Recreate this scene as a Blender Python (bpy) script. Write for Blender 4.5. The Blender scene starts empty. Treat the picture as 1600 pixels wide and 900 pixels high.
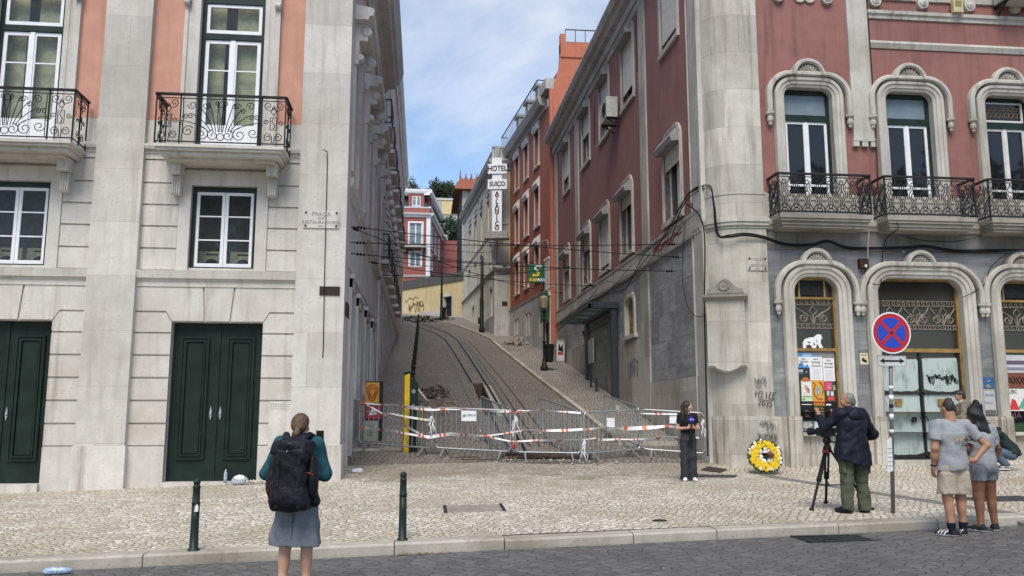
import bpy, bmesh, math, random
import numpy as np
from mathutils import Vector, Matrix
R = math.radians
random.seed(7)
S = bpy.context.scene
COL = S.collection
# ---------------------------------------------------------------- camera, light, exposure
cam_d = bpy.data.cameras.new('camera'); cam = bpy.data.objects.new('camera', cam_d); COL.objects.link(cam)
cam.location = (0, 0, 1.6)
cam.rotation_euler = (R(90 + 8.524), R(-0.0), R(-5.902))
cam_d.sensor_width = 36; cam_d.lens = 30.06; cam_d.clip_start = .05; cam_d.clip_end = 3000
S.camera = cam
SUN_EL, SUN_ROT = R(54), R(193)
W = bpy.data.worlds.new('World'); S.world = W; W.use_nodes = True
wn, wl = W.node_tree.nodes, W.node_tree.links
bg = wn['Background']; bg.inputs['Strength'].default_value = .15
sky = wn.new('ShaderNodeTexSky'); sky.sky_type = 'NISHITA'; sky.sun_disc = False
sky.sun_elevation = SUN_EL; sky.sun_rotation = SUN_ROT; sky.air_density = 1.0; sky.dust_density = .6; sky.ozone_density = 2.2
tc = wn.new('ShaderNodeTexCoord'); mp = wn.new('ShaderNodeMapping'); mp.inputs['Scale'].default_value = (1.0, 1.0, 2.0)
mp.inputs['Location'].default_value = (3.3, .4, 1.1)
n1 = wn.new('ShaderNodeTexNoise'); n1.inputs['Scale'].default_value = 2.6; n1.inputs['Detail'].default_value = 9; n1.inputs['Roughness'].default_value = .56; n1.inputs['Distortion'].default_value = .35
cr = wn.new('ShaderNodeValToRGB'); cr.color_ramp.elements[0].position = .48; cr.color_ramp.elements[1].position = .80
mx = wn.new('ShaderNodeMix'); mx.data_type = 'RGBA'
wl.new(tc.outputs['Generated'], mp.inputs['Vector']); wl.new(mp.outputs['Vector'], n1.inputs['Vector'])
wl.new(n1.outputs['Fac'], cr.inputs['Fac']); wl.new(cr.outputs['Color'], mx.inputs['Factor'])
wl.new(sky.outputs['Color'], mx.inputs['A']); mx.inputs['B'].default_value = (5.0, 5.15, 5.4, 1)
wl.new(mx.outputs['Result'], bg.inputs['Color'])
sun_d = bpy.data.lights.new('sun', 'SUN'); sun_d.energy = 2.7; sun_d.angle = R(30); sun_d.color = (1, .93, .83)
sun = bpy.data.objects.new('sun', sun_d); COL.objects.link(sun)
sun.rotation_euler = (R(90) - SUN_EL, 0, math.pi - SUN_ROT)
S.view_settings.view_transform = 'Standard'; S.view_settings.look = 'None'
S.view_settings.exposure = 0.42; S.view_settings.gamma = 1; S.view_settings.use_curve_mapping = False

# ---------------------------------------------------------------- mesh helpers
def top(o):
    while o.parent: o = o.parent
    return o
def tag(o, label=None, cat=None, group=None, kind=None):
    for k, v in (('label', label), ('category', cat), ('group', group), ('kind', kind)):
        if v: o[k] = v
    return o
def empty(name, label, cat, loc=(0, 0, 0), rz=0, group=None):
    o = bpy.data.objects.new(name, None); COL.objects.link(o); o.location = loc; o.rotation_euler = (0, 0, rz)
    o.empty_display_size = .2
    return tag(o, label, cat, group)
def copy_tree(o, parent=None):
    c = o.copy(); COL.objects.link(c); c.parent = parent
    for ch in list(o.children): copy_tree(ch, c)
    return c
class Fr:
    """a facade: origin, direction U along it, outward normal N"""
    def __init__(s, o, u, n): s.o = Vector(o); s.u = Vector(u); s.n = Vector(n)
    def p(s, u, z, d=0): return s.o + s.u * u + s.n * d + Vector((0, 0, z))
class MB:
    def __init__(s): s.v = []; s.f = []; s.m = []; s.k = 0; s.sm = []; s.smooth = False
    def add(s, vs, fs):
        b = len(s.v); s.v += [tuple(v) for v in vs]
        for f in fs: s.f.append([b + i for i in f]); s.m.append(s.k); s.sm.append(s.smooth)
        return s
    def box(s, x0, x1, y0, y1, z0, z1):
        return s.add([(x, y, z) for z in (z0, z1) for y in (y0, y1) for x in (x0, x1)],
                     [(0, 2, 3, 1), (4, 5, 7, 6), (0, 1, 5, 4), (2, 6, 7, 3), (0, 4, 6, 2), (1, 3, 7, 5)])
    def fbox(s, F, u0, u1, z0, z1, d0, d1):
        return s.add([F.p(u, z, d) for z in (z0, z1) for d in (d0, d1) for u in (u0, u1)],
                     [(0, 2, 3, 1), (4, 5, 7, 6), (0, 1, 5, 4), (2, 6, 7, 3), (0, 4, 6, 2), (1, 3, 7, 5)])
    def obox(s, c, ax, h):
        c = Vector(c); ax = [Vector(a) for a in ax]
        return s.add([c + ax[0] * h[0] * i + ax[1] * h[1] * j + ax[2] * h[2] * k for k in (-1, 1) for j in (-1, 1) for i in (-1, 1)],
                     [(0, 2, 3, 1), (4, 5, 7, 6), (0, 1, 5, 4), (2, 6, 7, 3), (0, 4, 6, 2), (1, 3, 7, 5)])
    def quad(s, *p): return s.add(p, [tuple(range(len(p)))])
    def bar(s, a, b, w, h=None, up=(0, 0, 1)):
        a = Vector(a); b = Vector(b); d = (b - a); L = d.length
        if L < 1e-6: return s
        d /= L; up = Vector(up)
        if abs(d.dot(up)) > .98: up = Vector((1, 0, 0))
        x = d.cross(up).normalized(); y = x.cross(d)
        return s.obox((a + b) / 2, (d, x, y), (L / 2, w / 2, (h or w) / 2))
    def tube(s, path, r, n=6, cap=True):
        P = [Vector(p) for p in path]
        if not isinstance(r, (list, tuple)): r = [r] * len(P)
        rings = []; prev = None
        for i, p in enumerate(P):
            t = (P[min(i + 1, len(P) - 1)] - P[max(i - 1, 0)])
            if t.length < 1e-9: t = Vector((0, 0, 1))
            t.normalize()
            if prev is None:
                a = Vector((0, 0, 1)) if abs(t.z) < .9 else Vector((1, 0, 0)); x = t.cross(a).normalized()
            else:
                x = (prev - t * prev.dot(t)); x = x.normalized() if x.length > 1e-6 else t.orthogonal().normalized()
            prev = x; y = t.cross(x)
            rings.append([p + (x * math.cos(2 * math.pi * k / n) + y * math.sin(2 * math.pi * k / n)) * r[i] for k in range(n)])
        vs = [v for g in rings for v in g]; fs = []
        for i in range(len(P) - 1):
            for k in range(n): fs.append((i * n + k, i * n + (k + 1) % n, (i + 1) * n + (k + 1) % n, (i + 1) * n + k))
        if cap: fs.append(tuple(range(n))[::-1]); fs.append(tuple((len(P) - 1) * n + k for k in range(n)))
        return s.add(vs, fs)
    def lathe(s, c, prof, n=16, ax=(0, 0, 1)):
        ax = Vector(ax).normalized(); x = ax.orthogonal().normalized(); y = ax.cross(x); c = Vector(c)
        vs = []; fs = []
        for r, h in prof: vs += [c + ax * h + (x * math.cos(2 * math.pi * k / n) + y * math.sin(2 * math.pi * k / n)) * max(r, 1e-4) for k in range(n)]
        for i in range(len(prof) - 1):
            for k in range(n): fs.append((i * n + k, i * n + (k + 1) % n, (i + 1) * n + (k + 1) % n, (i + 1) * n + k))
        fs.append(tuple(range(n))[::-1]); fs.append(tuple((len(prof) - 1) * n + k for k in range(n)))
        return s.add(vs, fs)
    def ball(s, c, r, n=10, m=7, sc=(1, 1, 1)):
        vs = []; fs = []
        for i in range(m + 1):
            t = math.pi * i / m
            for k in range(n):
                a = 2 * math.pi * k / n
                vs.append((c[0] + r * sc[0] * math.sin(t) * math.cos(a), c[1] + r * sc[1] * math.sin(t) * math.sin(a), c[2] + r * sc[2] * math.cos(t)))
        for i in range(m):
            for k in range(n): fs.append((i * n + k, (i + 1) * n + k, (i + 1) * n + (k + 1) % n, i * n + (k + 1) % n))
        return s.add(vs, fs)
    def prism(s, F, pts, d0, d1):
        n = len(pts)
        a = [F.p(u, z, d1) for u, z in pts]; b = [F.p(u, z, d0) for u, z in pts]
        s.add(a, [tuple(range(n))])
        s.add(b, [tuple(range(n))[::-1]])
        return s.add(a + b, [(i, n + i, n + (i + 1) % n, (i + 1) % n) for i in range(n)])
    def sweep(s, F, paths, closed=False):
        """paths: list of (points (u,z), depth): strips between successive outlines"""
        n = len(paths[0][0]); vs = []; fs = []
        for pts, d in paths: vs += [F.p(u, z, d) for u, z in pts]
        for j in range(len(paths) - 1):
            for i in range(n if closed else n - 1):
                k = (i + 1) % n; fs.append((j * n + i, j * n + k, (j + 1) * n + k, (j + 1) * n + i))
        return s.add(vs, fs)
    def mould(s, F, u0, u1, prof):
        """horizontal moulding along U with profile [(z, d)...]"""
        n = len(prof)
        vs = [F.p(u0, z, d) for z, d in prof] + [F.p(u1, z, d) for z, d in prof]
        fs = [(i, i + 1, n + i + 1, n + i) for i in range(n - 1)] + [tuple(range(n)), tuple(range(n, 2 * n))[::-1]]
        return s.add(vs, fs)
    def holes(s, F, u0, u1, z0, z1, hs, d=0, depth=.25):
        """a wall face with rectangular openings and their reveals"""
        us = sorted({u0, u1, *[min(max(h[i], u0), u1) for h in hs for i in (0, 1)]}); zs = sorted({z0, z1, *[min(max(h[i], z0), z1) for h in hs for i in (2, 3)]})
        for i in range(len(us) - 1):
            for j in range(len(zs) - 1):
                cu, cz = (us[i] + us[i + 1]) / 2, (zs[j] + zs[j + 1]) / 2
                if any(h[0] < cu < h[1] and h[2] < cz < h[3] for h in hs): continue
                s.quad(F.p(us[i], zs[j], d), F.p(us[i + 1], zs[j], d), F.p(us[i + 1], zs[j + 1], d), F.p(us[i], zs[j + 1], d))
        for a, b, c, e in hs:
            for q in (((a, c), (b, c)), ((b, c), (b, e)), ((b, e), (a, e)), ((a, e), (a, c))):
                s.quad(F.p(*q[0], d), F.p(*q[1], d), F.p(*q[1], d - depth), F.p(*q[0], d - depth))
        return s
    def build(s, name, mat, parent=None, local=False, label=None, cat=None, group=None, kind=None, recalc=True):
        me = bpy.data.meshes.new(name)
        vs = s.v
        if parent is not None and not local:
            L = top(parent).location; vs = [(x - L.x, y - L.y, z - L.z) for x, y, z in vs]
        me.from_pydata(vs, [], s.f)
        for m in (mat if isinstance(mat, (list, tuple)) else [mat]): me.materials.append(m)
        me.polygons.foreach_set('material_index', s.m)
        me.polygons.foreach_set('use_smooth', s.sm)
        me.update()
        if recalc:
            bm = bmesh.new(); bm.from_mesh(me); bmesh.ops.recalc_face_normals(bm, faces=bm.faces[:]); bm.to_mesh(me); bm.free()
        o = bpy.data.objects.new(name, me); COL.objects.link(o)
        if parent is not None: o.parent = parent
        return tag(o, label, cat, group, kind)
def arch(w, zt, zb, r, uc=0, n=7):
    """outline of an opening with rounded top corners, from bottom left over the top to bottom right"""
    r = max(min(r, w), .001); pts = [(uc - w, zb)]
    for k in range(n + 1):
        a = math.pi - (math.pi / 2) * k / n; pts.append((uc - w + r + r * math.cos(a), zt - r + r * math.sin(a)))
    for k in range(n + 1):
        a = math.pi / 2 - (math.pi / 2) * k / n; pts.append((uc + w - r + r * math.cos(a), zt - r + r * math.sin(a)))
    pts.append((uc + w, zb)); return pts
def circ(cu, cz, r, n=20, a0=0, a1=2 * math.pi, close=False):
    return [(cu + r * math.cos(a0 + (a1 - a0) * k / n), cz + r * math.sin(a0 + (a1 - a0) * k / n)) for k in range(n + (0 if not close else 1))]
def scroll(cu, cz, r, a0, turns=1.4, d=1, n=14, tail=None):
    pts = []
    for k in range(n + 1):
        t = k / n; rr = r * (.2 + .8 * t); a = a0 - d * 2 * math.pi * turns * (1 - t); pts.append((cu + rr * math.cos(a), cz + rr * math.sin(a)))
    return pts + ([tail] if tail else [])
def text(body, size, mat, parent, F, u, z, d, name='lettering', align='CENTER', ext=.003, sx=1, label=None, rot=0, bold=0):
    c = bpy.data.curves.new(name, 'FONT'); c.body = body; c.size = size; c.align_x = align; c.align_y = 'CENTER'; c.extrude = ext; c.resolution_u = 3; c.offset = bold
    t = bpy.data.objects.new(name, c); COL.objects.link(t)
    dg = bpy.context.evaluated_depsgraph_get(); me = bpy.data.meshes.new_from_object(t.evaluated_get(dg)); bpy.data.objects.remove(t); bpy.data.curves.remove(c)
    o = bpy.data.objects.new(name, me); COL.objects.link(o); me.materials.clear(); me.materials.append(mat)
    ux = F.u.normalized(); uz = Vector((0, 0, 1)) if abs(F.n.z) < .9 else Vector((0, 1, 0))
    M = Matrix.Identity(4); up = F.n.cross(ux)
    for i in range(3): M[i][0] = ux[i] * sx; M[i][1] = up[i]; M[i][2] = F.n[i]
    M = Matrix.Translation(F.p(u, z, d)) @ M @ Matrix.Rotation(rot, 4, 'Z')
    L = top(parent).location if parent else Vector((0, 0, 0))
    me.transform(Matrix.Translation(-L) @ M); me.update()
    if parent: o.parent = parent
    return o

# ---------------------------------------------------------------- materials
MATS = {}
class N:
    def __init__(s, m): s.t = m.node_tree; s.n = s.t.nodes; s.l = s.t.links; s.b = s.n['Principled BSDF']
    def new(s, k, **kw):
        q = s.n.new('ShaderNode' + k)
        for a, b in kw.items(): setattr(q, a, b)
        return q
    def set(s, sock, v):
        if hasattr(v, 'is_output') and v.is_output: s.l.new(v, sock)
        else: sock.default_value = v
    def math(s, op, a, b=0.0, c=0.0):
        q = s.new('Math', operation=op)
        for i, v in enumerate((a, b, c)): s.set(q.inputs[i], v)
        return q.outputs[0]
    def pos(s, obj=False):
        return s.new('TexCoord').outputs['Object'] if obj else s.new('NewGeometry').outputs['Position']
    def scale(s, vec, sc, loc=(0, 0, 0), rot=(0, 0, 0)):
        q = s.new('Mapping'); s.l.new(vec, q.inputs['Vector']); q.inputs['Scale'].default_value = sc; q.inputs['Location'].default_value = loc; q.inputs['Rotation'].default_value = rot; return q.outputs[0]
    def noise(s, vec, sc, det=4, ro=.55, dist=0):
        q = s.new('TexNoise'); s.l.new(vec, q.inputs['Vector']); q.inputs['Scale'].default_value = sc; q.inputs['Detail'].default_value = det; q.inputs['Roughness'].default_value = ro; q.inputs['Distortion'].default_value = dist; return q.outputs['Fac']
    def ramp(s, f, a, b, va=0, vb=1):
        q = s.new('MapRange'); s.l.new(f, q.inputs[0]); q.inputs[1].default_value = a; q.inputs[2].default_value = b; q.inputs[3].default_value = va; q.inputs[4].default_value = vb; return q.outputs[0]
    def mix(s, f, a, b, mode='MIX'):
        q = s.new('Mix', data_type='RGBA', blend_type=mode); s.set(q.inputs['Factor'], f)
        for k, v in (('A', a), ('B', b)):
            s.set(q.inputs[k], (*v, 1) if isinstance(v, tuple) and len(v) == 3 else v)
        return q.outputs['Result']
    def bump(s, h, st=.3, dist=.02):
        q = s.new('Bump'); q.inputs['Strength'].default_value = st; q.inputs['Distance'].default_value = dist; s.l.new(h, q.inputs['Height']); s.l.new(q.outputs[0], s.b.inputs['Normal'])
def newmat(name):
    m = bpy.data.materials.new(name); m.use_nodes = True; MATS[name] = m; return m, N(m)
def plain(name, c, rough=.6, metal=0, var=.18, sc=6, bump=0, obj=True):
    if name in MATS: return MATS[name]
    m, n = newmat(name); n.b.inputs['Roughness'].default_value = rough; n.b.inputs['Metallic'].default_value = metal
    if max(c) < .06: n.b.inputs['Specular IOR Level'].default_value = .22
    p = n.pos(obj); f = n.noise(p, sc, 5)
    n.l.new(n.mix(n.ramp(f, .3, .7, 0, 1), tuple(x * (1 - var) for x in c), tuple(min(1, x * (1 + var)) for x in c)), n.b.inputs['Base Color'])
    if bump: n.bump(n.noise(p, sc * 6, 4), bump, .01)
    return m
def stone(name, c, dirt=(.55, .5, .43), streak=.5, joint=None, speck=.25, rough=.75, blotch=.4, bump=.25, seed=0., plane='X', vein=0, jv=(.80, 1.1)):
    """weathered stone or plaster; joint=(course height, block width, strength)"""
    m, n = newmat(name); n.b.inputs['Roughness'].default_value = rough
    p = n.pos(); p = n.scale(p, (1, 1, 1), (seed, seed * .7, 0))
    big = n.noise(p, .55, 5, .6); med = n.noise(p, 3.2, 6, .6); fine = n.noise(p, 26, 5, .65)
    st = n.noise(n.scale(p, (7, 7, .55)), 1.0, 5, .6); st2 = n.noise(n.scale(p, (2.2, 2.2, .22)), 1.0, 4, .55)
    base = tuple(c)
    col = n.mix(n.ramp(med, .3, .72, 0, 1), tuple(x * .86 for x in base), tuple(min(1, x * 1.08) for x in base))
    dk = tuple(base[i] * dirt[i] for i in range(3))
    col = n.mix(n.math('MULTIPLY', n.ramp(big, .46, .7, 0, 1), blotch), col, dk)
    sf = n.math('MULTIPLY', n.math('MULTIPLY', n.ramp(st, .46, .72, 0, 1), n.ramp(st2, .40, .58, 0, 1)), streak)
    col = n.mix(sf, col, tuple(x * .8 for x in dk))
    col = n.mix(n.math('MULTIPLY', n.math('MULTIPLY', n.ramp(fine, .56, .7, 0, 1), n.ramp(med, .4, .62, .15, 1)), speck), col, tuple(x * .6 for x in dk))
    if vein:
        vn = n.noise(n.scale(p, (1.2, 1.2, 5.5), (0, 0, 0), (.75, .75, .3)), 1.0, 6, .62, 1.2)
        col = n.mix(n.math('MULTIPLY', n.ramp(vn, .5, .68, 0, 1), vein), col, tuple(x * 1.45 for x in base)); col = n.mix(n.math('MULTIPLY', n.ramp(vn, .48, .30, 0, 1), vein), col, tuple(x * .55 for x in base))
    h = n.math('ADD', n.math('MULTIPLY', fine, .5), n.math('MULTIPLY', med, .6))
    if joint:
        ch, bw, js = joint
        sx = n.new('SeparateXYZ'); n.l.new(n.pos(), sx.inputs[0])
        u = sx.outputs[0] if plane == 'X' else sx.outputs[1]; z = sx.outputs[2]
        row = n.math('FLOOR', n.math('DIVIDE', z, ch)); fz = n.math('FRACT', n.math('DIVIDE', z, ch))
        uu = n.math('ADD', n.math('DIVIDE', u, bw), n.math('MULTIPLY', row, .37)); fu = n.math('FRACT', uu); colid = n.math('FLOOR', uu)
        jz = n.math('LESS_THAN', fz, .012 / ch); ju = n.math('LESS_THAN', fu, .010 / bw)
        j = n.math('MAXIMUM', jz, ju)
        wn_ = n.new('TexWhiteNoise', noise_dimensions='2D'); cb = n.new('CombineXYZ'); n.l.new(row, cb.inputs[0]); n.l.new(colid, cb.inputs[1]); n.l.new(cb.outputs[0], wn_.inputs['Vector'])
        col = n.mix(1.0, col, n.ramp(wn_.outputs['Value'], 0, 1, *jv), 'MULTIPLY')
        col = n.mix(n.math('MULTIPLY', j, js), col, tuple(x * .35 for x in base))
        h = n.math('SUBTRACT', h, n.math('MULTIPLY', j, .8))
    n.l.new(col, n.b.inputs['Base Color']); n.bump(h, bump, .02)
    return m
def cobble(name, c, joint, sc, rnd=.6, var=.35, rot=.5, jw=.09, dirt=.5, dirtc=(.3, .27, .22), rough=.7, bump=.8, stretch=(1, 1), warm=(1, 1, 1), warp=.45, stain=None):
    m, n = newmat(name); n.b.inputs['Roughness'].default_value = rough
    p0 = n.pos(); wv = n.noise(p0, .5, 2)
    q = n.new('VectorMath', operation='ADD'); n.l.new(p0, q.inputs[0]); cb = n.new('CombineXYZ')
    n.l.new(n.math('MULTIPLY', wv, warp), cb.inputs[0]); n.l.new(n.math('MULTIPLY', wv, -warp * .8), cb.inputs[1]); n.l.new(cb.outputs[0], q.inputs[1])
    fl = n.new('VectorMath', operation='MULTIPLY'); n.l.new(q.outputs[0], fl.inputs[0]); fl.inputs[1].default_value = (1, 1, 0)
    p = n.scale(fl.outputs[0], (sc * stretch[0], sc * stretch[1], sc), (0, 0, 0), (0, 0, rot))
    v = n.new('TexVoronoi', feature='F1', voronoi_dimensions='2D'); n.l.new(p, v.inputs['Vector']); v.inputs['Randomness'].default_value = rnd; v.inputs['Scale'].default_value = 1
    e = n.new('TexVoronoi', feature='DISTANCE_TO_EDGE', voronoi_dimensions='2D'); n.l.new(p, e.inputs['Vector']); e.inputs['Randomness'].default_value = rnd; e.inputs['Scale'].default_value = 1
    big = n.noise(p0, .35, 5, .6); mid = n.noise(p0, 1.7, 5, .65); fine = n.noise(p0, 40, 3)
    sp = n.new('SeparateXYZ'); n.l.new(v.outputs['Color'], sp.inputs[0])
    col = n.mix(n.ramp(sp.outputs[0], 0, 1, 0, 1), tuple(x * (1 - var) for x in c), tuple(min(1, x * (1 + var)) for x in c))
    col = n.mix(n.ramp(sp.outputs[1], .55, 1, 0, .45), col, tuple(c[i] * warm[i] for i in range(3)))
    col = n.mix(n.math('MULTIPLY', n.ramp(fine, .4, .7, 0, 1), .25), col, tuple(x * .6 for x in c))
    col = n.mix(n.math('MULTIPLY', n.ramp(n.math('ADD', n.math('MULTIPLY', big, .6), n.math('MULTIPLY', mid, .4)), .44, .62, 0, 1), dirt), col, tuple(c[i] * dirtc[i] / .45 for i in range(3)))
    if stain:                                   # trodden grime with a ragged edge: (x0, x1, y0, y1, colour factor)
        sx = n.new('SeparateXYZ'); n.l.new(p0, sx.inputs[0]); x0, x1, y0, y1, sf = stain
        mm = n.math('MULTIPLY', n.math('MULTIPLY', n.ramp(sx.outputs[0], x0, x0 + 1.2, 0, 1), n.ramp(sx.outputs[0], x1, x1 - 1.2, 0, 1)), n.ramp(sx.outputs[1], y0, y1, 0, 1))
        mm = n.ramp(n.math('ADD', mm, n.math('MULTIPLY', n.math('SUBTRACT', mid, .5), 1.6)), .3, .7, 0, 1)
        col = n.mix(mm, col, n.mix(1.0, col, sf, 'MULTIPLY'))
    jf = n.ramp(e.outputs['Distance'], jw * .45, jw, 1, 0)
    col = n.mix(jf, col, joint)
    n.l.new(col, n.b.inputs['Base Color'])
    n.bump(n.math('ADD', n.ramp(e.outputs['Distance'], 0, jw * 2.2, 0, 1), n.math('MULTIPLY', fine, .15)), bump, .02)
    return m
def glass(name, tint=(.05, .055, .06), refl=1.0, see=.0, rough=.03):
    m = bpy.data.materials.new(name); m.use_nodes = True; MATS[name] = m; t = m.node_tree; n = t.nodes; b = n['Principled BSDF']; out = n['Material Output']
    b.inputs['Base Color'].default_value = (*tint, 1); b.inputs['Roughness'].default_value = rough; b.inputs['IOR'].default_value = 1.5; b.inputs['Specular IOR Level'].default_value = .5 * refl
    nz = n.new('ShaderNodeTexNoise'); nz.inputs['Scale'].default_value = 1.3; bp = n.new('ShaderNodeBump'); bp.inputs['Strength'].default_value = .04; t.links.new(nz.outputs['Fac'], bp.inputs['Height']); t.links.new(bp.outputs[0], b.inputs['Normal'])
    if see:
        tr = n.new('ShaderNodeBsdfTransparent'); tr.inputs['Color'].default_value = (.92, .95, .94, 1); mxs = n.new('ShaderNodeMixShader'); mxs.inputs[0].default_value = see
        t.links.new(b.outputs[0], mxs.inputs[1]); t.links.new(tr.outputs[0], mxs.inputs[2]); t.links.new(mxs.outputs[0], out.inputs['Surface'])
    return m
LIOZ = (.56, .53, .482)
M = dict(
    lioz=stone('limestone', LIOZ, streak=.75, blotch=.45, speck=.6, dirt=(.62, .57, .5)),
    liozj=stone('limestone_blocks', LIOZ, streak=.55, joint=(1.08, 3.1, .35), blotch=.4, speck=.6, seed=3.1, jv=(.88, 1.06), dirt=(.62, .57, .5)),
    lioz_plinth=stone('limestone_plinth', (.60, .57, .525), streak=1, blotch=.5, speck=.7, seed=8.),
    lioz_side=stone('limestone_render', (.58, .55, .525), streak=.6, blotch=.5, plane='Y', seed=5),
    lioz_old=stone('old_limestone', (.50, .475, .42), dirt=(.42, .38, .32), streak=.9, blotch=.5, speck=.45, seed=2),
    lioz_oldj=stone('old_limestone_blocks', (.52, .49, .43), dirt=(.45, .4, .33), streak=.8, joint=(.93, 1.5, .5), blotch=.5, speck=.45, seed=1),
    lioz_base=stone('limestone_base', (.5, .465, .40), dirt=(.45, .39, .3), streak=1.2, joint=(.75, .98, .5), blotch=.9, speck=.6, seed=12),
    lioz_basey=stone('limestone_base_slope', (.45, .42, .37), dirt=(.45, .39, .32), streak=.9, joint=(1.1, 1.3, .4), blotch=.65, speck=.4, seed=12, plane='Y'),
    pink=stone('pink_plaster', (.52, .265, .19), dirt=(.8, .74, .72), streak=.6, blotch=.4, speck=.1, bump=.15),
    pink2=stone('dull_pink_plaster', (.58, .40, .355), dirt=(.7, .66, .66), streak=.4, blotch=.4, speck=.1),
    red=stone('dark_red_plaster', (.272, .118, .098), dirt=(.58, .56, .56), streak=.75, blotch=.55, speck=.15, bump=.18),
    redy=stone('faded_red_plaster', (.30, .135, .116), dirt=(.68, .64, .66), streak=.7, blotch=.6, speck=.15, bump=.18, seed=7),
    orange=stone('orange_plaster', (.45, .145, .08), dirt=(.7, .6, .55), streak=.4, blotch=.4, speck=.1),
    brick=stone('brown_red_plaster', (.37, .118, .07), dirt=(.7, .6, .6), streak=.5, blotch=.5, speck=.15, seed=4),
    marble=stone('grey_marble', (.215, .218, .222), dirt=(.6, .6, .62), streak=.9, joint=(.78, 1.45, .6), blotch=.6, speck=.5, rough=.5, seed=4, vein=.6, jv=(.72, 1.15)),
    marbley=stone('grey_marble_slope', (.31, .312, .314), dirt=(.62, .62, .64), streak=.8, joint=(.72, 1.15, .55), blotch=.5, speck=.4, rough=.5, seed=9, plane='Y', vein=.7, jv=(.76, 1.14)),
    frieze=stone('grey_stained_frieze', (.19, .185, .178), dirt=(.5, .48, .45), streak=1, blotch=.7, speck=.4, seed=6),
    yellow=stone('yellow_plaster', (.66, .53, .29), dirt=(.75, .7, .6), streak=.5, blotch=.5, seed=2),
    cream=stone('cream_plaster', (.80, .74, .59), dirt=(.66, .63, .58), streak=.4, blotch=.3, seed=3, plane='Y', joint=(1.2, 40, .2)),
    grey=stone('grey_render', (.42, .41, .385), dirt=(.6, .58, .55), streak=.7, blotch=.6, seed=3),
    wallcap=stone('dark_parapet', (.10, .092, .082), dirt=(.6, .6, .6), streak=.9, blotch=.6, seed=3),
    house=stone('house_pink_plaster', (.30, .10, .08), dirt=(.75, .7, .7), streak=.4, blotch=.4, seed=9),
    white=plain('white_paint', (.74, .75, .77), .45, var=.06),
    offwhite=plain('old_white_paint', (.6, .59, .56), .6, var=.12, obj=False),
    green=plain('dark_green_paint', (.014, .027, .022), .42, var=.3, sc=4),
    doorg=plain('door_green_paint', (.0085, .0185, .0135), .5, var=.4, sc=3),
    black=plain('black_iron', (.012, .013, .014), .45, var=.3),
    iron=plain('weathered_iron', (.022, .024, .025), .6, var=.4, sc=12),
    rubber=plain('black_rubber', (.012, .012, .013), .6),
    steel=plain('galvanised_steel', (.40, .41, .42), .42, .75, var=.15, sc=14),
    rail=plain('worn_rail_steel', (.13, .125, .12), .35, .8, obj=False),
    curtain=plain('cream_curtain', (.74, .70, .50), .9, var=.2, sc=8),
    dimroom=plain('dim_grey_room', (.22, .225, .225), .9, var=.3),
    dark=plain('dark_interior', (.010, .010, .011), .9),
    room=plain('dim_room', (.3, .29, .26), .9),
    shutter=plain('shutter_slats', (.68, .65, .57), .6, var=.1),
    greybox=plain('grey_shutter_box', (.26, .25, .24), .7, var=.25, sc=5),
    frost=plain('frosted_pane', (.17, .22, .25), .35, var=.12, sc=3),
    brass=plain('ochre_metal_frame', (.27, .165, .05), .5, .1, var=.4, sc=5),
    wire=plain('black_cable', (.008, .008, .009), .6),
    tile=plain('red_roof_tile', (.24, .075, .04), .8, var=.3),
    slate=plain('dark_slate', (.022, .027, .03), .6),
    glassd=glass('dark_pane', (.012, .013, .015), 1.0), glassb=glass('brown_dusty_pane', (.032, .027, .021), .9, rough=.08),
    glassm=glass('grey_pane', (.045, .05, .052), 1.2),
    glassc=glass('clear_pane', (.08, .085, .09), 1.3, see=.80),
    glassh=glass('shelter_glass', (.35, .37, .37), 1.0, see=.86),
    ink=plain('black_ink', (.012, .012, .013), .6),
    inkg=plain('grey_spray_paint', (.10, .10, .11), .7),
    paper=plain('white_paper', (.72, .72, .72), .7, var=.05),
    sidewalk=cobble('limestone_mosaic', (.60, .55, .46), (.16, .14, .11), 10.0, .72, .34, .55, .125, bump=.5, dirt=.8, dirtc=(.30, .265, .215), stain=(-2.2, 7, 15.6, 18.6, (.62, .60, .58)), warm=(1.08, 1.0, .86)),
    sett=cobble('street_setts', (.205, .182, .156), (.065, .056, .046), 8.0, .6, .3, .2, .13, dirt=.6, dirtc=(.33, .29, .25), warm=(1.35, 1.3, 1.2)),
    walk2=cobble('street_footway', (.30, .275, .24), (.095, .083, .068), 8.5, .6, .3, .1, .14, dirt=.55, dirtc=(.26, .24, .215), warm=(1.3, 1.25, 1.15)),
    road=cobble('basalt_setts', (.118, .114, .108), (.036, .034, .031), 6.6, .7, .28, .9, .055, warp=.35, dirt=.45, dirtc=(.34, .34, .34), rough=.62, warm=(1.2, 1.15, 1.08), bump=.4),
    kerb=stone('kerb_stone', (.42, .385, .325), dirt=(.42, .38, .33), streak=.4, blotch=.9, speck=.8, bump=.5),
    soil=plain('dug_earth', (.07, .05, .035), .95, var=.5, sc=9, bump=.6, obj=False),
)
def interp(x, t):
    return float(np.interp(x, [a for a, b in t], [b for a, b in t]))
FAC = [(-30, -.4), (-8, .16), (-5, .26), (-1.6, .37), (2, .44), (6, .38), (8.5, .36), (13, .47), (30, .8)]
SLOPE = [(17, 0), (18, .02), (19.5, .2), (22, .60), (61, 7.75), (75, 10.2), (90, 12.6), (130, 17)]
def facY(X): return interp(X, [(-1.7, 17.3), (6.2, 18.7)])
def kerbY(X): return 10.5 + .08 * X
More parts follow.
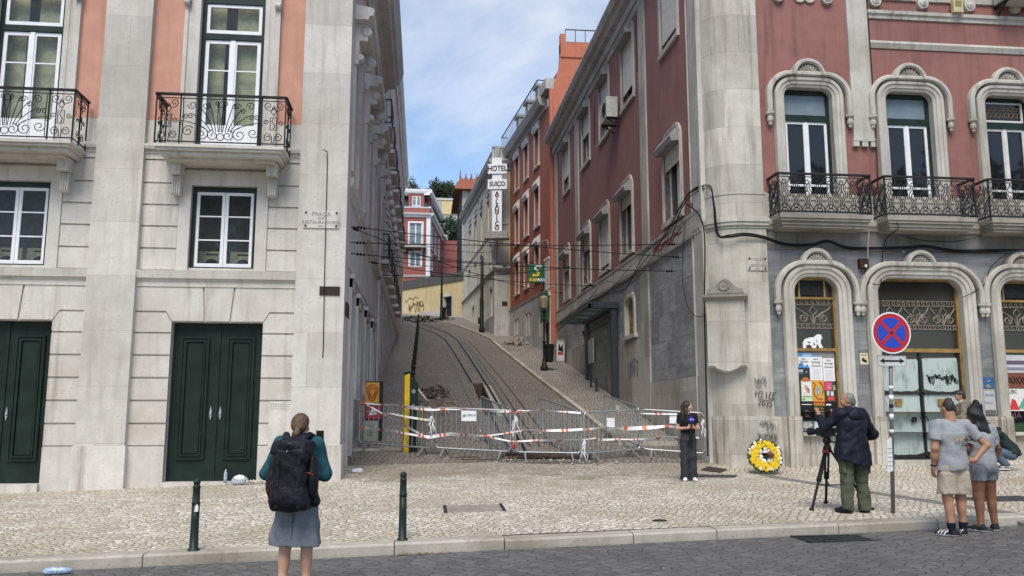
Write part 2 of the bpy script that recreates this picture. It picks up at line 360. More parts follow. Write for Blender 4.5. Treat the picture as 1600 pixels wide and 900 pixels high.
def gz(X, Y):
    if Y < kerbY(X): return .018 * max(-30, min(30, X))
    t = (Y - kerbY(X)) / (facY(X) - kerbY(X)); zk = .018 * X + .12
    z = zk + (interp(X, FAC) - zk) * t if t <= 1 else interp(X, FAC)
    return z + (interp(Y, SLOPE) if Y > 17 else 0)
# ================================================================ THE SETTING
def sheet(name, xs, ysf, mat, dz=0, skip=None, zf=None):
    """xs: list of X; ysf(x): list of Y for this X; a sheet laid on the ground function"""
    zf = zf or gz; b = MB(); g = []
    for x in xs: g.append([(x, y, zf(x, y) + dz) for y in ysf(x)])
    n = len(g[0]); vs = [v for c in g for v in c]; fs = []
    for i in range(len(g) - 1):
        for j in range(n - 1):
            if skip and skip((g[i][j][0] + g[i + 1][j][0]) / 2, (g[i][j][1] + g[i][j + 1][1]) / 2): continue
            fs.append((i * n + j, (i + 1) * n + j, (i + 1) * n + j + 1, i * n + j + 1))
    b.smooth = True; b.add(vs, fs); return b.build(name, mat, kind='structure', recalc=False)
lin = lambda a, b, n: [a + (b - a) * i / n for i in range(n + 1)]
b = MB(); b.quad((-400, -300, -3), (400, -300, -3), (400, 600, -3), (-400, 600, -3)); b.build('ground', M['soil'], kind='structure')
sheet('road', lin(-50, 50, 50), lambda x: [-60, -20, 0, 4, 7, kerbY(x) - 3, kerbY(x) - .04], M['road'], zf=lambda x, y: .018 * max(-30, min(30, x)) - (.0 if y < 9 else 0))
def pav_skip(x, y): return False
sheet('pavement', sorted(set(lin(-30, -8, 11) + lin(-8, 14, 66) + lin(14, 34, 10))), lambda x: lin(kerbY(x) + .27, 19.2, 34), M['sidewalk'])
# kerb stones
b = MB(); x = -24.0; rk = random.Random(3)
while x < 26:
    L = rk.uniform(1.0, 1.7); x1 = x + L; h = rk.uniform(-.008, .008)
    c0, c1 = kerbY(x), kerbY(x1)
    for s0, s1 in ((x + .006, x1 - .006),):
        a0, a1 = kerbY(s0), kerbY(s1); z0, z1 = .018 * s0 + .122 + h, .018 * s1 + .122 + h; e = .025
        vs = [(s0, a0, z0 - .3), (s1, a1, z1 - .3), (s1, a1, z1 - e), (s0, a0, z0 - e), (s0, a0 + e, z0), (s1, a1 + e, z1), (s1, a1 + .30, z1 + .004), (s0, a0 + .30, z0 + .004), (s0, a0 + .30, z0 - .3), (s1, a1 + .30, z1 - .3)]
        b.add(vs, [(0, 1, 2, 3), (3, 2, 5, 4), (4, 5, 6, 7), (7, 6, 9, 8), (0, 3, 4, 7, 8), (1, 9, 6, 5, 2)])
    x = x1
b.build('kerb', M['kerb'], kind='structure')
# sloping street
TR = (1.80, 2.16, 25.2, 31.6)
def street_skip(x, y): return TR[0] < x < TR[1] and TR[2] < y < TR[3]
sx = sorted(set([-14, -11, -8, -5, -3, -1.75, -1, -.25, .5, 1.2, TR[0], TR[1], 2.8, 3.5, 4.2, 5, 5.7, 6.4, 7.5, 9]))
sy = sorted(set(lin(19.2, 24, 10) + [TR[2], TR[3]] + lin(33, 75, 21)))
sheet('cobbled_street', sx, lambda x: sy, M['sett'], skip=street_skip)
def kerbR(y): return interp(y, [(19, 4.95), (22, 4.85), (26.4, 4.70), (33.4, 4.33), (44, 3.88), (49.2, 3.72), (54, 3.0), (59, 2.0), (64, 0.2), (73, -5)])
def kerbL(y): return interp(y, [(19, -.3), (57, -.33), (64, -1.3)])
def strip(name, a, c, y0, y1, n, mat, h, kerb=True):
    b = MB(); ys = lin(y0, y1, n); b.smooth = False
    for y, y2 in zip(ys, ys[1:]):
        z = lambda xx, yy: gz(xx, yy)
        for k, (u0, u1, d0, d1) in enumerate(((0, .14, h, h), (.14, 1, h, h))):
            def P(yy, t, hh):
                xa, xc = a(yy), c(yy); w = xc - xa; xx = xa + (math.copysign(min(.14, abs(w)), w) if t == .14 else w * t); return (xx, yy, z(xx, yy) + hh)
            b.k = 0 if k else 1
            b.quad(P(y, u0, d0), P(y, u1, d1), P(y2, u1, d1), P(y2, u0, d0))
        b.k = 1; xa = a(y); xb = a(y2)
        b.quad((xa, y, z(xa, y) - .05), (xa, y, z(xa, y) + h), (xb, y2, z(xb, y2) + h), (xb, y2, z(xb, y2) - .05))
    b.k = 1; b.quad((a(y0), y0, gz(a(y0), y0) - .1), (c(y0), y0, gz(c(y0), y0) - .1), (c(y0), y0, gz(c(y0), y0) + h), (a(y0), y0, gz(a(y0), y0) + h))
    return b.build(name, [mat, M['kerb']], kind='structure')
strip('street_pavement', kerbR, lambda y: interp(y, [(21, 6.4), (39, 6.3), (51, 5.5), (59.5, 4.2), (66, 3.2), (73, -2.4)]), 21.3, 73, 50, M['walk2'], .11)
strip('street_pavement', kerbL, lambda y: -1.75 if y < 58 else -4, 20.8, 64, 40, M['walk2'], .07)
# rails: grooves of worn steel set in the setts
def ribbon(b, pts, w, dz):
    for (x, y), (x2, y2) in zip(pts, pts[1:]):
        n = max(1, int(abs(y2 - y) / 1.0))
        for i in range(n):
            s, t = i / n, (i + 1) / n; xa, ya, xb, yb = x + (x2 - x) * s, y + (y2 - y) * s, x + (x2 - x) * t, y + (y2 - y) * t
            dx, dy = xb - xa, yb - ya; L = math.hypot(dx, dy); nx, ny = dy / L * w / 2, -dx / L * w / 2
            b.quad((xa - nx, ya - ny, gz(xa, ya) + dz), (xa + nx, ya + ny, gz(xa, ya) + dz), (xb + nx, yb + ny, gz(xb, yb) + dz), (xb - nx, yb - ny, gz(xb, yb) + dz))
TRK = {'a': [(1.98, 25.0), (2.05, 21.0), (2.1, 19.9)], 'b': [(1.78, 31.8), (1.5, 41), (1.2, 48.5), (.7, 53), (-.6, 58.5), (-3.2, 63)],
       'c': [(2.44, 19.9), (2.40, 23.3), (2.32, 30.2), (2.1, 40), (1.86, 48.6), (1.35, 53.5), (.1, 59.5), (-2.4, 64.2)]}
THIN = [[(1.62, 20.5), (1.52, 27), (1.25, 38), (.95, 47)], [(3.22, 21), (3.03, 31.5), (2.75, 41), (2.5, 48)], [(2.86, 21), (2.72, 31), (2.45, 41), (2.2, 48)], [(2.62, 21), (2.52, 31), (2.3, 41), (2.03, 48)]]
b = MB()
for k, p in TRK.items(): ribbon(b, p, .19, .008)
b.build('tram_track_bed', plain('track_concrete', (.14, .135, .125), .8, var=.25, obj=False), kind='structure')
b = MB()
for k, p in TRK.items(): ribbon(b, p, .10, .013)
for p in THIN: ribbon(b, p, .05, .009)
b.build('tram_rails', M['rail'], kind='structure')
b = MB()
for k, p in TRK.items(): ribbon(b, p, .06, .017)
b.build('tram_slot', M['dark'], kind='structure')
# trench dug along the cable slot
b = MB(); x0, x1, y0, y1 = TR; g = lambda x, y, d: (x, y, gz(x, y) - d)
ys = lin(y0, y1, 6)
for a_, c_ in zip(ys, ys[1:]):
    b.quad(g(x0, a_, 0), g(x0, c_, 0), g(x0 + .03, c_, .7), g(x0 + .03, a_, .7)); b.quad(g(x1, a_, 0), g(x1, c_, 0), g(x1 - .03, c_, .7), g(x1 - .03, a_, .7)); b.quad(g(x0, a_, .7), g(x1, a_, .7), g(x1, c_, .7), g(x0, c_, .7))
b.quad(g(x0, y0, 0), g(x1, y0, 0), g(x1, y0, .7), g(x0, y0, .7)); b.quad(g(x0, y1, 0), g(x1, y1, 0), g(x1, y1, .7), g(x0, y1, .7))
b.build('trench', M['soil'], kind='structure')
b = MB()
b.add([(TR[1] + .02, 25, gz(2.2, 25) + .01), (TR[1] + .3, 25, gz(2.5, 25) + .01), (TR[1] + .28, 31, gz(2.4, 31) + .01), (TR[1] + .02, 31.2, gz(2.2, 31.2) + .01)], [(0, 1, 2, 3)])
b.build('trench_edge', plain('pale_concrete', (.33, .29, .24), .9, var=.3, obj=False), kind='structure')

# ================================================================ LEFT CORNER BUILDING
FL = Fr((0, 17.3, 0), (1, 0, 0), (0, -1, 0))           # front, u = X
FLS = Fr((-1.65, 0, 0), (0, 1, 0), (1, 0, 0))          # flank along the street, u = Y
YB = 29.8
LB = empty('corner_building', 'pale limestone building with salmon panels, green doors and two scrolled iron balconies', 'building', (-1.65, 17.3, 0))
BAYS = (-4.06, -8.06, -12.06)
rec = -.07                                             # bay recess
def rust_bay(b, xc):
    l, r = xc - 1.60, xc + 1.50 + .0
    b.k = 0
    hd = (xc - .89, xc + .87, .1, 3.44); hw = (xc - .65, xc + .64, 4.53, 6.22); hu = (xc - .66, xc + .65, 6.9, 10.9)
    b.holes(FL, l, r, -.6, 4.2, [hd], rec - .035, .28)
    b.holes(FL, l, r, 4.2, 6.78, [hw], rec - .035, .2)
    # rusticated courses as raised slabs with open joints between them
    ztops = [1.03, 1.46, 1.90, 2.34, 2.78, 3.22]
    g = .018; zz = [.0] + ztops
    for i in range(len(ztops)):
        z0, z1 = (zz[i] if i else -.4), ztops[i]
        if i == 0: continue
        for a, c in ((l, hd[0] - .0), (hd[1], r)): b.fbox(FL, a, c, z0 + g, z1 - g, rec - .05, rec)
    for a, c in ((l, hd[0]), (hd[1], r)):
        b.fbox(FL, a, c, -.4, 1.03 - .004, rec - .05, rec + .015)
    # voussoirs over the door
    z0, z1 = 3.22 + g, 3.62
    b.prism(FL, [(l, z0), (hd[0], z0), (hd[0], 3.44), (hd[0] - .02, z1 - .16), (hd[0] - .12, z1), (l, z1)], rec - .05, rec)
    b.prism(FL, [(r, z0), (r, z1), (hd[1] + .12, z1), (hd[1] + .02, z1 - .16), (hd[1], 3.44), (hd[1], z0)], rec - .05, rec)
    zt = 4.14
    b.prism(FL, [(l, z1 + 2 * g), (hd[0] - .12, z1 + 2 * g), (hd[0] + .0, 3.46), (xc - .27, 3.46), (xc - .33, zt), (l, zt)], rec - .05, rec)
    b.prism(FL, [(xc - .235, 3.46), (xc + .215, 3.46), (xc + .275, zt), (xc - .295, zt)], rec - .05, rec + .004)
    b.prism(FL, [(xc + .25, 3.46), (hd[1], 3.46), (hd[1] + .12, z1 + 2 * g), (r, z1 + 2 * g), (r, zt), (xc + .31, zt)], rec - .05, rec)
    # mezzanine courses beside the window
    zs = [4.47, 4.91, 5.36, 5.80, 6.25, 6.74]
    for z0, z1 in zip(zs, zs[1:]):
        for a, c in ((l, xc - .89), (xc + .88, r)): b.fbox(FL, a, c, z0 + g, z1 - g, rec - .05, rec)
    # flat window surround
    for a, c, d, e in ((xc - .88, hw[0], 4.47, 6.5), (hw[1], xc + .87, 4.47, 6.5), (hw[0], hw[1], hw[3], 6.5)): b.fbox(FL, a, c, d, e, rec - .05, rec + .02)
    b.fbox(FL, xc - .88, xc + .87, 6.5, 6.52, rec - .05, rec + .035)
    # belt mouldings
    b.mould(FL, l, r, [(4.14, rec - .05), (4.14, rec + .02), (4.24, rec + .02), (4.25, rec + .04), (4.29, rec + .045), (4.30, rec + .09), (4.41, rec + .11), (4.46, rec + .12), (4.47, rec - .05)])
    b.mould(FL, l, r, [(6.74, rec - .05), (6.74, rec + .02), (6.84, rec + .02), (6.85, rec + .04), (6.92, rec + .05), (6.93, rec + .10), (6.99, rec + .12), (7.03, rec + .12), (7.04, rec - .05)])
    # stone dado and upper surround
    for a, c in ((l, xc - .98), (xc + .97, r)): b.fbox(FL, a, c, 7.02, 7.56, rec - .03, rec + .0)
    for sg in (-1, 1):
        u0 = xc + sg * .655; u1 = xc + sg * .97
        for (a, c, d) in ((.0, .10, .05), (.10, .24, .035), (.24, .315, .07)):
            q0, q1 = sorted((u0 + sg * a, u0 + sg * c)); b.fbox(FL, q0, q1, 7.02, 11.2, rec - .10, rec + d)
        # console scroll at the head of the surround
        q0, q1 = sorted((u0 + sg * .2, u0 + sg * .33)); b.fbox(FL, q0, q1, 10.05, 11.2, rec, rec + .13)
        b.lathe(FL.p((q0 + q1) / 2 - .065, 10.1, rec + .10), [(.05, 0), (.075, .02), (.075, .11), (.05, .13)], 12, (1, 0, 0))
    b.k = 1
    b.holes(FL, l, r, 7.5, 18, [hu], rec - .02, .2)
b = MB()
for xc in BAYS: rust_bay(b, xc)
# flank of the building along the sloping street
b.k = 2
sd = [(19.35, 20.3, .3, 4.45), (21.35, 22.35, 2.0, 4.28), (24.4, 25.5, 2.2, 4.35), (27.3, 28.2, 2.0, 4.35)]
su = [(18.6, 19.9, 6.9, 10.0), (22.5, 23.7, 6.9, 10.0), (26.4, 27.6, 6.9, 10.0)]
b.holes(FLS, 17.3, YB, -.5, 6.3, sd, -.02, .22)
b.mould(FLS, 17.9, YB, [(6.3, -.02), (6.32, .03), (6.42, .05), (6.46, .10), (6.62, .12), (6.64, -.02)])
b.mould(FLS, 17.9, YB, [(4.78, -.02), (4.79, .025), (4.9, .03), (4.91, -.02)])
for a, c, d, e in sd:
    for q in ((a - .2, a, d, e + .2), (c, c + .2, d, e + .2), (a - .2, c + .2, e, e + .2)): b.fbox(FLS, *q, -.02, .035)
    b.fbox(FLS, a - .24, c + .24, e + .2, e + .3, -.02, .09)
b.k = 3
b.holes(FLS, 17.9, YB, 6.62, 18, su, -.02, .22)
b.k = 2
for a, c, d, e in su:
    for q in ((a - .25, a, d, e + .3), (c, c + .25, d, e + .3), (a - .25, c + .25, e, e + .3)): b.fbox(FLS, *q, -.02, .06)
    for y in (a - .2, c + .2):                                                    # consoles carrying the hood
        b.fbox(FLS, y - .09, y + .09, 9.35, 10.3, -.02, .12); b.fbox(FLS, y - .07, y + .07, 9.9, 10.3, .12, .30)
        for zz_, rr, dd in ((10.12, .12, .27), (9.5, .08, .15)):
            b.lathe(FLS.p(y - .1, zz_, dd), [(rr * .6, 0), (rr, .02), (rr, .18), (rr * .6, .2)], 12, (0, 1, 0))
    b.mould(FLS, a - .5, c + .5, [(10.3, -.02), (10.3, .32), (10.38, .34), (10.40, .42), (10.52, .46), (10.58, .40), (10.66, -.02)])
# the deep main cornice
b.k = 2
for F_, u0, u1 in ((FLS, 16.55, YB),):
    b.mould(F_, u0, u1, [(12.6, -.02), (12.6, .05), (12.75, .08), (12.78, .12), (13.1, .12), (13.15, .18), (13.25, .24), (13.3, .50), (13.42, .55), (13.45, .62), (13.62, .68), (13.8, .76), (13.9, .78), (14.05, .05), (14.05, -.02)])
b.mould(FL, -30, -1.65, [(12.6, -.02), (12.6, .05), (12.78, .12), (13.1, .12), (13.25, .24), (13.3, .50), (13.45, .62), (13.62, .68), (13.8, .76), (13.9, .78), (14.05, -.02)])
b.quad((-30, 17.35, 14.05), (-1.65, 17.35, 14.05), (-1.65, YB, 14.05), (-30, YB, 14.05))
b.quad((-30, YB, -1), (-1.65, YB, -1), (-1.65, YB, 14), (-30, YB, 14))
b.build('wall', [M['lioz'], M['pink'], M['lioz_side'], M['pink2']], LB)
# pilasters
for x0, x1 in ((-6.57, -5.65), (-10.57, -9.65)):
    b = MB(); b.k = 0; b.fbox(FL, x0, x1, 1.04, 12.7, rec - .05, .06); b.k = 1; b.fbox(FL, x0 - .03, x1 + .03, -.5, 1.04, rec - .05, .085); b.build('pilaster', [M['liozj'], M['lioz_plinth']], LB)
b = MB(); b.k = 0
b.box(-2.57, -1.60, 17.24, 17.92, 1.04, 12.7); b.k = 1; b.box(-2.60, -1.565, 17.215, 17.94, -.5, 1.04); b.build('corner_pilaster', [M['liozj'], M['lioz_plinth']], LB)
# doors
def panel_door(xc, w0, w1, z0, z1, parent):
    fr = MB(); F = FL; d = -.30
    mid = (w0 + w1) / 2
    fr.fbox(F, w0, w1, z0 - .3, z0, -.4, .03)
    fr.build('door_step', M['lioz'], parent)
    for a, c, sg in ((w0, mid - .006, 1), (mid + .006, w1, -1)):
        lf = MB(); lf.fbox(F, a, c, z0, z1, d - .05, d + .02)
        pa, pc, pz0, pz1 = a + .17, c - .17, z0 + .42, z1 - .28
        for k, (o, e) in enumerate(((0, .05), (.035, .03), (.07, .055), (.12, .03))):
            pts = [(pa + o, pz0 + o), (pc - o, pz0 + o), (pc - o, pz1 - o), (pa + o, pz1 - o)]
            if k == 3: lf.prism(F, pts, d, d + .045)
            else:
                pin = [(pa + o + .03, pz0 + o + .03), (pc - o - .03, pz0 + o + .03), (pc - o - .03, pz1 - o - .03), (pa + o + .03, pz1 - o - .03)]
                lf.sweep(F, [(pts + pts[:1], d + .02), (pts + pts[:1], d + .02 + e), (pin + pin[:1], d + .02 + e), (pin + pin[:1], d + .02)])
        if sg == -1: lf.fbox(F, a - .03, a + .03, z0, z1, d, d + .045)
        leaf = lf.build('door_leaf', M['doorg'], parent)
        h = MB(); hx = (c - .085) if sg == 1 else (a + .085)
        h.prism(F, [(hx - .025, z0 + 1.27), (hx, z0 + 1.18), (hx + .025, z0 + 1.27), (hx + .018, z0 + 1.36), (hx, z0 + 1.46), (hx - .018, z0 + 1.36)], d + .02, d + .04); h.ball(tuple(F.p(hx, z0 + 1.3, d + .055)), .022)
        h.build('knocker', M['steel'], leaf)
for xc in BAYS: panel_door(xc, xc - .89, xc + .87, .345 if xc > -6 else .33, 3.44, LB)
# windows
def sash(b, F, u0, u1, z0, z1, d, t=.055, rows=(), cols=()):
    for q in ((u0 + t, u1 - t, z0, z0 + t * 1.2), (u0 + t, u1 - t, z1 - t, z1), (u0, u0 + t, z0, z1), (u1 - t, u1, z0, z1)): b.fbox(F, *q, d - .02, d + .02)
    for z in rows: b.fbox(F, u0 + t, u1 - t, z - .014, z + .014, d - .015, d + .012)
    for u in cols: b.fbox(F, u - .014, u + .014, z0 + t * 1.2, z1 - t, d - .014, d + .011)
def curtain(F, u0, u1, z0, z1, d, parent, mat, n=22, name='curtain'):
    b = MB(); b.smooth = True; us = lin(u0, u1, n * 2)
    vs = [F.p(u, z, d + .025 * math.sin(i * 2.1 + (1.3 if i % 3 else 0))) for z in (z0, z1) for i, u in enumerate(us)]; m_ = len(us)
    b.add(vs, [(i, i + 1, m_ + i + 1, m_ + i) for i in range(m_ - 1)]); return b.build(name, mat, parent)
def room(F, u0, u1, z0, z1, d0, d1, parent, mat, name='room'):
    b = MB()
    P = F.p
    b.quad(P(u0, z0, d1), P(u1, z0, d1), P(u1, z1, d1), P(u0, z1, d1))
    b.quad(P(u0, z0, d0), P(u0, z0, d1), P(u0, z1, d1), P(u0, z1, d0)); b.quad(P(u1, z0, d0), P(u1, z0, d1), P(u1, z1, d1), P(u1, z1, d0))
    b.quad(P(u0, z0, d0), P(u1, z0, d0), P(u1, z0, d1), P(u0, z0, d1)); b.quad(P(u0, z1, d0), P(u1, z1, d0), P(u1, z1, d1), P(u0, z1, d1))
    return b.build(name, mat, parent)
def low_window(xc, parent):
    F = FL; a, c, z0, z1 = xc - .65, xc + .64, 4.53, 6.22; d = rec - .16
    fr = MB()
    for q in ((a + .075, c - .075, z1 - .09, z1), (a, a + .075, z0, z1), (c - .075, c, z0, z1), (a + .075, c - .075, z0, z0 + .035)): fr.fbox(F, *q, d - .05, d + .06)
    w = fr.build('window', M['green'], parent)
    s_ = MB(); mid = (a + c) / 2
    for u0, u1 in ((a + .08, mid - .004), (mid + .004, c - .08)):
        h = z1 - .1 - (z0 + .04); sash(s_, F, u0, u1, z0 + .04, z1 - .1, d, .062, rows=(z0 + .1 + h * .32, z0 + .07 + h * .655))
    s_.build('sash', M['white'], w)
    p = MB(); p.fbox(F, a + .08, c - .08, z0 + .05, z1 - .1, d - .01, d - .004); p.build('pane', M['glassc'], w)
    room(F, a - .3, c + .3, z0 - .1, z1 + .2, d - .03, d - 1.0, w, M['dimroom'])
    for u in (a + .33, c - .33):
        k = MB(); k.fbox(F, u - .27, u + .27, z0 - .05, z0 + .44, d - .62, d - .4); k.k = 1; k.prism(F, [(u + .17 * math.cos(t), z0 + .08 + .2 * math.sin(t)) for t in lin(0, math.pi, 12)], d - .4, d - .39); k.fbox(F, u - .12, u + .12, z0 + .36, z0 + .39, d - .4, d - .39); k.build('reflection_box', [M['curtain'], M['ink']], w)  # added box with dark arch, standing in for a reflection in the pane
def tall_window(xc, parent):
    F = FL; a, c, z0, z1 = xc - .66, xc + .65, 6.9, 10.3; d = rec - .15
    fr = MB()
    for q in ((a, a + .085, z0, 10.9), (c - .085, c, z0, 10.9), (a + .085, c - .085, 9.40, 9.53)): fr.fbox(F, *q, d - .05, d + .05)
    fr.fbox(F, a + .085, c - .085, 10.2, 10.35, d - .05, d + .048)
    w = fr.build('window', M['green'], parent)
    s_ = MB(); mid = (a + c) / 2
    sash(s_, F, a + .09, c - .09, 9.54, 10.19, d, .065)
    for u0, u1 in ((a + .09, mid - .003), (mid + .003, c - .09)):
        sash(s_, F, u0, u1, z0, 9.39, d, .075, rows=(8.73,)); s_.fbox(F, u0 + .075, u1 - .075, z0 + .09, 7.55, d - .015, d + .01); s_.fbox(F, u0 + .13, u1 - .13, z0 + .12, 7.45, d, d + .02)
    s_.fbox(F, mid - .045, mid + .045, z0 + .003, 9.387, d + .001, d + .04)
    s_.build('sash', M['white'], w)
    p = MB(); p.fbox(F, a + .09, c - .09, 7.5, 10.2, d - .012, d - .006); p.build('pane', M['glassc'], w)
    room(F, a - .2, c + .2, 6.9, 10.9, d - .03, d - 1.1, w, M['room'])
    curtain(F, a + .05, mid - .22, 6.9, 10.4, d - .22, w, M['curtain']); curtain(F, mid + .02, c - .05, 6.9, 10.4, d - .16, w, M['curtain'])
for xc in BAYS: low_window(xc, LB); tall_window(xc, LB)
# scrolled iron balconies
def balcony_left(xc, parent):
    F = FL; a, c, D = xc - 1.20, xc + 1.27, .74
    b = MB()
    for (e, z0, z1, dd) in ((0, 6.77, 6.83, D), (.04, 6.72, 6.77, D - .04), (.10, 6.64, 6.72, D - .12), (.22, 6.58, 6.64, D - .3)): b.fbox(F, a + e, c - e, z0, z1, -.1, dd)
    bal = b.build('balcony', M['lioz'], parent)
    for u in (a + .30, c - .30):
        k = MB(); k.fbox(F, u - .10, u + .10, 6.36, 6.58, -.1, .30); k.fbox(F, u - .12, u + .12, 6.56, 6.60, -.1, .36); k.fbox(F, u - .085, u + .085, 5.98, 6.36, -.1, .13)
        for i in range(4): k.fbox(F, u - .075 + i * .042, u - .05 + i * .042, 6.0, 6.34, .13, .16)
        k.lathe(F.p(u, 6.47, .30), [(.06, 0), (.06, .02), (.03, .02), (.03, .035)], 12, (0, -1, 0)); k.build('bracket', M['lioz'], bal)
    r = MB(); zb, zt = 6.88, 7.83; d = D - .05
    def P(u, z): return F.p(u, z, d)
    r.fbox(F, a - .02, c + .02, zt, zt + .035, d - .04, d + .04)
    for u in (a, c): r.fbox(F, u - .035, u + .035, zt, zt + .035, 0, d)
    r.fbox(F, a, c, zb, zb + .02, d - .012, d + .012); r.fbox(F, a, c, zt - .07, zt - .055, d - .01, d + .01)
    for u in (a, a + .46, c - .46, c): r.fbox(F, u - .013, u + .013, 6.83, zt, d - .013, d + .013)
    for u in (a, c):
        for z in (zb, zt - .07): r.fbox(F, u - .01, u + .01, z, z + .02, 0, d)
        for dd in (.02, .36): r.fbox(F, u - .012, u + .012, 6.83, zt, dd, dd + .024)
    R_ = .0085
    def cv(pts, rr=R_, side=None):
        r.tube([(side.p(*q, 0) if side else P(*q)) for q in pts], rr, 4, False)
    def small(cu, w, side=None):
        h = zt - zb; zc = zb + h * .45
        for sg in (-1, 1):
            cv(scroll(cu + sg * w * .24, zb + .14, .085, math.pi / 2, 1.3, sg), side=side)
            cv([(cu + sg * .02, zb + .03), (cu + sg * .03, zb + .16), (cu + sg * w * .2, zb + .22)], side=side)
            cv(scroll(cu + sg * w * .27, zt - .16, .085, -math.pi / 2, 1.3, -sg), side=side)
            cv([(cu + sg * w * .27, zt - .245), (cu + sg * .05, zt - .27), (cu, zt - .2)], side=side)
            cv(scroll(cu + sg * w * .36, zc + .02, .055, 0, 1.2, sg), side=side)
        q = [(cu - .06, zc - .13), (cu + .06, zc - .13), (cu + .06, zc + .13), (cu - .06, zc + .13), (cu - .06, zc - .13)]; cv(q, side=side)
        cv([(cu, zc - .13), (cu + .03, zc - .04), (cu - .03, zc + .04), (cu, zc + .13)], side=side)
        cv([(cu, zc + .17), (cu + .055, zc + .24), (cu + .02, zc + .33), (cu, zc + .36), (cu - .02, zc + .33), (cu - .055, zc + .24), (cu, zc + .17)], side=side)
    small(a + .23, .40); small(c - .23, .40)
    for u in (a, c): small(.34, .40, Fr(F.p(u, 0, .0), (0, -1, 0), (1, 0, 0)))
    cu = (a + c) / 2; w = (c - a) / 2 - .50
    for sg in (-1, 1):
        for k in range(5):                                   # the fan of curved strands
            t = k / 4; x1 = cu + sg * (.10 + w * .92 * t); z1 = zt - .12 - .42 * t ** 1.6; x0 = cu + sg * (.04 + .05 * k)
            pts = [(x0, zb + .22), (x0 + sg * .02, zb + .36 - .05 * t), ((x0 * .45 + x1 * .55), (zb + .42 + (z1 - zb - .4) * .75 - .02 * t)), (x1 - sg * .03, z1 + .02)]
            pp = []
            for i in range(11):
                s_ = i / 10; q = [(1 - s_) ** 3, 3 * s_ * (1 - s_) ** 2, 3 * s_ * s_ * (1 - s_), s_ ** 3]; pp.append((sum(q[j] * pts[j][0] for j in range(4)), sum(q[j] * pts[j][1] for j in range(4))))
            cv(pp); cv(scroll(pp[-1][0], pp[-1][1] - .055, .055, math.pi / 2, 1.2, sg))
        cv(scroll(cu + sg * .14, zb + .15, .12, math.pi / 2, 1.4, sg)); cv(scroll(cu + sg * .36, zb + .17, .14, math.pi * .5, 1.5, -sg)); cv(scroll(cu + sg * .62, zb + .22, .12, math.pi * .2, 1.4, sg))
        cv(scroll(cu + sg * .30, zt - .20, .075, 0, 1.2, -sg)); cv(scroll(cu + sg * .56, zt - .19, .09, math.pi, 1.3, sg)); cv(scroll(cu + sg * .68, zt - .42, .06, math.pi, 1.3, sg))
        cv([(cu + sg * .02, zb + .22), (cu + sg * .015, zb + .5), (cu + sg * .07, zt - .1)])
        cv([(cu + sg * w, zb), (cu + sg * (w - .02), zb + .5), (cu + sg * w, zt - .06)])
    cv(circ(cu, zb + .12, .07, 14, close=True)); cv(circ(cu, zt - .17, .06, 12, close=True))
    r.build('railing', M['black'], bal)
for xc in BAYS: balcony_left(xc, LB)
# flank windows and doors
for i, (a, c, d, e) in enumerate(sd):
    b = MB(); b.fbox(FLS, a, c, d, e, -.22, -.18); b.fbox(FLS, a + .04, (a + c) / 2 - .01, d, e - .05, -.18, -.15); b.fbox(FLS, (a + c) / 2 + .01, c - .04, d, e - .05, -.18, -.15); b.build('side_door' if i == 0 else 'side_window', M['doorg'] if i == 0 else M['slate'], LB)
for a, c, d, e in su:
    b = MB(); b.fbox(FLS, a, c, d, e, -.22, -.2); w = b.build('side_window', M['glassd'], LB)
    b = MB(); sash(b, FLS, a, (a + c) / 2, d, e, -.17, .07, rows=(d + 1, d + 2.1)); sash(b, FLS, (a + c) / 2, c, d, e, -.17, .07, rows=(d + 1, d + 2.1)); b.build('sash', M['white'], w)
b = MB(); b.fbox(FL, -3.0, -2.58, .99, 1.89, -.06, -.045)
for i in range(9):
    for j in range(3): b.k = 1; b.lathe(FL.p(-2.96 + i * .043, 1.74 + j * .045, -.0455), [(.009, 0), (.009, .003)], 6, (0, -1, 0))
b.build('vent_cover', [M['lioz_plinth'], M['ink']], LB)
# ================================================================ RIGHT CORNER BUILDING
FR = Fr((0, 18.8, 0), (1, 0, 0), (0, -1, 0))
_su = Vector((-.0125, 1, 0)).normalized()
FRS = Fr(Vector((6.55, 19.2, 0)) - _su * 19.2, _su, (-_su.y, _su.x, 0))     # flank, u close to Y
RB = empty('shop_building', 'dark red corner building with arched shopfronts, grey marble base and rounded limestone corner', 'building', (7.9, 18.8, 0))
YE = 40.2
BX = (9.08, 11.64, 14.2, 16.76)
SH = ((9.03, .53), (11.58, 1.05), (14.12, .53), (16.7, 1.05))
b = MB()
b.k = 0                                                     # red plaster of the upper front
b.holes(FR, 7.8, 24, 6.1, 15.2, [(x - .66, x + .66, 6.2, 9.45) for x in BX], 0, .3)
b.k = 1                                                     # grey marble of the ground floor
b.holes(FR, 7.8, 24, 1.55, 5.45, [(x - w - .05, x + w + .05, 1.24, 4.84) for x, w in SH], -.03, .3)
b.k = 2; b.holes(FR, 7.8, 24, 5.45, 6.1, [], -.01, .1)
b.k = 3                                                     # limestone base
b.holes(FR, 7.8, 24, -.5, 1.59, [(x - w - .02, x + w + .02, .62 if i % 2 else 1.24, 1.7) for i, (x, w) in enumerate(SH)], .0, .3)
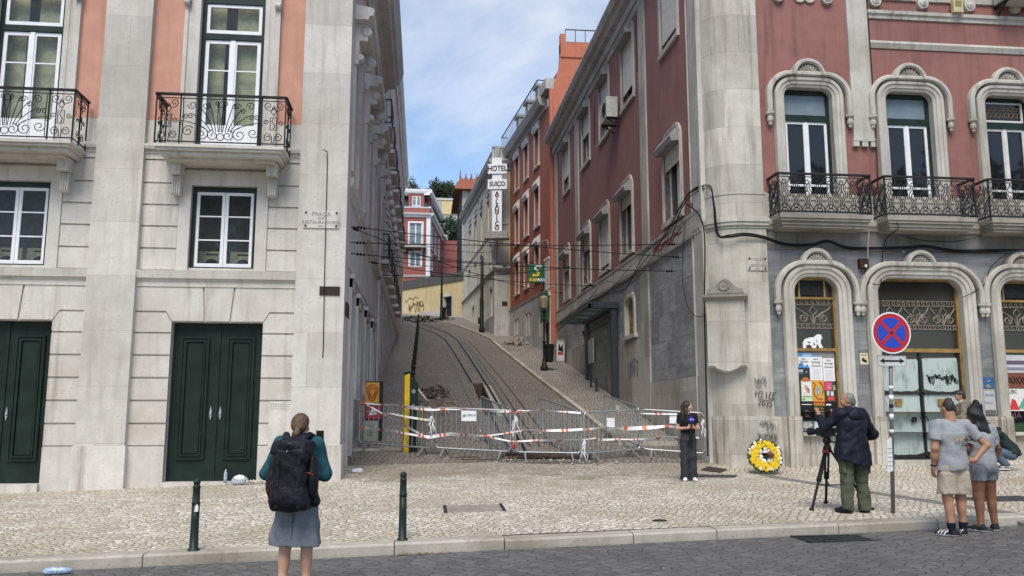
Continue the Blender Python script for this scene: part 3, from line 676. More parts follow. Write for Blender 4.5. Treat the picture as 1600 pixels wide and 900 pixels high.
for i, (x, w) in enumerate(SH):
    for sg in (-1, 1):
        q = sorted((x + sg * w, x + sg * (w + .31))); b.fbox(FR, *q, -.5, 1.59, -.05, .11)
        q = sorted((x + sg * (w + .05), x + sg * (w + .2))); b.fbox(FR, *q, -.5, 1.57, .11, .14)
    b.k = 6
    b.fbox(FR, x - w, x + w, .5 if i % 2 else 1.16, .62 if i % 2 else 1.24, -.3, .14)
    if i % 2 == 0: b.fbox(FR, x - w, x + w, -.5, 1.16, -.3, -.02)
    else: b.fbox(FR, x - w - .3, x + w + .3, -.5, .52, -.3, .26)
    b.k = 3
b.k = 6
b.fbox(FR, 7.9, 24, -.3, .46, -.05, .16)
b.mould(FR, 7.9, 24, [(5.9, -.02), (5.92, .04), (6.0, .06), (6.02, .12), (6.12, .14), (6.16, .02), (6.16, -.02)])
b.k = 6; b.fbox(FR, 7.85, 24, 6.15, 6.78, -.1, .025)
# flank
b.k = 4
WU = ((21.45, 11.6, 14.2), (25.95, 11.66, 14.05), (29.35, 11.66, 14.05), (32.7, 11.66, 14.05), (37.1, 11.66, 14.05))
WL = ((21.5, 6.78, 9.0), (26.4, 6.78, 8.98), (29.6, 6.78, 8.98), (32.8, 6.78, 8.98), (37.2, 6.78, 8.98))
HW = .74
b.holes(FRS, 19.3, YE, 6.5, 15.4, [(y - HW, y + HW, a, c) for y, a, c in WU + WL], 0, .2)
SLITS = ((24.72, 12.2, 14.0), (31.1, 12.0, 13.4))
b.k = 5
b.holes(FRS, 19.3, YE, 2.55, 6.0, [(25.6, 26.85, 4.12, 5.28), (33.4, 34.2, 3.6, 5.0)], -.02, .2)
b.k = 7; b.holes(FRS, 19.3, YE, -.5, 2.55, [], .015, .1)
# base following the slope: higher pale stone further up
for y0, y1, z in ((24.9, 28.2, 3.9), (28.2, 33.2, 4.15), (33.2, YE, 4.45)): b.fbox(FRS, y0, y1, 2.0, z, -.1, .012)
b.fbox(FRS, 24.05, 24.95, -.4, 5.95, -.1, .03)
b.k = 6
b.fbox(FRS, 19.3, YE, 5.98, 6.5, -.1, .02)
b.mould(FRS, 19.3, YE, [(5.95, -.02), (5.95, .05), (6.02, .06), (6.03, .02)]); b.mould(FRS, 19.3, YE, [(6.46, -.02), (6.46, .04), (6.55, .05), (6.56, -.02)])
for y0, y1 in ((23.82, 24.5), (34.2, 34.95), (39.6, YE)): b.fbox(FRS, y0, y1, 6.5, 14.4, -.1, .05)
b.fbox(FRS, 19.25, 19.85, -.4, 15, -.2, .035)
# cornices
b.mould(FRS, 19.2, YE, [(14.1, -.02), (14.12, .06), (14.3, .08), (14.32, .14), (14.62, .16), (14.66, .3), (14.8, .36), (14.86, .48), (15.05, .56), (15.12, .56), (15.2, -.02)])
b.k = 4; b.fbox(FRS, 19.2, YE, 15.2, 15.75, -.4, .1)
b.k = 6
b.mould(FR, 7.4, 24, [(14.1, -.02), (14.3, .08), (14.62, .16), (14.8, .36), (15.05, .56), (15.2, -.02)])
b.mould(FR, 10.70, 24, [(10.5, -.02), (10.5, .03), (10.55, .05), (10.62, .08), (10.68, .06), (10.7, -.02)])
b.mould(FR, 10.70, 24, [(11.26, -.02), (11.27, .04), (11.36, .05), (11.38, .09), (11.46, .1), (11.48, -.02)])
b.mould(FR, 10.70, 24, [(11.76, -.02), (11.77, .05), (11.9, .07), (11.92, -.02)])
for x in (8.45, 9.68, 10.92, 12.15, 13.38, 14.6): 
    b.prism(FR, [(x - .14, 11.9)] + circ(x, 11.70, .14, 10, math.pi, 2 * math.pi, True) + [(x + .14, 11.9)], -.02, .1); b.lathe(FR.p(x, 11.7, .1), [(.09, 0), (.09, .02), (.05, .035), (.02, .05)], 10, (0, -1, 0))
for x in (9.0, 9.25): b.lathe(FR.p(x, 11.72, 0), [(.14, 0), (.14, .05), (.085, .05), (.085, .01)], 16, (0, -1, 0))
b.fbox(FR, 10.16, 10.68, 8.16, 14.2, -.1, .07); b.fbox(FR, 10.13, 10.71, 8.10, 8.18, -.1, .1)
for x in (10.2, 10.42, 10.64): b.fbox(FR, x - .075, x + .075, 7.97, 8.1, -.1, .09)
# roof
b.k = 4; b.quad((6.5, 19, 15.2), (24, 18.9, 15.2), (24, 40, 15.2), (6.3, 40, 15.2)); b.quad((24, 18.8, -1), (24, 40, -1), (24, 40, 15.2), (24, 18.8, 15.2)); b.quad((6.3, YE, -1), (24, YE, -1), (24, YE, 15.2), (6.3, YE, 15.2))
b.build('wall', [M['red'], M['marble'], M['frieze'], M['lioz_base'], M['redy'], M['marbley'], M['lioz_old'], M['lioz_basey']], RB)
# rounded corner
def corner(b, z0, z1, r, xr, dd):
    c = (7.36, 19.52); pts = [(6.5, 20.0), (c[0] - r, 20.0)]
    for k in range(13):
        a = math.pi + (math.pi / 2) * k / 12; pts.append((c[0] + r * math.cos(a), c[1] + r * math.sin(a)))
    pts += [(xr, c[1] - r), (xr, 19.4)]
    n = len(pts); b.smooth = False
    b.add([(x, y, z) for z in (z0, z1) for x, y in pts], [(i, (i + 1) % n, n + (i + 1) % n, n + i) for i in range(n)] + [tuple(range(n))[::-1], tuple(range(n, 2 * n))])
b = MB(); b.k = 0
corner(b, 6.76, 15.1, .775, 7.86, 0)
corner(b, 6.2, 6.76, .80, 7.88, 0); corner(b, 6.72, 6.78, .815, 7.89, 0)
for z0, z1, r in ((5.92, 5.98, .80), (5.98, 6.06, .84), (6.06, 6.16, .87), (6.16, 6.2, .83)): corner(b, z0, z1, r, 7.93, 0)
corner(b, 1.6, 5.92, .775, 7.88, 0); b.k = 1; corner(b, -.4, 1.6, .815, 7.92, 0)
for z0, z1 in ((14.1, 14.3), (14.62, 14.8), (14.8, 15.15)): b.k = 0; corner(b, z0, z1, .8 + (z0 - 14.1) * .7, 7.9, 0)
# grooves beside the rounded shaft
b.build('corner_column', [M['lioz_oldj'], M['lioz_base']], RB)
def surround(F, xc, w, zt, zb, r, parent, profile, mat=None, name='surround'):
    b = MB(); b.smooth = False
    b.sweep(F, [(arch(w + o, zt + o, zb, r + o, xc, 8), d) for o, d in profile]); return b.build(name, mat or M['lioz_old'], parent)
def crest_hood(F, xc, w, zt, zs, r, cr_, parent):
    """curved hood on two drop finials with a fan shell at its crown"""
    b = MB()
    hp = [(0, .0), (0, .13), (.025, .17), (.09, .17), (.125, .13), (.125, .0)]
    sp = arch(w, zt, zs, r, xc, 9)
    b.sweep(F, [(arch(w + o, zt + o, zs, r + o, xc, 9), d) for o, d in hp])
    c0 = zt + .02
    b.sweep(F, [([(xc + (cr_ + o) * math.cos(math.pi * k / 16), c0 + (cr_ + o) * math.sin(math.pi * k / 16)) for k in range(17)], d) for o, d in ((-.02, .0), (-.02, .15), (.01, .2), (.07, .2), (.1, .15), (.1, 0))])
    b.prism(F, [(xc + (cr_) * math.cos(math.pi * k / 16), c0 + (cr_) * math.sin(math.pi * k / 16)) for k in range(17)], 0, .07)
    for sg in (-1, 1):
        u = xc + sg * (w + .062)
        b.fbox(F, u - .062, u + .062, zs - .0, zs + .03, 0, .17)
        b.lathe(F.p(u, zs, .085), [(.1, .02), (.1, -.03), (.07, -.05), (.055, -.09), (.075, -.14), (.07, -.2), (.04, -.25), (.045, -.28), (.012, -.32)], 10)
    h = b.build('hood', M['lioz_old'], parent)
    s_ = MB(); s_.smooth = True
    for k in range(9):
        a = math.pi * (k + .5) / 9; L = cr_ * .82
        s_.tube([F.p(xc + L * t * math.cos(a), c0 + .03 + L * t * math.sin(a), .08 + .05 * math.sin(3 * t)) for t in (.15, .4, .7, .9, 1)], [.012, .022, .032, .034, .012], 6)
    s_.ball(tuple(F.p(xc, c0 + .05, .1)), .06)
    for sg in (-1, 1): s_.tube([F.p(*q, .1) for q in scroll(xc + sg * cr_ * .55, c0 + .07, .07, math.pi / 2, 1.1, sg)], .02, 5)
    s_.build('shell_ornament', M['lioz_dark'], h)
M['lioz_dark'] = stone('carved_limestone', (.33, .30, .26), dirt=(.35, .33, .3), streak=.5, blotch=.7, speck=.6, seed=2)
SUR = [(0, -.25), (0, .03), (.03, .05), (.06, .045), (.075, .08), (.15, .09), (.165, .12), (.22, .125), (.25, .10), (.27, .0)]
for i, x in enumerate(BX):
    surround(FR, x, .6, 9.40, 6.2, .22, RB, SUR); crest_hood(FR, x, .93, 9.66, 8.72, .48, .32, RB)
for i, (x, w) in enumerate(SH):
    surround(FR, x, w, 4.80, 1.59, .36, RB, [(o * 1.12, d) for o, d in SUR]); crest_hood(FR, x, w + .36, 5.06, 4.2, .62 if w < 1 else .66, .29, RB)
# French windows on the balconies
def french(x, i, parent):
    F = FR; d = -.2; a, c = x - .6, x + .6
    fr = MB()
    for q in ((a, a + .075, 6.2, 9.4), (c - .075, c, 6.2, 9.4), (a + .075, c - .075, 9.3, 9.42), (a + .075, c - .075, 8.62, 8.78)): fr.fbox(F, *q, d - .06, d + .05)
    w = fr.build('french_window', M['green'], parent)
    s_ = MB()
    if i == 2: sash(s_, F, a + .07, c - .07, 8.78, 9.31, d, .05)
    for u0, u1 in ((a + .075, x - .005), (x + .005, c - .075)):
        sash(s_, F, u0, u1, 6.2, 8.62, d, .062); s_.fbox(F, u0 + .063, u1 - .063, 6.28, 6.78, d - .01, d + .012); s_.fbox(F, u0 + .063, u1 - .063, 7.02, 7.07, d - .01, d + .01)
    s_.fbox(F, x - .035, x + .035, 6.203, 8.617, d + .001, d + .035); s_.build('sash', M['white'] if i < 2 else M['offwhite'], w)
    p = MB(); p.k = 0; p.fbox(F, a + .07, c - .07, 6.3, 8.65, d - .02, d - .012); p.k = 1 if i < 2 else 0; p.fbox(F, a + .07, c - .07, 8.76, 9.32, d - .02, d - .012); p.build('pane', [M['glassd'], M['frost']], w)
    if i == 2:
        l = MB(); 
        for k in range(9):
            u = a + .14 + k * .115; l.tube([F.p(*q, d - .005) for q in circ(u, 8.98, .06, 10, close=True)], .008, 4, False); l.tube([F.p(*q, d - .005) for q in circ(u, 9.14, .05, 10, close=True)], .008, 4, False)
        l.build('lattice', M['brass'], w)
for i, x in enumerate(BX): french(x, i, RB)
def balcony_right(x, parent):
    F = FR; a, c, D = x - 1.09, x + 1.11, .62
    b = MB()
    for e, z0, z1, dd in ((0, 6.06, 6.16, D), (.03, 6.0, 6.06, D - .03), (.07, 5.92, 6.0, D - .08), (.1, 5.86, 5.92, D - .12)): b.fbox(F, a + e, c - e, z0, z1, -.1, dd)
    bal = b.build('balcony', M['lioz_dark'], parent)
    r = MB(); zb, zt = 6.22, 7.08; d = D - .05; rr = .0125
    r.fbox(F, a - .02, c + .02, zt, zt + .04, d - .04, d + .04); r.fbox(F, a, c, zb - .02, zb + .015, d - .02, d + .02); r.fbox(F, a, c, zt - .06, zt - .04, d - .01, d + .01)
    for u in (a, c):
        r.fbox(F, u - .035, u + .035, zt, zt + .04, 0, d); r.fbox(F, u - .015, u + .015, zb - .02, zb + .015, 0, d)
        r.fbox(F, u - .018, u + .018, 6.14, zt, d - .018, d + .018)
    sides = [(F, a, c, d)] + [(Fr(F.p(u, 0, 0), (0, -1, 0), (1, 0, 0)), 0, d, 0) for u in (a, c)]
    for G, u0, u1, dd in sides:
        nC = max(2, round((u1 - u0) / .275)); cw = (u1 - u0) / nC; h = zt - zb - .06
        for k in range(nC):
            uc = u0 + cw * (k + .5); P = lambda pts: [G.p(uc + cw * q[0], zb + h * q[1], dd) for q in pts]
            for sg in (-1, 1):
                r.tube(P([(sg * .5, 0), (sg * .42, .12), (sg * .2, .2), (sg * .14, .34), (sg * .32, .46), (sg * .36, .56), (sg * .16, .68), (sg * .2, .8), (sg * .42, .88), (sg * .5, 1)]), rr, 4, False)
                r.tube(P([(sg * .02, .1), (sg * .2, .08), (sg * .26, .0)]), rr, 4, False)
                r.tube(P([(sg * .5, .3), (sg * .34, .34), (sg * .3, .28)]), rr, 4, False); r.tube(P([(sg * .5, .72), (sg * .36, .70), (sg * .32, .76)]), rr, 4, False)
                r.tube(P([(sg * .5, .42), (sg * .5, .62)]), rr, 4, False)
            r.tube([G.p(uc + .05 * math.cos(t), zb + h * .5 + .075 * math.sin(t), dd) for t in lin(0, 2 * math.pi, 10)], rr, 4, False)
            r.tube([G.p(uc + .045 * math.cos(t), zb + h * .16 + .045 * math.sin(t), dd) for t in lin(0, 2 * math.pi, 8)], rr, 4, False)
            r.tube([G.p(uc + .045 * math.cos(t), zb + h * .86 + .05 * math.sin(t), dd) for t in lin(0, 2 * math.pi, 8)], rr, 4, False)
            r.tube(P([(0, .22), (0, .4)]), rr, 4, False); r.tube(P([(0, .6), (0, .8)]), rr, 4, False)
    r.build('railing', M['iron'], bal)
for x in BX: balcony_right(x, RB)
# shop windows and doors
def etched(F, x, w, d, parent, z0=3.62, mat=None):
    b = MB(); ln = lambda p, r=.016: b.tube([F.p(*q, d) for q in p], r, 4, False)
    for z in (z0, z0 + .10, z0 + .55, z0 + .67): ln([(x - w, z), (x + w, z)], .011)
    n = int(2 * w / .12)
    for k in range(n):
        u = x - w + .06 + k * (2 * w) / n
        for z in (z0 + .05, z0 + .61): ln(circ(u, z, .036, 8, close=True), .011); 
    m_ = max(1, round(w / .35)); cw = 2 * w / m_
    for k in range(m_):
        u = x - w + cw * (k + .5)
        for sg in (-1, 1):
            ln(scroll(u + sg * cw * .26, z0 + .24, .12, math.pi * (.5), 1.5, -sg), .021); ln([(u + sg * .02, z0 + .12), (u + sg * .06, z0 + .26), (u + sg * .18, z0 + .34), (u + sg * cw * .42, z0 + .46), (u + sg * cw * .46, z0 + .52)], .018)
            ln([(u, z0 + .52), (u + sg * .06, z0 + .46), (u + sg * .09, z0 + .40), (u + sg * .03, z0 + .33)], .014)
        ln([(u, z0 + .1), (u, z0 + .34)], .02)
    return b.build('etched_frieze', mat or M['etch'], parent)
M['etch'] = plain('etched_glass', (.20, .17, .13), .7, var=.2)
def shop_window(x, w, parent, zb):
    F = FR; d = -.2; zt = 4.80
    fr = MB(); t = .05
    for q in ((x - w, x - w + t, zb, zt), (x + w - t, x + w, zb, zt), (x - w + t, x + w - t, 3.09, 3.16), (x - w + t, x + w - t, zt - .05, zt), (x - w + t, x + w - t, 4.30, 4.35), (x - w + .18, x - w + .22, 4.35, zt - .05), (x + w - .26, x + w - .22, 4.35, zt - .05)):
        fr.fbox(F, *q, d - .04, d + .04)
    o = fr.build('shop_window', M['brass'], parent)
    p = MB(); p.fbox(F, x - w, x + w, zb, zt, d - .02, d - .01); p.build('pane', M['glassb'], o)
    p = MB(); p.fbox(F, x - w + .23, x + w - .27, 4.40, 4.75, d - .005, d + .012)
    for k in range(7): p.fbox(F, x - w + .24, x + w - .28, 4.42 + k * .05, 4.435 + k * .05, d + .012, d + .022)
    p.build('vent_louvre', M['iron'], o); etched(F, x, w - .06, d, o); return o
sw1 = shop_window(SH[0][0], .53, RB, 1.24); sw3 = shop_window(SH[2][0], .53, RB, 1.24); sw4 = shop_window(SH[3][0], 1.05, RB, .62)
x, w = SH[1]; F = FR; d = -.2
fr = MB()
for q in ((x - w, x - w + .05, .62, 4.80), (x + w - .06, x + w, .62, 4.80), (x - w + .05, x + w - .06, 3.08, 3.17), (x - w + .05, x + w - .06, 4.76, 4.80)): fr.fbox(F, *q, d - .04, d + .04)
so = fr.build('shop_entrance', M['brass'], RB)
p = MB(); p.fbox(F, x - w, x + w, .62, 4.80, d - .03, d - .02); p.build('pane', M['glassb'], so); etched(F, x, w - .06, d, so)
fr = MB()
for q in ((x - w + .06, x + w - .07, 2.10, 2.15), (x - .03, x + .03, .66, 3.08), (x - w + .06, x - w + .1, .66, 3.08), (x + w - .11, x + w - .07, .66, 3.08), (x - w, x + w, .62, .70)): fr.fbox(F, *q, d - .015, d + .02)
dl = fr.build('glass_door', M['iron'], so)
# whitewash brushed over the inside of the glass: ragged sheets
m_, n_ = newmat('brushed_whitewash'); n_.b.inputs['Roughness'].default_value = .5
pv = n_.pos(); f_ = n_.noise(n_.scale(pv, (14, 14, 2.6)), 1, 4, .6); f2 = n_.noise(pv, 3.2, 5)
n_.l.new(n_.mix(n_.ramp(n_.math('ADD', n_.math('MULTIPLY', f_, .5), n_.math('MULTIPLY', f2, .5)), .33, .5, 0, 1), (.20, .25, .235), (.40, .475, .445)), n_.b.inputs['Base Color'])
rw = random.Random(5)
def ragged(u0, u1, z0, z1, j=.018, n=10, rb=.05):
    pts = [(u + rw.uniform(-j, j), z + rw.uniform(-j, j)) for u, z in arch((u1 - u0) / 2, 0, -(z1 - z0) + rb, .05, (u0 + u1) / 2, 5)]
    low = [(u0 + (u1 - u0) * (1 - k / n), z0 - z1 + rb * abs(2 * (k / n) - 1) ** 3 + rw.uniform(-j, j) * .6) for k in range(1, n)]
    return [(u, z + z1) for u, z in pts + low]
b = MB()
for u0, u1, z0, z1 in ((x - w + .07, x - .05, 2.17, 2.92), (x + .05, x + w - .09, 2.17, 2.95), (x - w + .08, x - .05, .72, 2.09), (x + .04, x + w - .10, .74, 2.09)): b.prism(F, ragged(u0, u1, z0, z1), d - .02, d - .0165)
b.build('whitewash', m_, dl)
b = MB(); b.fbox(F, x - w + .36, x - w + .54, 1.83, 2.0, d - .01, d + .012); b.fbox(F, x + .38, x + .56, 1.83, 2.0, d - .01, d + .012); b.build('letter_plates', M['brass'], dl)
b = MB()
b.tube([F.p(x - .25 + .05 * math.sin(k), 1.52 + .05 * math.cos(k * 1.7), d + .03) for k in lin(0, 9, 14)], .014, 5); b.tube([F.p(x - .1, 1.55, d + .03), F.p(x + .02, 1.6, d + .04), F.p(x + .1, 1.5, d + .03)], .012, 5); b.ball(tuple(F.p(x - .28, 1.5, d + .04)), .05)
b.build('door_chain', M['iron'], dl)
b = MB(); b.fbox(FR, 8.62, 9.48, .50, .66, -.019, -.008)
for k in range(20): b.k = 1; b.fbox(FR, 8.64 + k * .042, 8.66 + k * .042, .51, .65, -.008, -.004)
b.build('cellar_grille', [M['iron'], M['ink']], RB)
# flank windows with their shutters
def side_window(y, z0, z1, hood, open_, parent):
    F = FRS; a, c = y - HW, y + HW
    b = MB()
    o_ = [(0, -.2), (0, .05), (.05, .06), (.06, .045), (.12, .05), (.14, .03), (.14, 0)]
    if hood: b.sweep(F, [(arch(HW + o, z1 + o + .12, z0 - (.1 if o else 0), .38 + o, y, 6), d) for o, d in o_])
    else: b.sweep(F, [([(a - o, z0), (a - o, z1 + o), (c + o, z1 + o), (c + o, z0)], d) for o, d in o_])
    b.fbox(F, a - .14, c + .14, z0 - .14, z0, -.1, .08)
    w = b.build('side_window', M['lioz_old'], parent)
    p = MB(); p.fbox(F, a, c, z0, z1 + .3, -.19, -.18); p.build('pane', M['glassd'], w)
    zs = z0 + (z1 - z0) * open_
    s_ = MB()
    zz_ = z1 - .05
    while zz_ > zs: s_.fbox(F, a + .02, c - .02, zz_ - .055, zz_, -.05, -.02); zz_ -= .062
    s_.build('roller_shutter', M['shutter'], w)
    s_ = MB(); mid = (a + c) / 2; sash(s_, F, a, mid, z0, z1, -.165, .07); sash(s_, F, mid, c, z0, z1, -.165, .07); s_.build('sash', M['offwhite'], w)
    if hood:
        k = MB(); k.add([F.p(u, z, d) for u in (a - .03, c + .03) for z, d in ((z1 - .32, -.05), (z1 - .36, .26), (z1 - .22, .30), (z1 - .02, .16), (z1 + .02, -.05))], [(0, 1, 2, 3, 4), (5, 9, 8, 7, 6), (0, 5, 6, 1), (1, 6, 7, 2), (2, 7, 8, 3), (3, 8, 9, 4), (4, 9, 5, 0)])
        k.build('shutter_box', M['greybox'], w)
for i, (y, a, c) in enumerate(WU): side_window(y, a, c, i > 0, (.12, .2, .3, .5, .3)[i], RB)
for i, (y, a, c) in enumerate(WL): side_window(y, a, c, True, (.66, .72, .1, .62, .6)[i], RB)
b = MB()
for y, a, c in SLITS: b.fbox(FRS, y - .1, y + .1, a, c, 0, .006)
b.build('slit_vent', plain('slit_shade_red', (.06, .02, .018), .9), RB)  # flat strips on the wall; the slits' shade is put into the dark red
b = MB(); b.sweep(FRS, [(arch(.5 + o, 5.28 + o, 4.12, .25 + o, 26.22), d) for o, d in ((0, -.2), (0, .06), (.06, .07), (.16, .05), (.18, 0))]); b.fbox(FRS, 25.5, 26.95, 4.0, 4.12, -.1, .09); w = b.build('grated_window', M['lioz_old'], RB)
b = MB(); b.k = 0; b.fbox(FRS, 25.6, 26.85, 4.12, 5.28, -.18, -.17); b.k = 1
for k in range(-4, 8):
    for sg in (-1, 1):
        u0, z0_ = 25.7 + k * .2, 4.12; L = 1.16; u1 = u0 + sg * .7
        b.bar(FRS.p(min(max(u0 + (.0 if sg > 0 else .5), 25.7), 26.75), z0_, -.1), FRS.p(min(max(u1 + (.0 if sg > 0 else .5), 25.7), 26.75), 5.25, -.1), .018)
b.build('window_grating', [M['glassd'], M['brass']], w)
b = MB(); b.fbox(FRS, 33.4, 34.2, 3.6, 5.0, -.18, -.17); b.build('side_window', M['glassd'], RB)
# memorial tablet on the corner
_n = Vector((-.34, -.94, 0)).normalized(); FT = Fr((6.83, 18.75, 0), Vector((-_n.y, _n.x, 0)), _n)
b = MB(); hw_ = .42
b.prism(FT, [(-hw_, 4.2), (-hw_, 2.72), (-hw_ + .14, 2.72), (-.22, 2.66), (-.06, 2.60), (.06, 2.60), (.22, 2.66), (hw_ - .14, 2.72), (hw_, 2.72), (hw_, 4.2)], -.15, .12)
b.prism(FT, [(-hw_ - .02, 2.76), (-hw_ - .02, 2.68), (-hw_ + .12, 2.68), (-.2, 2.61), (-.06, 2.555), (.06, 2.555), (.2, 2.61), (hw_ - .12, 2.68), (hw_ + .02, 2.68), (hw_ + .02, 2.76)], -.15, .07)
tab = b.build('memorial_tablet', M['lioz_oldj'], RB)
b = MB(); b.mould(FT, -hw_ - .08, hw_ + .08, [(4.2, -.15), (4.2, .14), (4.25, .2), (4.27, .24), (4.33, .25), (4.36, -.15)])
b.prism(FT, [(-.4, 4.36), (.42, 4.36), (.40, 4.46), (.28, 4.48), (.17, 4.58), (.1, 4.66), (0, 4.7), (-.1, 4.66), (-.17, 4.58), (-.26, 4.48), (-.40, 4.46)], -.1, .13)
b.lathe(FT.p(-.02, 4.55, .13), [(.13, 0), (.13, .025), (.1, .03), (.09, .015), (.04, .015), (.035, .03)], 18, tuple(_n)); b.build('tablet_cornice', M['lioz_dark'], tab)

# ================================================================ signs and fittings on the two fronts
def plaque(name, label, F, u0, u1, z0, z1, lines, mat, ink, d=0, bolts=True, cat='sign'):
    o = empty(name, label, cat, F.p((u0 + u1) / 2, z0, d))
    b = MB(); b.fbox(F, u0, u1, z0, z1, d, d + .022); b.build('plate', mat, o)
    if bolts:
        k = MB()
        for u in (u0 + .05, u1 - .05):
            for z in (z0 + .045, z1 - .045): k.lathe(F.p(u, z, d + .022), [(.022, 0), (.022, .012), (.012, .02)], 8, tuple(F.n))
        k.build('bolts', M['iron'], o)
    for s_, sz, z in lines: text(s_, sz, ink, o, F, (u0 + u1) / 2, z, d + .024)
    return o
M['letter'] = plain('grey_letters', (.24, .235, .22), .7)
plaque('street_name_plaque', 'white stone plaque reading PRAÇA DOS RESTAURADORES on the pale corner pilaster', FL, -2.46, -1.75, 5.36, 5.72, [('PRAÇA', .12, 5.645), ('DOS', .065, 5.56), ('RESTAURADORES', .095, 5.475), ('LISBOA', .04, 5.40)], M['lioz_plinth'], M['letter'], .062)
plaque('street_name_plaque', 'white stone plaque reading AVENIDA DA LIBERDADE on the rounded corner', FR, 7.38, 7.86, 4.92, 5.24, [('AVENIDA', .09, 5.175), ('DA', .05, 5.10), ('LIBERDADE', .082, 5.03), ('LISBOA', .035, 4.96)], M['lioz_oldj'], M['letter'], .06)
b = MB(); b.fbox(FL, -2.09, -1.69, 3.99, 4.17, .06, .08); b.build('wall_plate', plain('brown_enamel', (.035, .02, .016), .5), label='small dark brown plate on the front of the pale corner pilaster', cat='plate')
b = MB(); b.fbox(FLS, 17.5, 18.1, 3.62, 3.9, .06, .085); b.build('wall_plate', MATS['brown_enamel'], label='small dark brown plate just round the corner, above the alley', cat='plate')
b = MB(); b.fbox(FL, -2.04, -1.81, .36, .70, .086, .095); b.k = 1
for i in range(5):
    for j in range(6): b.fbox(FL, -2.02 + i * .042, -1.99 + i * .042, .385 + j * .052, .42 + j * .052, .095, .098)
b.build('wall_grille', [M['greybox'], M['ink']], label='square grey ventilation grille at the foot of the pale corner', cat='grille')
# alarm box, junction box, fluorescent sticker boards
b = MB(); b.k = 0; b.fbox(FR, 12.87, 13.13, 11.46, 11.8, .1, .2); b.k = 1; b.fbox(FR, 12.92, 13.08, 11.6, 11.75, .2, .206); b.build('alarm_box', [plain('cream_plastic', (.5, .42, .26), .5), plain('olive_plastic', (.2, .17, .03), .5)], label='small cream alarm box high on the red front', cat='alarm box')
b = MB(); b.fbox(FR, 10.10, 10.31, 5.02, 5.24, -.03, .1); b.k = 1; b.fbox(FR, 10.21, 10.26, 5.04, 5.10, .1, .105); b.build('junction_box', [plain('rusty_brown', (.05, .022, .014), .7, var=.4), M['paper']], label='rusty brown junction box between two shop arches', cat='junction box')
def ac_unit(name, label, F, u0, u1, z0, z1, D):
    o = empty(name, label, 'air conditioner', F.p((u0 + u1) / 2, z0, 0))
    b = MB(); b.fbox(F, u0, u1, z0, z1, .12, D)
    b.build('casing', plain('old_beige_casing', (.45, .44, .40), .6, var=.15), o)
    c = F.p(u0 + (u1 - u0) * .4, (z0 + z1) / 2, D); k = MB()
    for rr in (.08, .14, .2, .25): k.tube([c + F.u * rr * math.cos(t) + Vector((0, 0, rr * math.sin(t))) + F.n * .01 for t in lin(0, 6.283, 18)], .008, 4, False)
    for t in range(6): k.bar(c + F.n * .01, c + F.n * .01 + F.u * .25 * math.cos(t) + Vector((0, 0, .25 * math.sin(t))), .01)
    k.build('fan_grille', M['iron'], o)
    k = MB()
    for u in (u0 + .1, u1 - .1): k = MB(); k.bar(F.p(u, z0 - .03, 0), F.p(u, z0 - .03, D), .05); k.bar(F.p(u, z0 - .3, 0.03), F.p(u, z0 - .04, D - .05), .035); k.build('bracket', M['iron'], o)
    return o
ac_unit('air_conditioner', 'beige air conditioning unit on brackets below a shuttered window of the red flank', FRS, 26.9, 27.85, 11.5, 12.2, .5)
ac_unit('air_conditioner', 'air conditioning unit high on the red front, cut by the top right of the photo', FR, 14.0, 15.0, 11.72, 12.4, .5)
# posters and notices in the shop windows
def poster(label, F, u0, u1, z0, z1, d, bgc, shapes=(), lines=(), name='poster', cat='poster'):
    o = empty(name, label, cat, F.p((u0 + u1) / 2, z0, d))
    b = MB(); mats = [pm(bgc)]
    b.fbox(F, u0, u1, z0, z1, d, d + .003)
    for i, (kind, c, *a) in enumerate(shapes):
        b.k = len(mats); mats.append(pm(c)); e = d + .003 + .0012 * (i + 1); W_, H_ = u1 - u0, z1 - z0
        if kind == 'r': b.fbox(F, u0 + a[0] * W_, u0 + a[1] * W_, z0 + a[2] * H_, z0 + a[3] * H_, d, e)
        elif kind == 'p': b.prism(F, [(u0 + q[0] * W_, z0 + q[1] * H_) for q in a[0]], d, e)
        elif kind == 'c': b.prism(F, [(u0 + a[0] * W_ + a[2] * W_ * math.cos(t), z0 + a[1] * H_ + a[2] * W_ * math.sin(t) * (a[3] if len(a) > 3 else 1)) for t in lin(0, 6.2832, 18)[:-1]], d, e)
        elif kind == 'l': b.tube([F.p(u0 + q[0] * W_, z0 + q[1] * H_, e) for q in a[0]], a[1], 4, False)
    b.build('sheet', mats, o)
    for s_, sz, ru, rz_, c in lines: text(s_, sz, pm(c), o, F, u0 + ru * (u1 - u0), z0 + rz_ * (z1 - z0), d + .012, ext=.0008)
    return o
PM = {}
def pm(c):
    if c not in PM: PM[c] = plain('print_colour_%d' % len(PM), c, .55, var=.08, sc=9)
    return PM[c]
WH, BK, YL, RD, BL, GN = (.7, .7, .7), (.012, .012, .014), (.62, .42, .03), (.5, .03, .03), (.03, .12, .33), (.1, .3, .12)
dP = -.205; rp = random.Random(11)
sq = lambda n, s0: [(.5 + .4 * math.sin(k * 1.9 + s0) * (.4 + .6 * ((k * 7) % 5) / 5), .5 + .4 * math.cos(k * 2.3 + s0)) for k in range(n)]
poster('blue and grey sheet arching behind the top row of shop window posters', FR, 8.53, 9.49, 2.86, 3.08, dP - .004, (.22, .22, .21), [('p', (.07, .25, .5), [(0, 0), (.75, .0), (.6, .55), (.35, .85), (0, .95)]), ('p', (.3, .45, .6), [(.2, .5), (.45, .5), (.4, .75), (.2, .8)])])
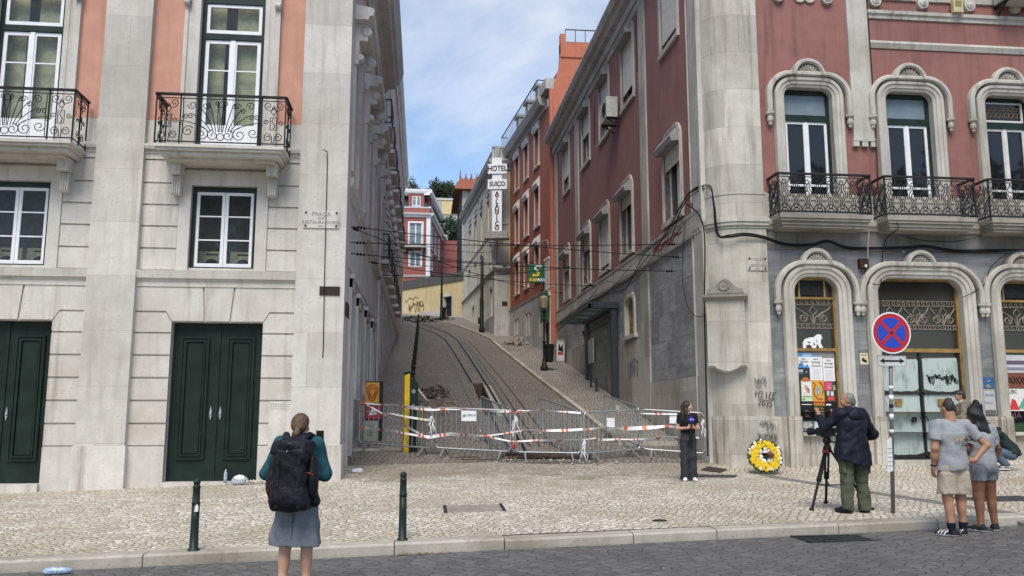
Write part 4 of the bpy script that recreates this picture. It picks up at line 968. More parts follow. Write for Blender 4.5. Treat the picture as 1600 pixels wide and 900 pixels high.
poster('half torn white poster reading Let\'s Redesign over blue, left of its two fellows', FR, 8.60, 8.88, 2.70, 2.96, dP, WH, [('p', (.05, .2, .45), [(0, 0), (1, 0), (.8, .35), (.55, .1), (.4, .5), (.1, .4)])], [("Let's", .06, .5, .82, BK), ('Redesign', .055, .5, .58, BK)])
poster('white Redesign Humanity poster, middle of the top row in the shop window', FR, 8.88, 9.19, 2.42, 2.96, dP + .001, WH, [('r', (.6, .6, .6), .2, .8, .05, .5)], [("Let's", .06, .5, .91, BK), ('Redesign', .06, .5, .77, BK), ('Humanity', .058, .5, .62, BK)])
poster('white Redesign Humanity poster at the right, against the ochre frame', FR, 9.20, 9.48, 2.40, 2.93, dP + .001, WH, [('r', (.6, .6, .6), .17, .83, .05, .5)], [("Let's", .055, .5, .91, BK), ('Redesign', .056, .5, .77, BK), ('Humanity', .054, .5, .62, BK)])
poster('dark poster with an orange dome under small white lettering, below the torn white one', FR, 8.57, 8.87, 2.40, 2.70, dP + .002, (.03, .035, .045), [('c', (.45, .13, .03), .65, .05, .3, .8), ('c', (.2, .22, .25), .75, .7, .08), ('r', WH, .06, .5, .80, .86), ('r', WH, .06, .45, .70, .75), ('r', (.4, .4, .4), .06, .5, .58, .61)])
poster('pale green poster with pink line drawing in the middle row of the shop window', FR, 8.65, 8.91, 1.94, 2.41, dP + .003, (.50, .60, .42), [('r', (.68, .66, .62), .06, .94, .3, .94), ('l', (.5, .2, .25), [(.2 + .6 * abs(math.sin(k * 1.7)), .36 + .5 * ((k * 3) % 7) / 7) for k in range(16)], .006), ('r', (.1, .35, .1), .08, .3, .05, .14), ('r', (.15, .2, .15), .1, .9, .2, .24)])
poster('orange poster with red swirls and a grey figure in the middle of the shop window', FR, 8.92, 9.20, 1.94, 2.42, dP + .003, (.58, .30, .03), [('c', (.32, .30, .22), .5, .5, .26, 1.5), ('l', (.4, .05, .02), [(.1, .9), (.25, .75), (.1, .55), (.15, .3), (.4, .12), (.8, .1)], .014), ('l', (.4, .05, .02), [(.6, .92), (.85, .8), (.92, .6), (.85, .35)], .014), ('l', (.55, .5, .4), [(.4, .6), (.55, .7), (.62, .5), (.45, .35), (.55, .28)], .012)])
poster('pink and black poster with a red block, right end of the middle row', FR, 9.21, 9.47, 1.93, 2.40, dP + .003, (.05, .05, .045), [('p', (.5, .06, .14), [(.0, .55), (.7, .55), (.75, .95), (0, 1)]), ('p', (.55, .2, .25), [(.2, .6), (.45, .9), (.6, .62)]), ('r', (.55, .55, .5), .2, .42, .3, .52), ('r', (.6, .6, .58), .55, .8, .28, .5), ('r', (.55, .05, .05), .25, .85, .05, .25), ('r', (.2, .35, .15), .78, 1, .55, .8)])
poster('black poster with a dim brass ornament, left end of the bottom row', FR, 8.62, 8.91, 1.50, 1.93, dP + .004, BK, [('l', (.3, .25, .2), [(.3, .4), (.5, .3), (.7, .4), (.5, .55), (.35, .45)], .006), ('r', WH, .08, .92, .83, .87), ('r', (.25, .1, .1), .3, .7, .2, .27)])
poster('black and orange opera festival poster with big yellow letters', FR, 8.92, 9.20, 1.50, 1.94, dP + .004, BK, [('r', (.35, .06, .01), 0, 1, .82, 1), ('r', (.2, .17, .12), .15, .9, .1, .5)], [('OPERA', .085, .5, .80, YL), ('FEST 2025', .045, .5, .62, YL)])
poster('black poster showing a figure in red, right end of the bottom row', FR, 9.21, 9.48, 1.50, 1.93, dP + .004, BK, [('p', (.5, .03, .03), [(.3, .15), (.75, .15), (.7, .4), (.55, .5), (.4, .4)]), ('c', (.4, .22, .16), .5, .56, .08), ('r', WH, .06, .5, .80, .88), ('r', (.5, .1, .05), .1, .9, .06, .09)])
poster('torn grey scraps of paper pasted along the bottom of the narrow shop window', FR, 8.60, 9.48, 1.26, 1.49, dP + .002, (.16, .17, .18), [('p', (.5, .5, .5), [(.05, .4), (.2, .2), (.33, .6), (.25, .95), (.08, .9)]), ('p', WH, [(.36, .1), (.55, .05), (.6, .8), (.38, .95)]), ('p', (.35, .4, .2), [(.15, .5), (.22, .5), (.2, .8)]), ('p', (.3, .3, .3), [(.65, .2), (.9, .1), (.95, .7), (.7, .85)])])
def bear(F, x, z, d):
    o = MB(); s = .0062
    pts = [(-38, -28), (-26, -28), (-24, -16), (-10, -14), (0, -28), (10, -30), (14, -22), (18, -10), (26, -26), (36, -30), (40, -24), (32, -8), (34, 6), (40, 10), (36, 22), (26, 26), (16, 22), (6, 14), (-14, 12), (-30, 6), (-38, -6)]
    o.prism(F, [(x + q[0] * s, z + q[1] * s) for q in pts], d, d + .003); o.k = 1
    for q in ([(24, 20), (28, 19), (26, 17)], [(35, 14), (38, 13), (36, 11)], [(-20, -2), (-6, -6), (-14, -10)], [(4, -4), (10, -14), (4, -18)], [(16, 6), (20, 0), (16, -6)]): o.prism(F, [(x + a * s, z + c * s) for a, c in q], d, d + .005)
    return o.build('bear_sticker', [M['paper'], M['ink']], label='white sticker of a walking bear on the dark shop glass', cat='sticker')
bear(FR, 8.98, 3.33, dP)
poster('small cream notice reading LIGADO pasted on grey marble between the arches', FR, 10.02, 10.22, 2.78, 3.04, -.028, (.6, .56, .42), [('p', BK, [(.2, .3), (.75, .12), (.85, .3), (.5, .55), (.25, .6)]), ('p', (.5, .35, .05), [(.45, .45), (.85, .4), (.7, .62)])], [('LIGADO', .045, .5, .84, BK)], 'wall_notice', 'notice')
poster('blue and white printed notice on the grey marble beside the third arch', FR, 12.99, 13.27, 1.62, 2.50, -.028, (.42, .43, .44), [('r', (.03, .10, .24), 0, 1, .68, 1), ('l', (.4, .42, .1), [(.3, .76), (.5, .8), (.7, .76), (.5, .73), (.3, .76)], .012), ('l', (.3, .4, .5), [(.35, .9), (.5, .88), (.65, .92)], .008), ('r', (.25, .26, .36), .1, .9, .5, .56), ('r', (.3, .3, .36), .1, .8, .3, .36), ('r', (.45, .4, .1), 0, 1, .66, .68), ('r', (.12, .11, .1), .05, .95, 0, .14)], [], 'wall_notice', 'notice')
poster('white notice with grey lines at the top of the third shop window', FR, 13.66, 14.6, 2.62, 3.04, dP, (.5, .5, .52), [('r', (.1, .08, .12), .05, .95, .45, .68), ('r', (.2, .2, .24), .1, .9, .12, .3)])
poster('brown poster with dark foliage lettering in the third shop window', FR, 13.66, 14.6, 2.24, 2.62, dP + .002, (.16, .055, .03), [('l', (.04, .02, .015), [(.05 + .09 * k, .3 + .4 * (k % 2)) for k in range(11)], .02), ('l', (.05, .02, .015), [(.05 + .09 * k, .75 - .4 * (k % 2)) for k in range(11)], .015)])
poster('white poster with red and green figures in the third shop window', FR, 13.66, 14.6, 1.72, 2.24, dP + .001, (.62, .62, .6), [('p', (.1, .32, .22), [(.3, .1), (1, .1), (1, .75), (.5, .65)]), ('p', (.5, .03, .03), [(.08, .05), (.35, .05), (.25, .5), (.16, .55)]), ('p', (.5, .03, .03), [(.5, .05), (.7, .05), (.64, .6)])], [('USC', .12, .2, .86, BK)])
poster('black poster with pale letters MA at the bottom of the third shop window', FR, 13.66, 14.6, 1.26, 1.72, dP + .003, BK, [('p', (.03, .07, .02), [(0, 0), (.6, 0), (.4, .4), (0, .35)])], [('MA', .2, .22, .76, (.45, .25, .4))])
b = MB(); b.fbox(FR, 13.6, 14.65, .47, 1.15, -.018, -.006); b.build('green_panel', plain('green_board', (.012, .06, .025), .5), RB)
# graffiti
def graffiti(label, F, strokes, r, d, mat=None):
    b = MB()
    for s_ in strokes: b.tube([F.p(u, z, d) for u, z in s_], r, 4, False)
    return b.build('graffiti', mat or M['ink'], label=label, cat='graffiti')
def letters(s_, u, z, h, w, sk=.15):
    G = {'C': [[(1, .9), (.5, 1), (.05, .6), (.1, .15), (.6, 0), (1, .15)]], 'L': [[(0, 1), (0, 0), (.8, .05)]], 'T': [[(0, .95), (1, 1)], [(.5, .97), (.45, 0)]], 'I': [[(.3, 1), (.3, 0)]], 'K': [[(.1, 1.1), (.0, -.1)], [(.9, 1.1), (.05, .5), (.9, -.3)]], '+': [[(0, .5), (.9, .55)], [(.4, .9), (.3, .1)]],
         '2': [[(0, .75), (.3, 1), (.8, .85), (.6, .45), (0, .05), (.9, .0)]], '0': [[(.5, 1), (.05, .7), (.1, .2), (.5, 0), (.9, .3), (.85, .8), (.5, 1)]], '5': [[(.9, 1), (.1, .95), (.05, .6), (.6, .6), (.9, .3), (.5, 0), (0, .1)]]}
    out = []
    for k, ch in enumerate(s_):
        for st in G.get(ch, []): out.append([(u + (k + q[0] * .75) * w + q[1] * h * sk, z + q[1] * h - k * .012) for q in st])
    return out
rg = random.Random(21)
def scrib(u0, u1, z0, z1, n, seed, k=3):
    r_ = random.Random(seed); out = []
    for j in range(k):
        pts = []; 
        for i in range(n):
            t = i / (n - 1); pts.append((u0 + (u1 - u0) * (t + r_.uniform(-.06, .06)), z0 + (z1 - z0) * (r_.random() * .9 if i % 2 else .55 + .45 * r_.random())))
        sm = []
        for p, q in zip(pts, pts[1:]):
            for s_ in (0, .33, .66): sm.append((p[0] + (q[0] - p[0]) * s_ + .012 * math.sin(7 * s_), p[1] + (q[1] - p[1]) * (s_ * s_ * (3 - 2 * s_))))
        out.append(sm)
    return out
graffiti('black spray graffiti +CLICK 2025 on the pale corner stone above the wreath', FR, letters('+CLICK', 7.42, 2.02, .16, .082) + letters('2025', 7.5, 1.84, .14, .085), .0075, .085)
graffiti('grey scrawled tag high on the pale corner stone', FR, scrib(7.44, 7.72, 2.2, 2.5, 9, 3, 2), .0055, .085, M['inkg'])
graffiti('grey scrawled two line tag directly above the wreath', FR, scrib(7.5, 7.86, 1.25, 1.5, 12, 5, 2) + scrib(7.46, 7.88, .95, 1.25, 12, 6, 2), .006, .128, M['inkg'])
graffiti('thin grey tag on the stone panel under the narrow shop window', FR, scrib(8.62, 9.42, .72, 1.1, 15, 9, 2), .006, -.016, M['inkg'])
graffiti('black brush tag on the whitewashed right door leaf', FR, scrib(11.76, 12.5, 2.32, 2.58, 19, 12, 2), .012, -.205)
graffiti('dark red scrawl on the pale band of the red flank', FRS, scrib(20.9, 23.4, 6.05, 6.42, 19, 14, 2), .012, .03, plain('red_spray', (.2, .04, .04), .8))
graffiti('faint grey tag on the pale base of the flank behind the shelter', FRS, scrib(25.3, 26.6, 2.7, 3.4, 13, 15, 2), .01, .025, M['inkg'])
b = MB(); b.prism(FR, [(11.95, .62), (12.02, 1.62), (12.42, 1.62), (12.36, .62)], .2, .23); ob = b.build('board', plain('blue_board', (.03, .075, .22), .5), label='blue lettered board leaning in the shop doorway behind the couple', cat='board')
text('P', .13, M['paper'], None, FR, 12.08, 1.43, .233).parent = ob
# cables along the right fronts
def cable(label, pts, r, n=5, name='cable', sag=0, cat='cable', mat=None):
    P = [Vector(p) for p in pts]; out = []
    for i in range(len(P) - 1):
        p0, p1, p2, p3 = P[max(i - 1, 0)], P[i], P[i + 1], P[min(i + 2, len(P) - 1)]
        for k in range(8):
            t = k / 8; out.append(.5 * ((2 * p1) + (p2 - p0) * t + (2 * p0 - 5 * p1 + 4 * p2 - p3) * t * t + (3 * p1 - p0 - 3 * p2 + p3) * t ** 3) - Vector((0, 0, sag * 4 * t * (1 - t))))
    out.append(P[-1]); b = MB(); b.smooth = True; b.tube(out, r, n); return b.build(name, mat or M['wire'], label=label, cat=cat)
S_ = FRS.p; f_ = FR.p
GC = 'black cables strapped along the red building'
for i in range(6):
    j = lambda k: rg.uniform(-k, k)
    o = cable('black cable strapped along the flank of the red building and round its corner', [S_(39.5, 5.6 + j(.15), .07), S_(36, 5.9 + j(.3), .09 + .02 * i), S_(33, 5.75 + j(.35), .1), S_(29.5, 6.0 + j(.3), .1), S_(26.5, 5.8 + j(.35), .12), S_(24, 6.1 + j(.3), .12), S_(21.5, 6.35 + j(.2), .1 + .02 * i), S_(20.0, 6.9 + j(.12), .13), (6.62 + j(.03), 19.0, 6.95 + j(.1)), (6.70 + j(.02), 18.9, 6.5), (6.72 + .012 * i, 18.86, 5.78 + j(.03)), (6.95, 18.68, 5.66 + .014 * i), (7.3, 18.63, 5.7 + .014 * i), f_(7.75, 5.66 + .014 * i, .12), f_(8.3, 5.52 + .012 * i, .07), f_(8.9, 5.5 + .012 * i, .14), f_(9.3, 5.58 + .012 * i, .2), f_(9.9, 5.46 + .012 * i, .06), f_(11.2, 5.48 + .012 * i, .14), f_(11.7, 5.52 + .012 * i, .16), f_(12.5, 5.44 + .014 * i, .06), f_(13.4, 5.46 + .014 * i, .06), f_(14.4, 5.52, .18), f_(15.5, 5.48, .06)], .006 + .002 * (i % 3)); o['group'] = GC
o = cable('thick black cable dropping down the edge of the rounded corner to the pavement', [S_(20.1, 6.8, .1), (6.50, 19.1, 6.0), (6.47, 19.15, 4.0), (6.46, 19.18, 2.0), (6.45, 19.2, .7)], .016)
cable('thin loose cable looped on the flank beside the rounded corner', [S_(20.3, 6.4, .1), S_(20.8, 5.2, .05), S_(20.5, 4.4, .06), S_(19.9, 4.0, .07), (6.47, 19.16, 3.9)], .009)
cable('thin cable hanging down the front beside the red pilaster', [f_(10.72, 12.5, .03), f_(10.70, 10, .09), f_(10.68, 8.2, .11), f_(10.72, 6.6, .06), f_(10.78, 5.9, .64), f_(10.7, 5.5, .08), f_(10.45, 3.3, .14)], .012)
cable('thin cable drooping across the grey frieze between the balconies', [f_(10.8, 6.0, .06), f_(11.5, 5.75, .04), f_(12.6, 5.72, .04), f_(13.5, 5.95, .05)], .008)
cable('pale cable hanging under the first right balcony', [f_(10.2, 5.86, .4), f_(10.26, 5.5, .2), f_(10.32, 5.2, .05)], .011, mat=M['offwhite'])
cable('black cable from the junction box over the second arch', [f_(10.25, 5.02, .06), f_(10.2, 4.75, .06), f_(10.45, 4.62, .14), f_(10.6, 4.7, .1)], .01)
cable('black cable crossing from the second arch to the third', [f_(12.55, 4.35, .13), f_(12.95, 4.55, .13), f_(13.2, 4.75, .1), f_(13.35, 5.1, .1), f_(13.8, 5.48, .2)], .01)
cable('black cable dropping down the front of the pale corner pilaster', [FL.p(-2.13, 6.98, .12), FL.p(-2.05, 6.95, .15), FL.p(-2.02, 6.7, .08), FL.p(-2.0, 4.5, .095), FL.p(-1.98, 3.0, .08), FL.p(-1.99, 2.75, .075)], .009)
# ================================================================ BUILDINGS UP THE STREET
def simple_window(F, u0, u1, z0, z1, d, parent, frame=.09, trim=None, glassm='glassd', sashm='offwhite', sill=True, rev=.12, split=True, name='window'):
    b = MB()
    if frame:
        for q in ((u0 - frame, u0, z0, z1 + frame), (u1, u1 + frame, z0, z1 + frame), (u0, u1, z1, z1 + frame)): b.fbox(F, *q, d - .02, d + .05)
        if sill: b.fbox(F, u0 - frame - .03, u1 + frame + .03, z0 - .1, z0, d - .02, d + .1)
    w = b.build(name, trim or M['lioz_side'], parent)
    p = MB(); p.fbox(F, u0, u1, z0, z1, d - rev - .03, d - rev - .01); p.build('pane', M[glassm], w)
    s_ = MB(); mid = (u0 + u1) / 2
    for a, c in ((u0, mid), (mid, u1)) if split else ((u0, u1),): sash(s_, F, a, c, z0, z1, d - rev, .06, rows=(z0 + (z1 - z0) * .66,))
    s_.build('sash', M[sashm], w); return w
def iron_rail(F, u0, u1, z0, z1, d, parent, step=.12, r=.012, ends=True):
    b = MB()
    b.fbox(F, u0, u1, z1 - .04, z1, d - .025, d + .025); b.fbox(F, u0, u1, z0 + .05, z0 + .08, d - .015, d + .015)
    n = max(2, int((u1 - u0) / step))
    for k in range(n + 1): u = u0 + (u1 - u0) * k / n; b.fbox(F, u - r, u + r, z0, z1, d - r, d + r)
    if ends:
        for u in (u0, u1): b.fbox(F, u - .02, u + .02, z1 - .04, z1, 0, d); b.fbox(F, u - .02, u + .02, z0 + .05, z0 + .08, 0, d)
    return b.build('railing', M['black'], parent)
# second pink building on the left
FP = Fr((-1.60, 0, 0), (0, 1, 0), (1, 0, 0))
PB = empty('pink_building', 'dull pink stuccoed building with hooded windows, second on the left of the steep street', 'building', (-1.6, YB, 0))
b = MB(); YP = 60.5
lw = [(31.2 + 3.1 * k, 32.3 + 3.1 * k, gz(-1.6, 31 + 3.1 * k) + .9, 6.0 + (k > 4) * 2.2 + (k > 7) * 1.5) for k in range(9)]
uw = [(31.0 + 3.1 * k, 32.3 + 3.1 * k, 7.3, 10.0) for k in range(6)]; u2 = [(31.0 + 3.1 * k, 32.3 + 3.1 * k, 12.4, 15.0) for k in range(9)]
b.k = 0; b.holes(FP, YB, YP, 0, 6.35, [w for w in lw if w[3] < 6.3 and w[3] - w[2] > .5], 0, .2)
b.k = 1; b.holes(FP, YB, YP, 6.35, 18.6, uw + u2, 0, .2)
b.k = 0; b.mould(FP, YB, YP, [(6.3, 0), (6.32, .05), (6.5, .1), (6.62, .12), (6.66, 0)])
b.mould(FP, YB, YP, [(11.5, 0), (11.52, .06), (11.7, .1), (11.74, 0)])
b.mould(FP, YB - .3, YP, [(17.6, 0), (17.65, .1), (18.1, .12), (18.2, .22), (18.5, .3), (18.8, .34), (18.9, 0)])
for w in uw + u2:
    for q in ((w[0] - .2, w[0], w[2], w[3] + .25), (w[1], w[1] + .2, w[2], w[3] + .25), (w[0], w[1], w[3], w[3] + .25)): b.fbox(FP, *q, -.02, .06)
for a, c, d, e in uw:
    b.mould(FP, a - .45, c + .45, [(e + .28, 0), (e + .28, .16), (e + .36, .18), (e + .4, .22), (e + .52, .24), (e + .62, 0)])
    for y in (a - .2, c + .2): b.fbox(FP, y - .09, y + .09, e - .7, e + .28, 0, .12); b.lathe(FP.p(y - .09, e + .1, .2), [(.08, 0), (.12, .02), (.12, .16), (.08, .18)], 10, (0, 1, 0)); b.lathe(FP.p(y - .09, e - .5, .12), [(.06, 0), (.08, .02), (.08, .16), (.06, .18)], 10, (0, 1, 0))
for y in (YB + .25, 45, YP - .3): b.fbox(FP, y - .25, y + .25, 0, 17.6, -.02, .05)
b.quad((-1.6, YB, 13), (-12, YB, 13), (-12, YB, 18.7), (-1.6, YB, 18.7)); b.quad((-1.6, YP, 0), (-12, YP, 0), (-12, YP, 18.7), (-1.6, YP, 18.7)); b.quad((-1.6, YB, 18.7), (-1.6, YP, 18.7), (-12, YP, 18.7), (-12, YB, 18.7))
b.build('wall', [M['lioz_side'], M['pink2']], PB)
for w in uw + u2 + [w for w in lw if w[3] < 6.3 and w[3] - w[2] > .5]:
    b = MB(); b.fbox(FP, *w, -.2, -.17); b.build('window', M['slate'], PB)
for k in range(8):
    a = 31.0 + 3.1 * k
    for z in ((7.05, 12.15) if k < 6 else (12.15,)):
        b = MB(); b.fbox(FP, a - .35, a + 1.65, z, z + .14, 0, .30); bb = b.build('balcony', M['lioz_side'], PB); iron_rail(FP, a - .3, a + 1.6, z + .14, z + 1.1, .27, bb, .11)
# orange building on the right
A_, B_ = Vector((6.22, YE + .1, 0)), Vector((5.05, 51.2, 0)); u_ = (B_ - A_).normalized(); FO = Fr(A_, u_, (-u_.y, u_.x, 0)); LO = (B_ - A_).length
OB = empty('orange_building', 'brick orange building with a bare flank and roof terrace above the red building', 'building', tuple(A_))
b = MB(); rows = ((14.75, 16.75), (11.5, 13.6), (8.6, 10.5)); cols = (3.4, 5.9, 8.3)
hs = [(c - .48, c + .48, a, e) for a, e in rows for c in cols]
gh = [(c + o - .2, c + o + .24, 5.35 + c * .1, 7.15) for c in (2.4, 5.5, 8.4) for o in (-.35, .35)]
b.k = 0; b.holes(FO, 0, LO, 7.85, 17.2, hs, 0, .22)
b.k = 1; b.holes(FO, 1.6, LO, 3.5, 7.75, gh, .03, .2); b.mould(FO, 0, LO, [(7.75, 0), (7.76, .06), (7.86, .08), (7.9, 0)])
b.k = 1; b.mould(FO, 1.2, LO + .1, [(17.1, 0), (17.12, .1), (17.3, .14), (17.34, .35), (17.5, .42), (17.7, .5), (17.78, .5), (17.8, 0)])
b.k = 2                                                     # bare flank above the neighbour
FK = Fr((0, A_.y + .02, 0), (1, 0, 0), (0, -1, 0))
b.prism(FK, [(6.05, 4), (6.05, 17.75), (6.28, 17.8), (6.3, 18.1), (6.42, 18.5), (6.56, 19.0), (6.62, 19.7), (6.62, 20.7), (6.9, 20.7), (6.9, 20.25), (13, 20.25), (13, 4)], -.35, 0)
b.fbox(FK, 6.62, 13, 19.45, 20.25, -.5, .06)
b.k = 2; b.quad(FO.p(.3, 17.8, -.9), FO.p(LO, 17.8, -.9), FO.p(LO, 18.4, -1.1), FO.p(.3, 18.8, -1.1)); b.quad(FO.p(LO, 3, 0), FO.p(LO, 3, -6), FO.p(LO, 19.5, -6), FO.p(LO, 17.8, 0)); b.quad(FO.p(.3, 20.2, -1.1), FO.p(LO, 19.6, -1.1), FO.p(LO, 19.6, -7), FO.p(.3, 20.2, -7))
b.k = 1; b.fbox(FO, .1, 1.5, 17.8, 18.35, -1.0, .35)
for c in (3.2, 5.6, 8.0): b.fbox(FO, c - .32, c + .32, 17.8, 19.0, -1.0, .05); b.fbox(FO, c - .4, c + .4, 19.0, 19.15, -1.0, .18)
b.build('wall', [M['brick'], M['grey'], M['orange']], OB)
for w in hs: 
    simple_window(FO, *w, 0, OB, .1, rev=.17)
    k = MB(); k.add([FO.p(u, z, d) for u in (w[0] - .12, w[1] + .12) for z, d in ((w[3] - .05, 0), (w[3] - .12, .12), (w[3] + .1, .2), (w[3] + .42, .05), (w[3] + .45, 0))], [(0, 1, 2, 3, 4), (5, 9, 8, 7, 6), (0, 5, 6, 1), (1, 6, 7, 2), (2, 7, 8, 3), (3, 8, 9, 4), (4, 9, 5, 0)]); k.build('awning_box', M['offwhite'], OB)
for w in gh:
    b = MB(); b.fbox(FO, *w, -.16, -.13); b.build('window', M['glassd'], OB)
iron_rail(FO, 1.5, LO, 17.8, 18.8, .42, OB, .32, .008)
iron_rail(FK, 6.9, 13, 20.25, 21.0, -.1, OB, .5, .015, False)
b = MB(); b.fbox(FO, .2, 1.3, 3.8, 7.1, .0, .1)
for u in (.15, 1.25): b.fbox(FO, u, u + .14, 3.8, 7.4, .0, .2)
b.fbox(FO, .1, 1.45, 7.35, 7.6, 0, .3); w = b.build('doorway', M['lioz_side'], OB)
b = MB(); b.fbox(FO, .3, 1.22, 3.8, 6.1, .1, .12); b.build('door', M['slate'], w)
for u in (.35, .7, 1.05):
    b = MB(); b.fbox(FO, u, u + .22, 7.75, 9.2, .02, .16); b.lathe(FO.p(u + .11, 9.2, .1), [(.14, 0), (.16, .05), (.08, .12)], 8); b.build('door_pilaster', M['lioz_side'], OB)
# hanging shop signs
GSG = plain('sign_green', (.012, .10, .045), .45, var=.08); SY = plain('sign_yellow', (.75, .47, .015), .5, var=.05)
FSG = Fr((0, 42.0, 0), (1, 0, 0), (0, -1, 0))
o = empty('shop_sign', 'square green shop sign with a yellow and white arrow emblem hung over the steep street', 'sign', (5.6, 42, 8.2))
b = MB(); b.fbox(FSG, 5.13, 6.03, 8.23, 9.15, -.18, 0); b.build('sign_box', GSG, o)
def arrowS(col, flip, nm):
    k = MB(); c = (5.60, 8.82); s_ = .0105
    pts = [(24, 22), (14, 12), (14, 17), (0, 17), (-5, 12), (0, 7), (10, 2), (16, -4), (12, 0), (4, 2), (-6, 4), (-13, 10), (-12, 20), (-4, 26), (14, 26), (14, 31)]
    if flip: pts = [(-x, -y) for x, y in pts]
    k.prism(FSG, [(c[0] + x * s_, c[1] + y * s_) for x, y in pts], .0, .006); k.build(nm, col, o)
arrowS(M['white'], False, 'emblem_arrow'); arrowS(SY, True, 'emblem_arrow')
text('SUB', .2, SY, o, FSG, 5.38, 8.36, .004, bold=.008); text('WAY', .2, M['white'], o, FSG, 5.80, 8.36, .004, bold=.008)
b = MB(); b.bar((6.0, 42.06, 9.0), (6.2, 42.06, 9.05), .04); b.bar((6.0, 42.06, 8.4), (6.2, 42.06, 8.4), .04); b.build('bracket_arm', M['black'], o)
FGB = Fr(FO.p(0, 0, 0), FO.u, FO.n)
o = empty('shop_banner', 'narrow green shop banner with a yellow mark above the doorway of the orange building', 'sign', FO.p(.7, 6.2, .3))
b = MB(); b.fbox(FO, .05, 1.45, 6.15, 7.55, .3, .36); b.build('panel', GSG, o); b = MB(); b.prism(FO, [(.4, 6.7), (1.1, 6.95), (1.1, 7.2), (.4, 6.95)], .36, .365); b.build('mark', SY, o)
# hotel
A_, B_ = Vector((4.2, 50.6, 0)), Vector((3.0, 66, 0)); u_ = (B_ - A_).normalized(); FH = Fr(A_, u_, (-u_.y, u_.x, 0)); LH = (B_ - A_).length
HB = empty('hotel_building', 'narrow cream hotel with grey corner pilasters and a tall white sign', 'building', tuple(A_))
FE = Fr((0, 50.6, 0), (1, 0, 0), (0, -1, 0))
b = MB(); r1 = [(s_ - .5, s_ + .5, 13.0, 15.2) for s_ in (2.6, 5.7, 8.4, 11.4)]; r2 = [(s_ - .45, s_ + .45, 10.7, 12.2) for s_ in (1.3, 5.6, 8.4, 11.4)]; r3 = [(.75, 1.6, 7.5, 9.3), (5.1, 6.2, 8.5, 9.3), (8.8, 9.7, 8.7, 9.2)]
b.k = 0; b.holes(FH, 0, LH, 5, 17, r1 + r2 + r3, 0, .2)
b.k = 1; b.holes(FE, 4.2, 5.2, 5, 17, [], 0, .1)
b.mould(FH, -.1, LH, [(10.2, 0), (10.22, .1), (10.32, .16), (10.36, .05), (10.4, 0)]); b.mould(FE, 4.1, 5.2, [(10.2, 0), (10.22, .1), (10.32, .16), (10.36, .05), (10.4, 0)])
b.mould(FE, 4.15, 5.2, [(13.1, 0), (13.12, .06), (13.22, .08), (13.26, 0)]); b.mould(FH, 0, LH, [(12.75, 0), (12.77, .04), (12.86, .05), (12.9, 0)])
b.k = 1
for F_, a, c in ((FH, -.2, LH), (FE, 4.0, 5.2)): b.mould(F_, a, c, [(16.5, 0), (16.55, .1), (16.8, .14), (16.85, .3), (17.05, .4), (17.15, .4), (17.2, .05), (17.9, .05), (17.92, .1), (18.0, .1), (18.0, -.3)])
b.k = 1
for a, c in ((0, .35), (1.9, 2.05), (3.9, 4.05), (7, 7.15)): b.fbox(FH, a, c, 7 if a == 0 else 10.4, 16.5, -.02, .04)
for F_, a, c in ((FE, 4.2, 4.36), (FE, 4.95, 5.1)): b.fbox(F_, a, c, 6, 16.5, -.02, .04)
for w in r1 + r2 + r3:
    for q in ((w[0] - .14, w[0], w[2], w[3] + .14), (w[1], w[1] + .14, w[2], w[3] + .14), (w[0], w[1], w[3], w[3] + .14)): b.fbox(FH, *q, -.02, .05)
    if w[3] > 12.5: b.fbox(FH, w[0] - .15, w[1] + .15, w[3] + .35, w[3] + .42, 0, .08); b.fbox(FH, w[0] - .15, w[1] + .15, w[3] + .7, w[3] + .76, 0, .05)
b.k = 1; b.fbox(FH, 0, LH, 5, 7.6, -.02, .05)
b.quad((4.2, 50.6, 17.9), (3, 66, 17.9), (9, 66, 17.9), (9, 50.6, 17.9)); b.quad((5.2, 50.6, 5), (9, 50.6, 5), (9, 50.6, 18), (5.2, 50.6, 18)); b.quad((3, 66, 5), (9, 66, 5), (9, 66, 17.9), (3, 66, 17.9))
b.build('wall', [M['cream'], M['grey'], M['wallcap']], HB)
for w in r1 + r2:
    b = MB(); b.fbox(FH, *w, -.16, -.14); k = b.build('window', M['glassd'], HB); b = MB(); sash(b, FH, w[0], (w[0] + w[1]) / 2, w[2], w[3], -.12, .07); sash(b, FH, (w[0] + w[1]) / 2, w[1], w[2], w[3], -.12, .07); b.build('sash', M['offwhite'], k)
for w in r3: b = MB(); b.fbox(FH, *w, -.16, -.14); b.build('window', M['slate'], HB)
b = MB(); b.tube([(4.12, 50.45, 12.2), (4.12, 50.45, 10.7), (4.14, 50.42, 10.5), (4.3, 50.4, 10.45), (5.1, 50.4, 10.45)], .16, 10); b.build('duct', plain('pale_duct', (.42, .42, .41), .5, obj=False), HB)
b = MB(); b.fbox(FE, 5.08, 5.2, 8, 16.4, .02, .06); b.build('yellow_pipe', plain('yellow_pipe', (.55, .38, .02), .5), HB)
b = MB(); b.fbox(FE, 4.62, 4.95, 8.15, 8.4, .0, .03); b.build('name_plate', MATS['brown_enamel'], HB)
b = MB(); b.fbox(FE, 4.4, 5.05, 6.2, 7.2, .0, .12); b.build('meter_box', M['grey'], HB)
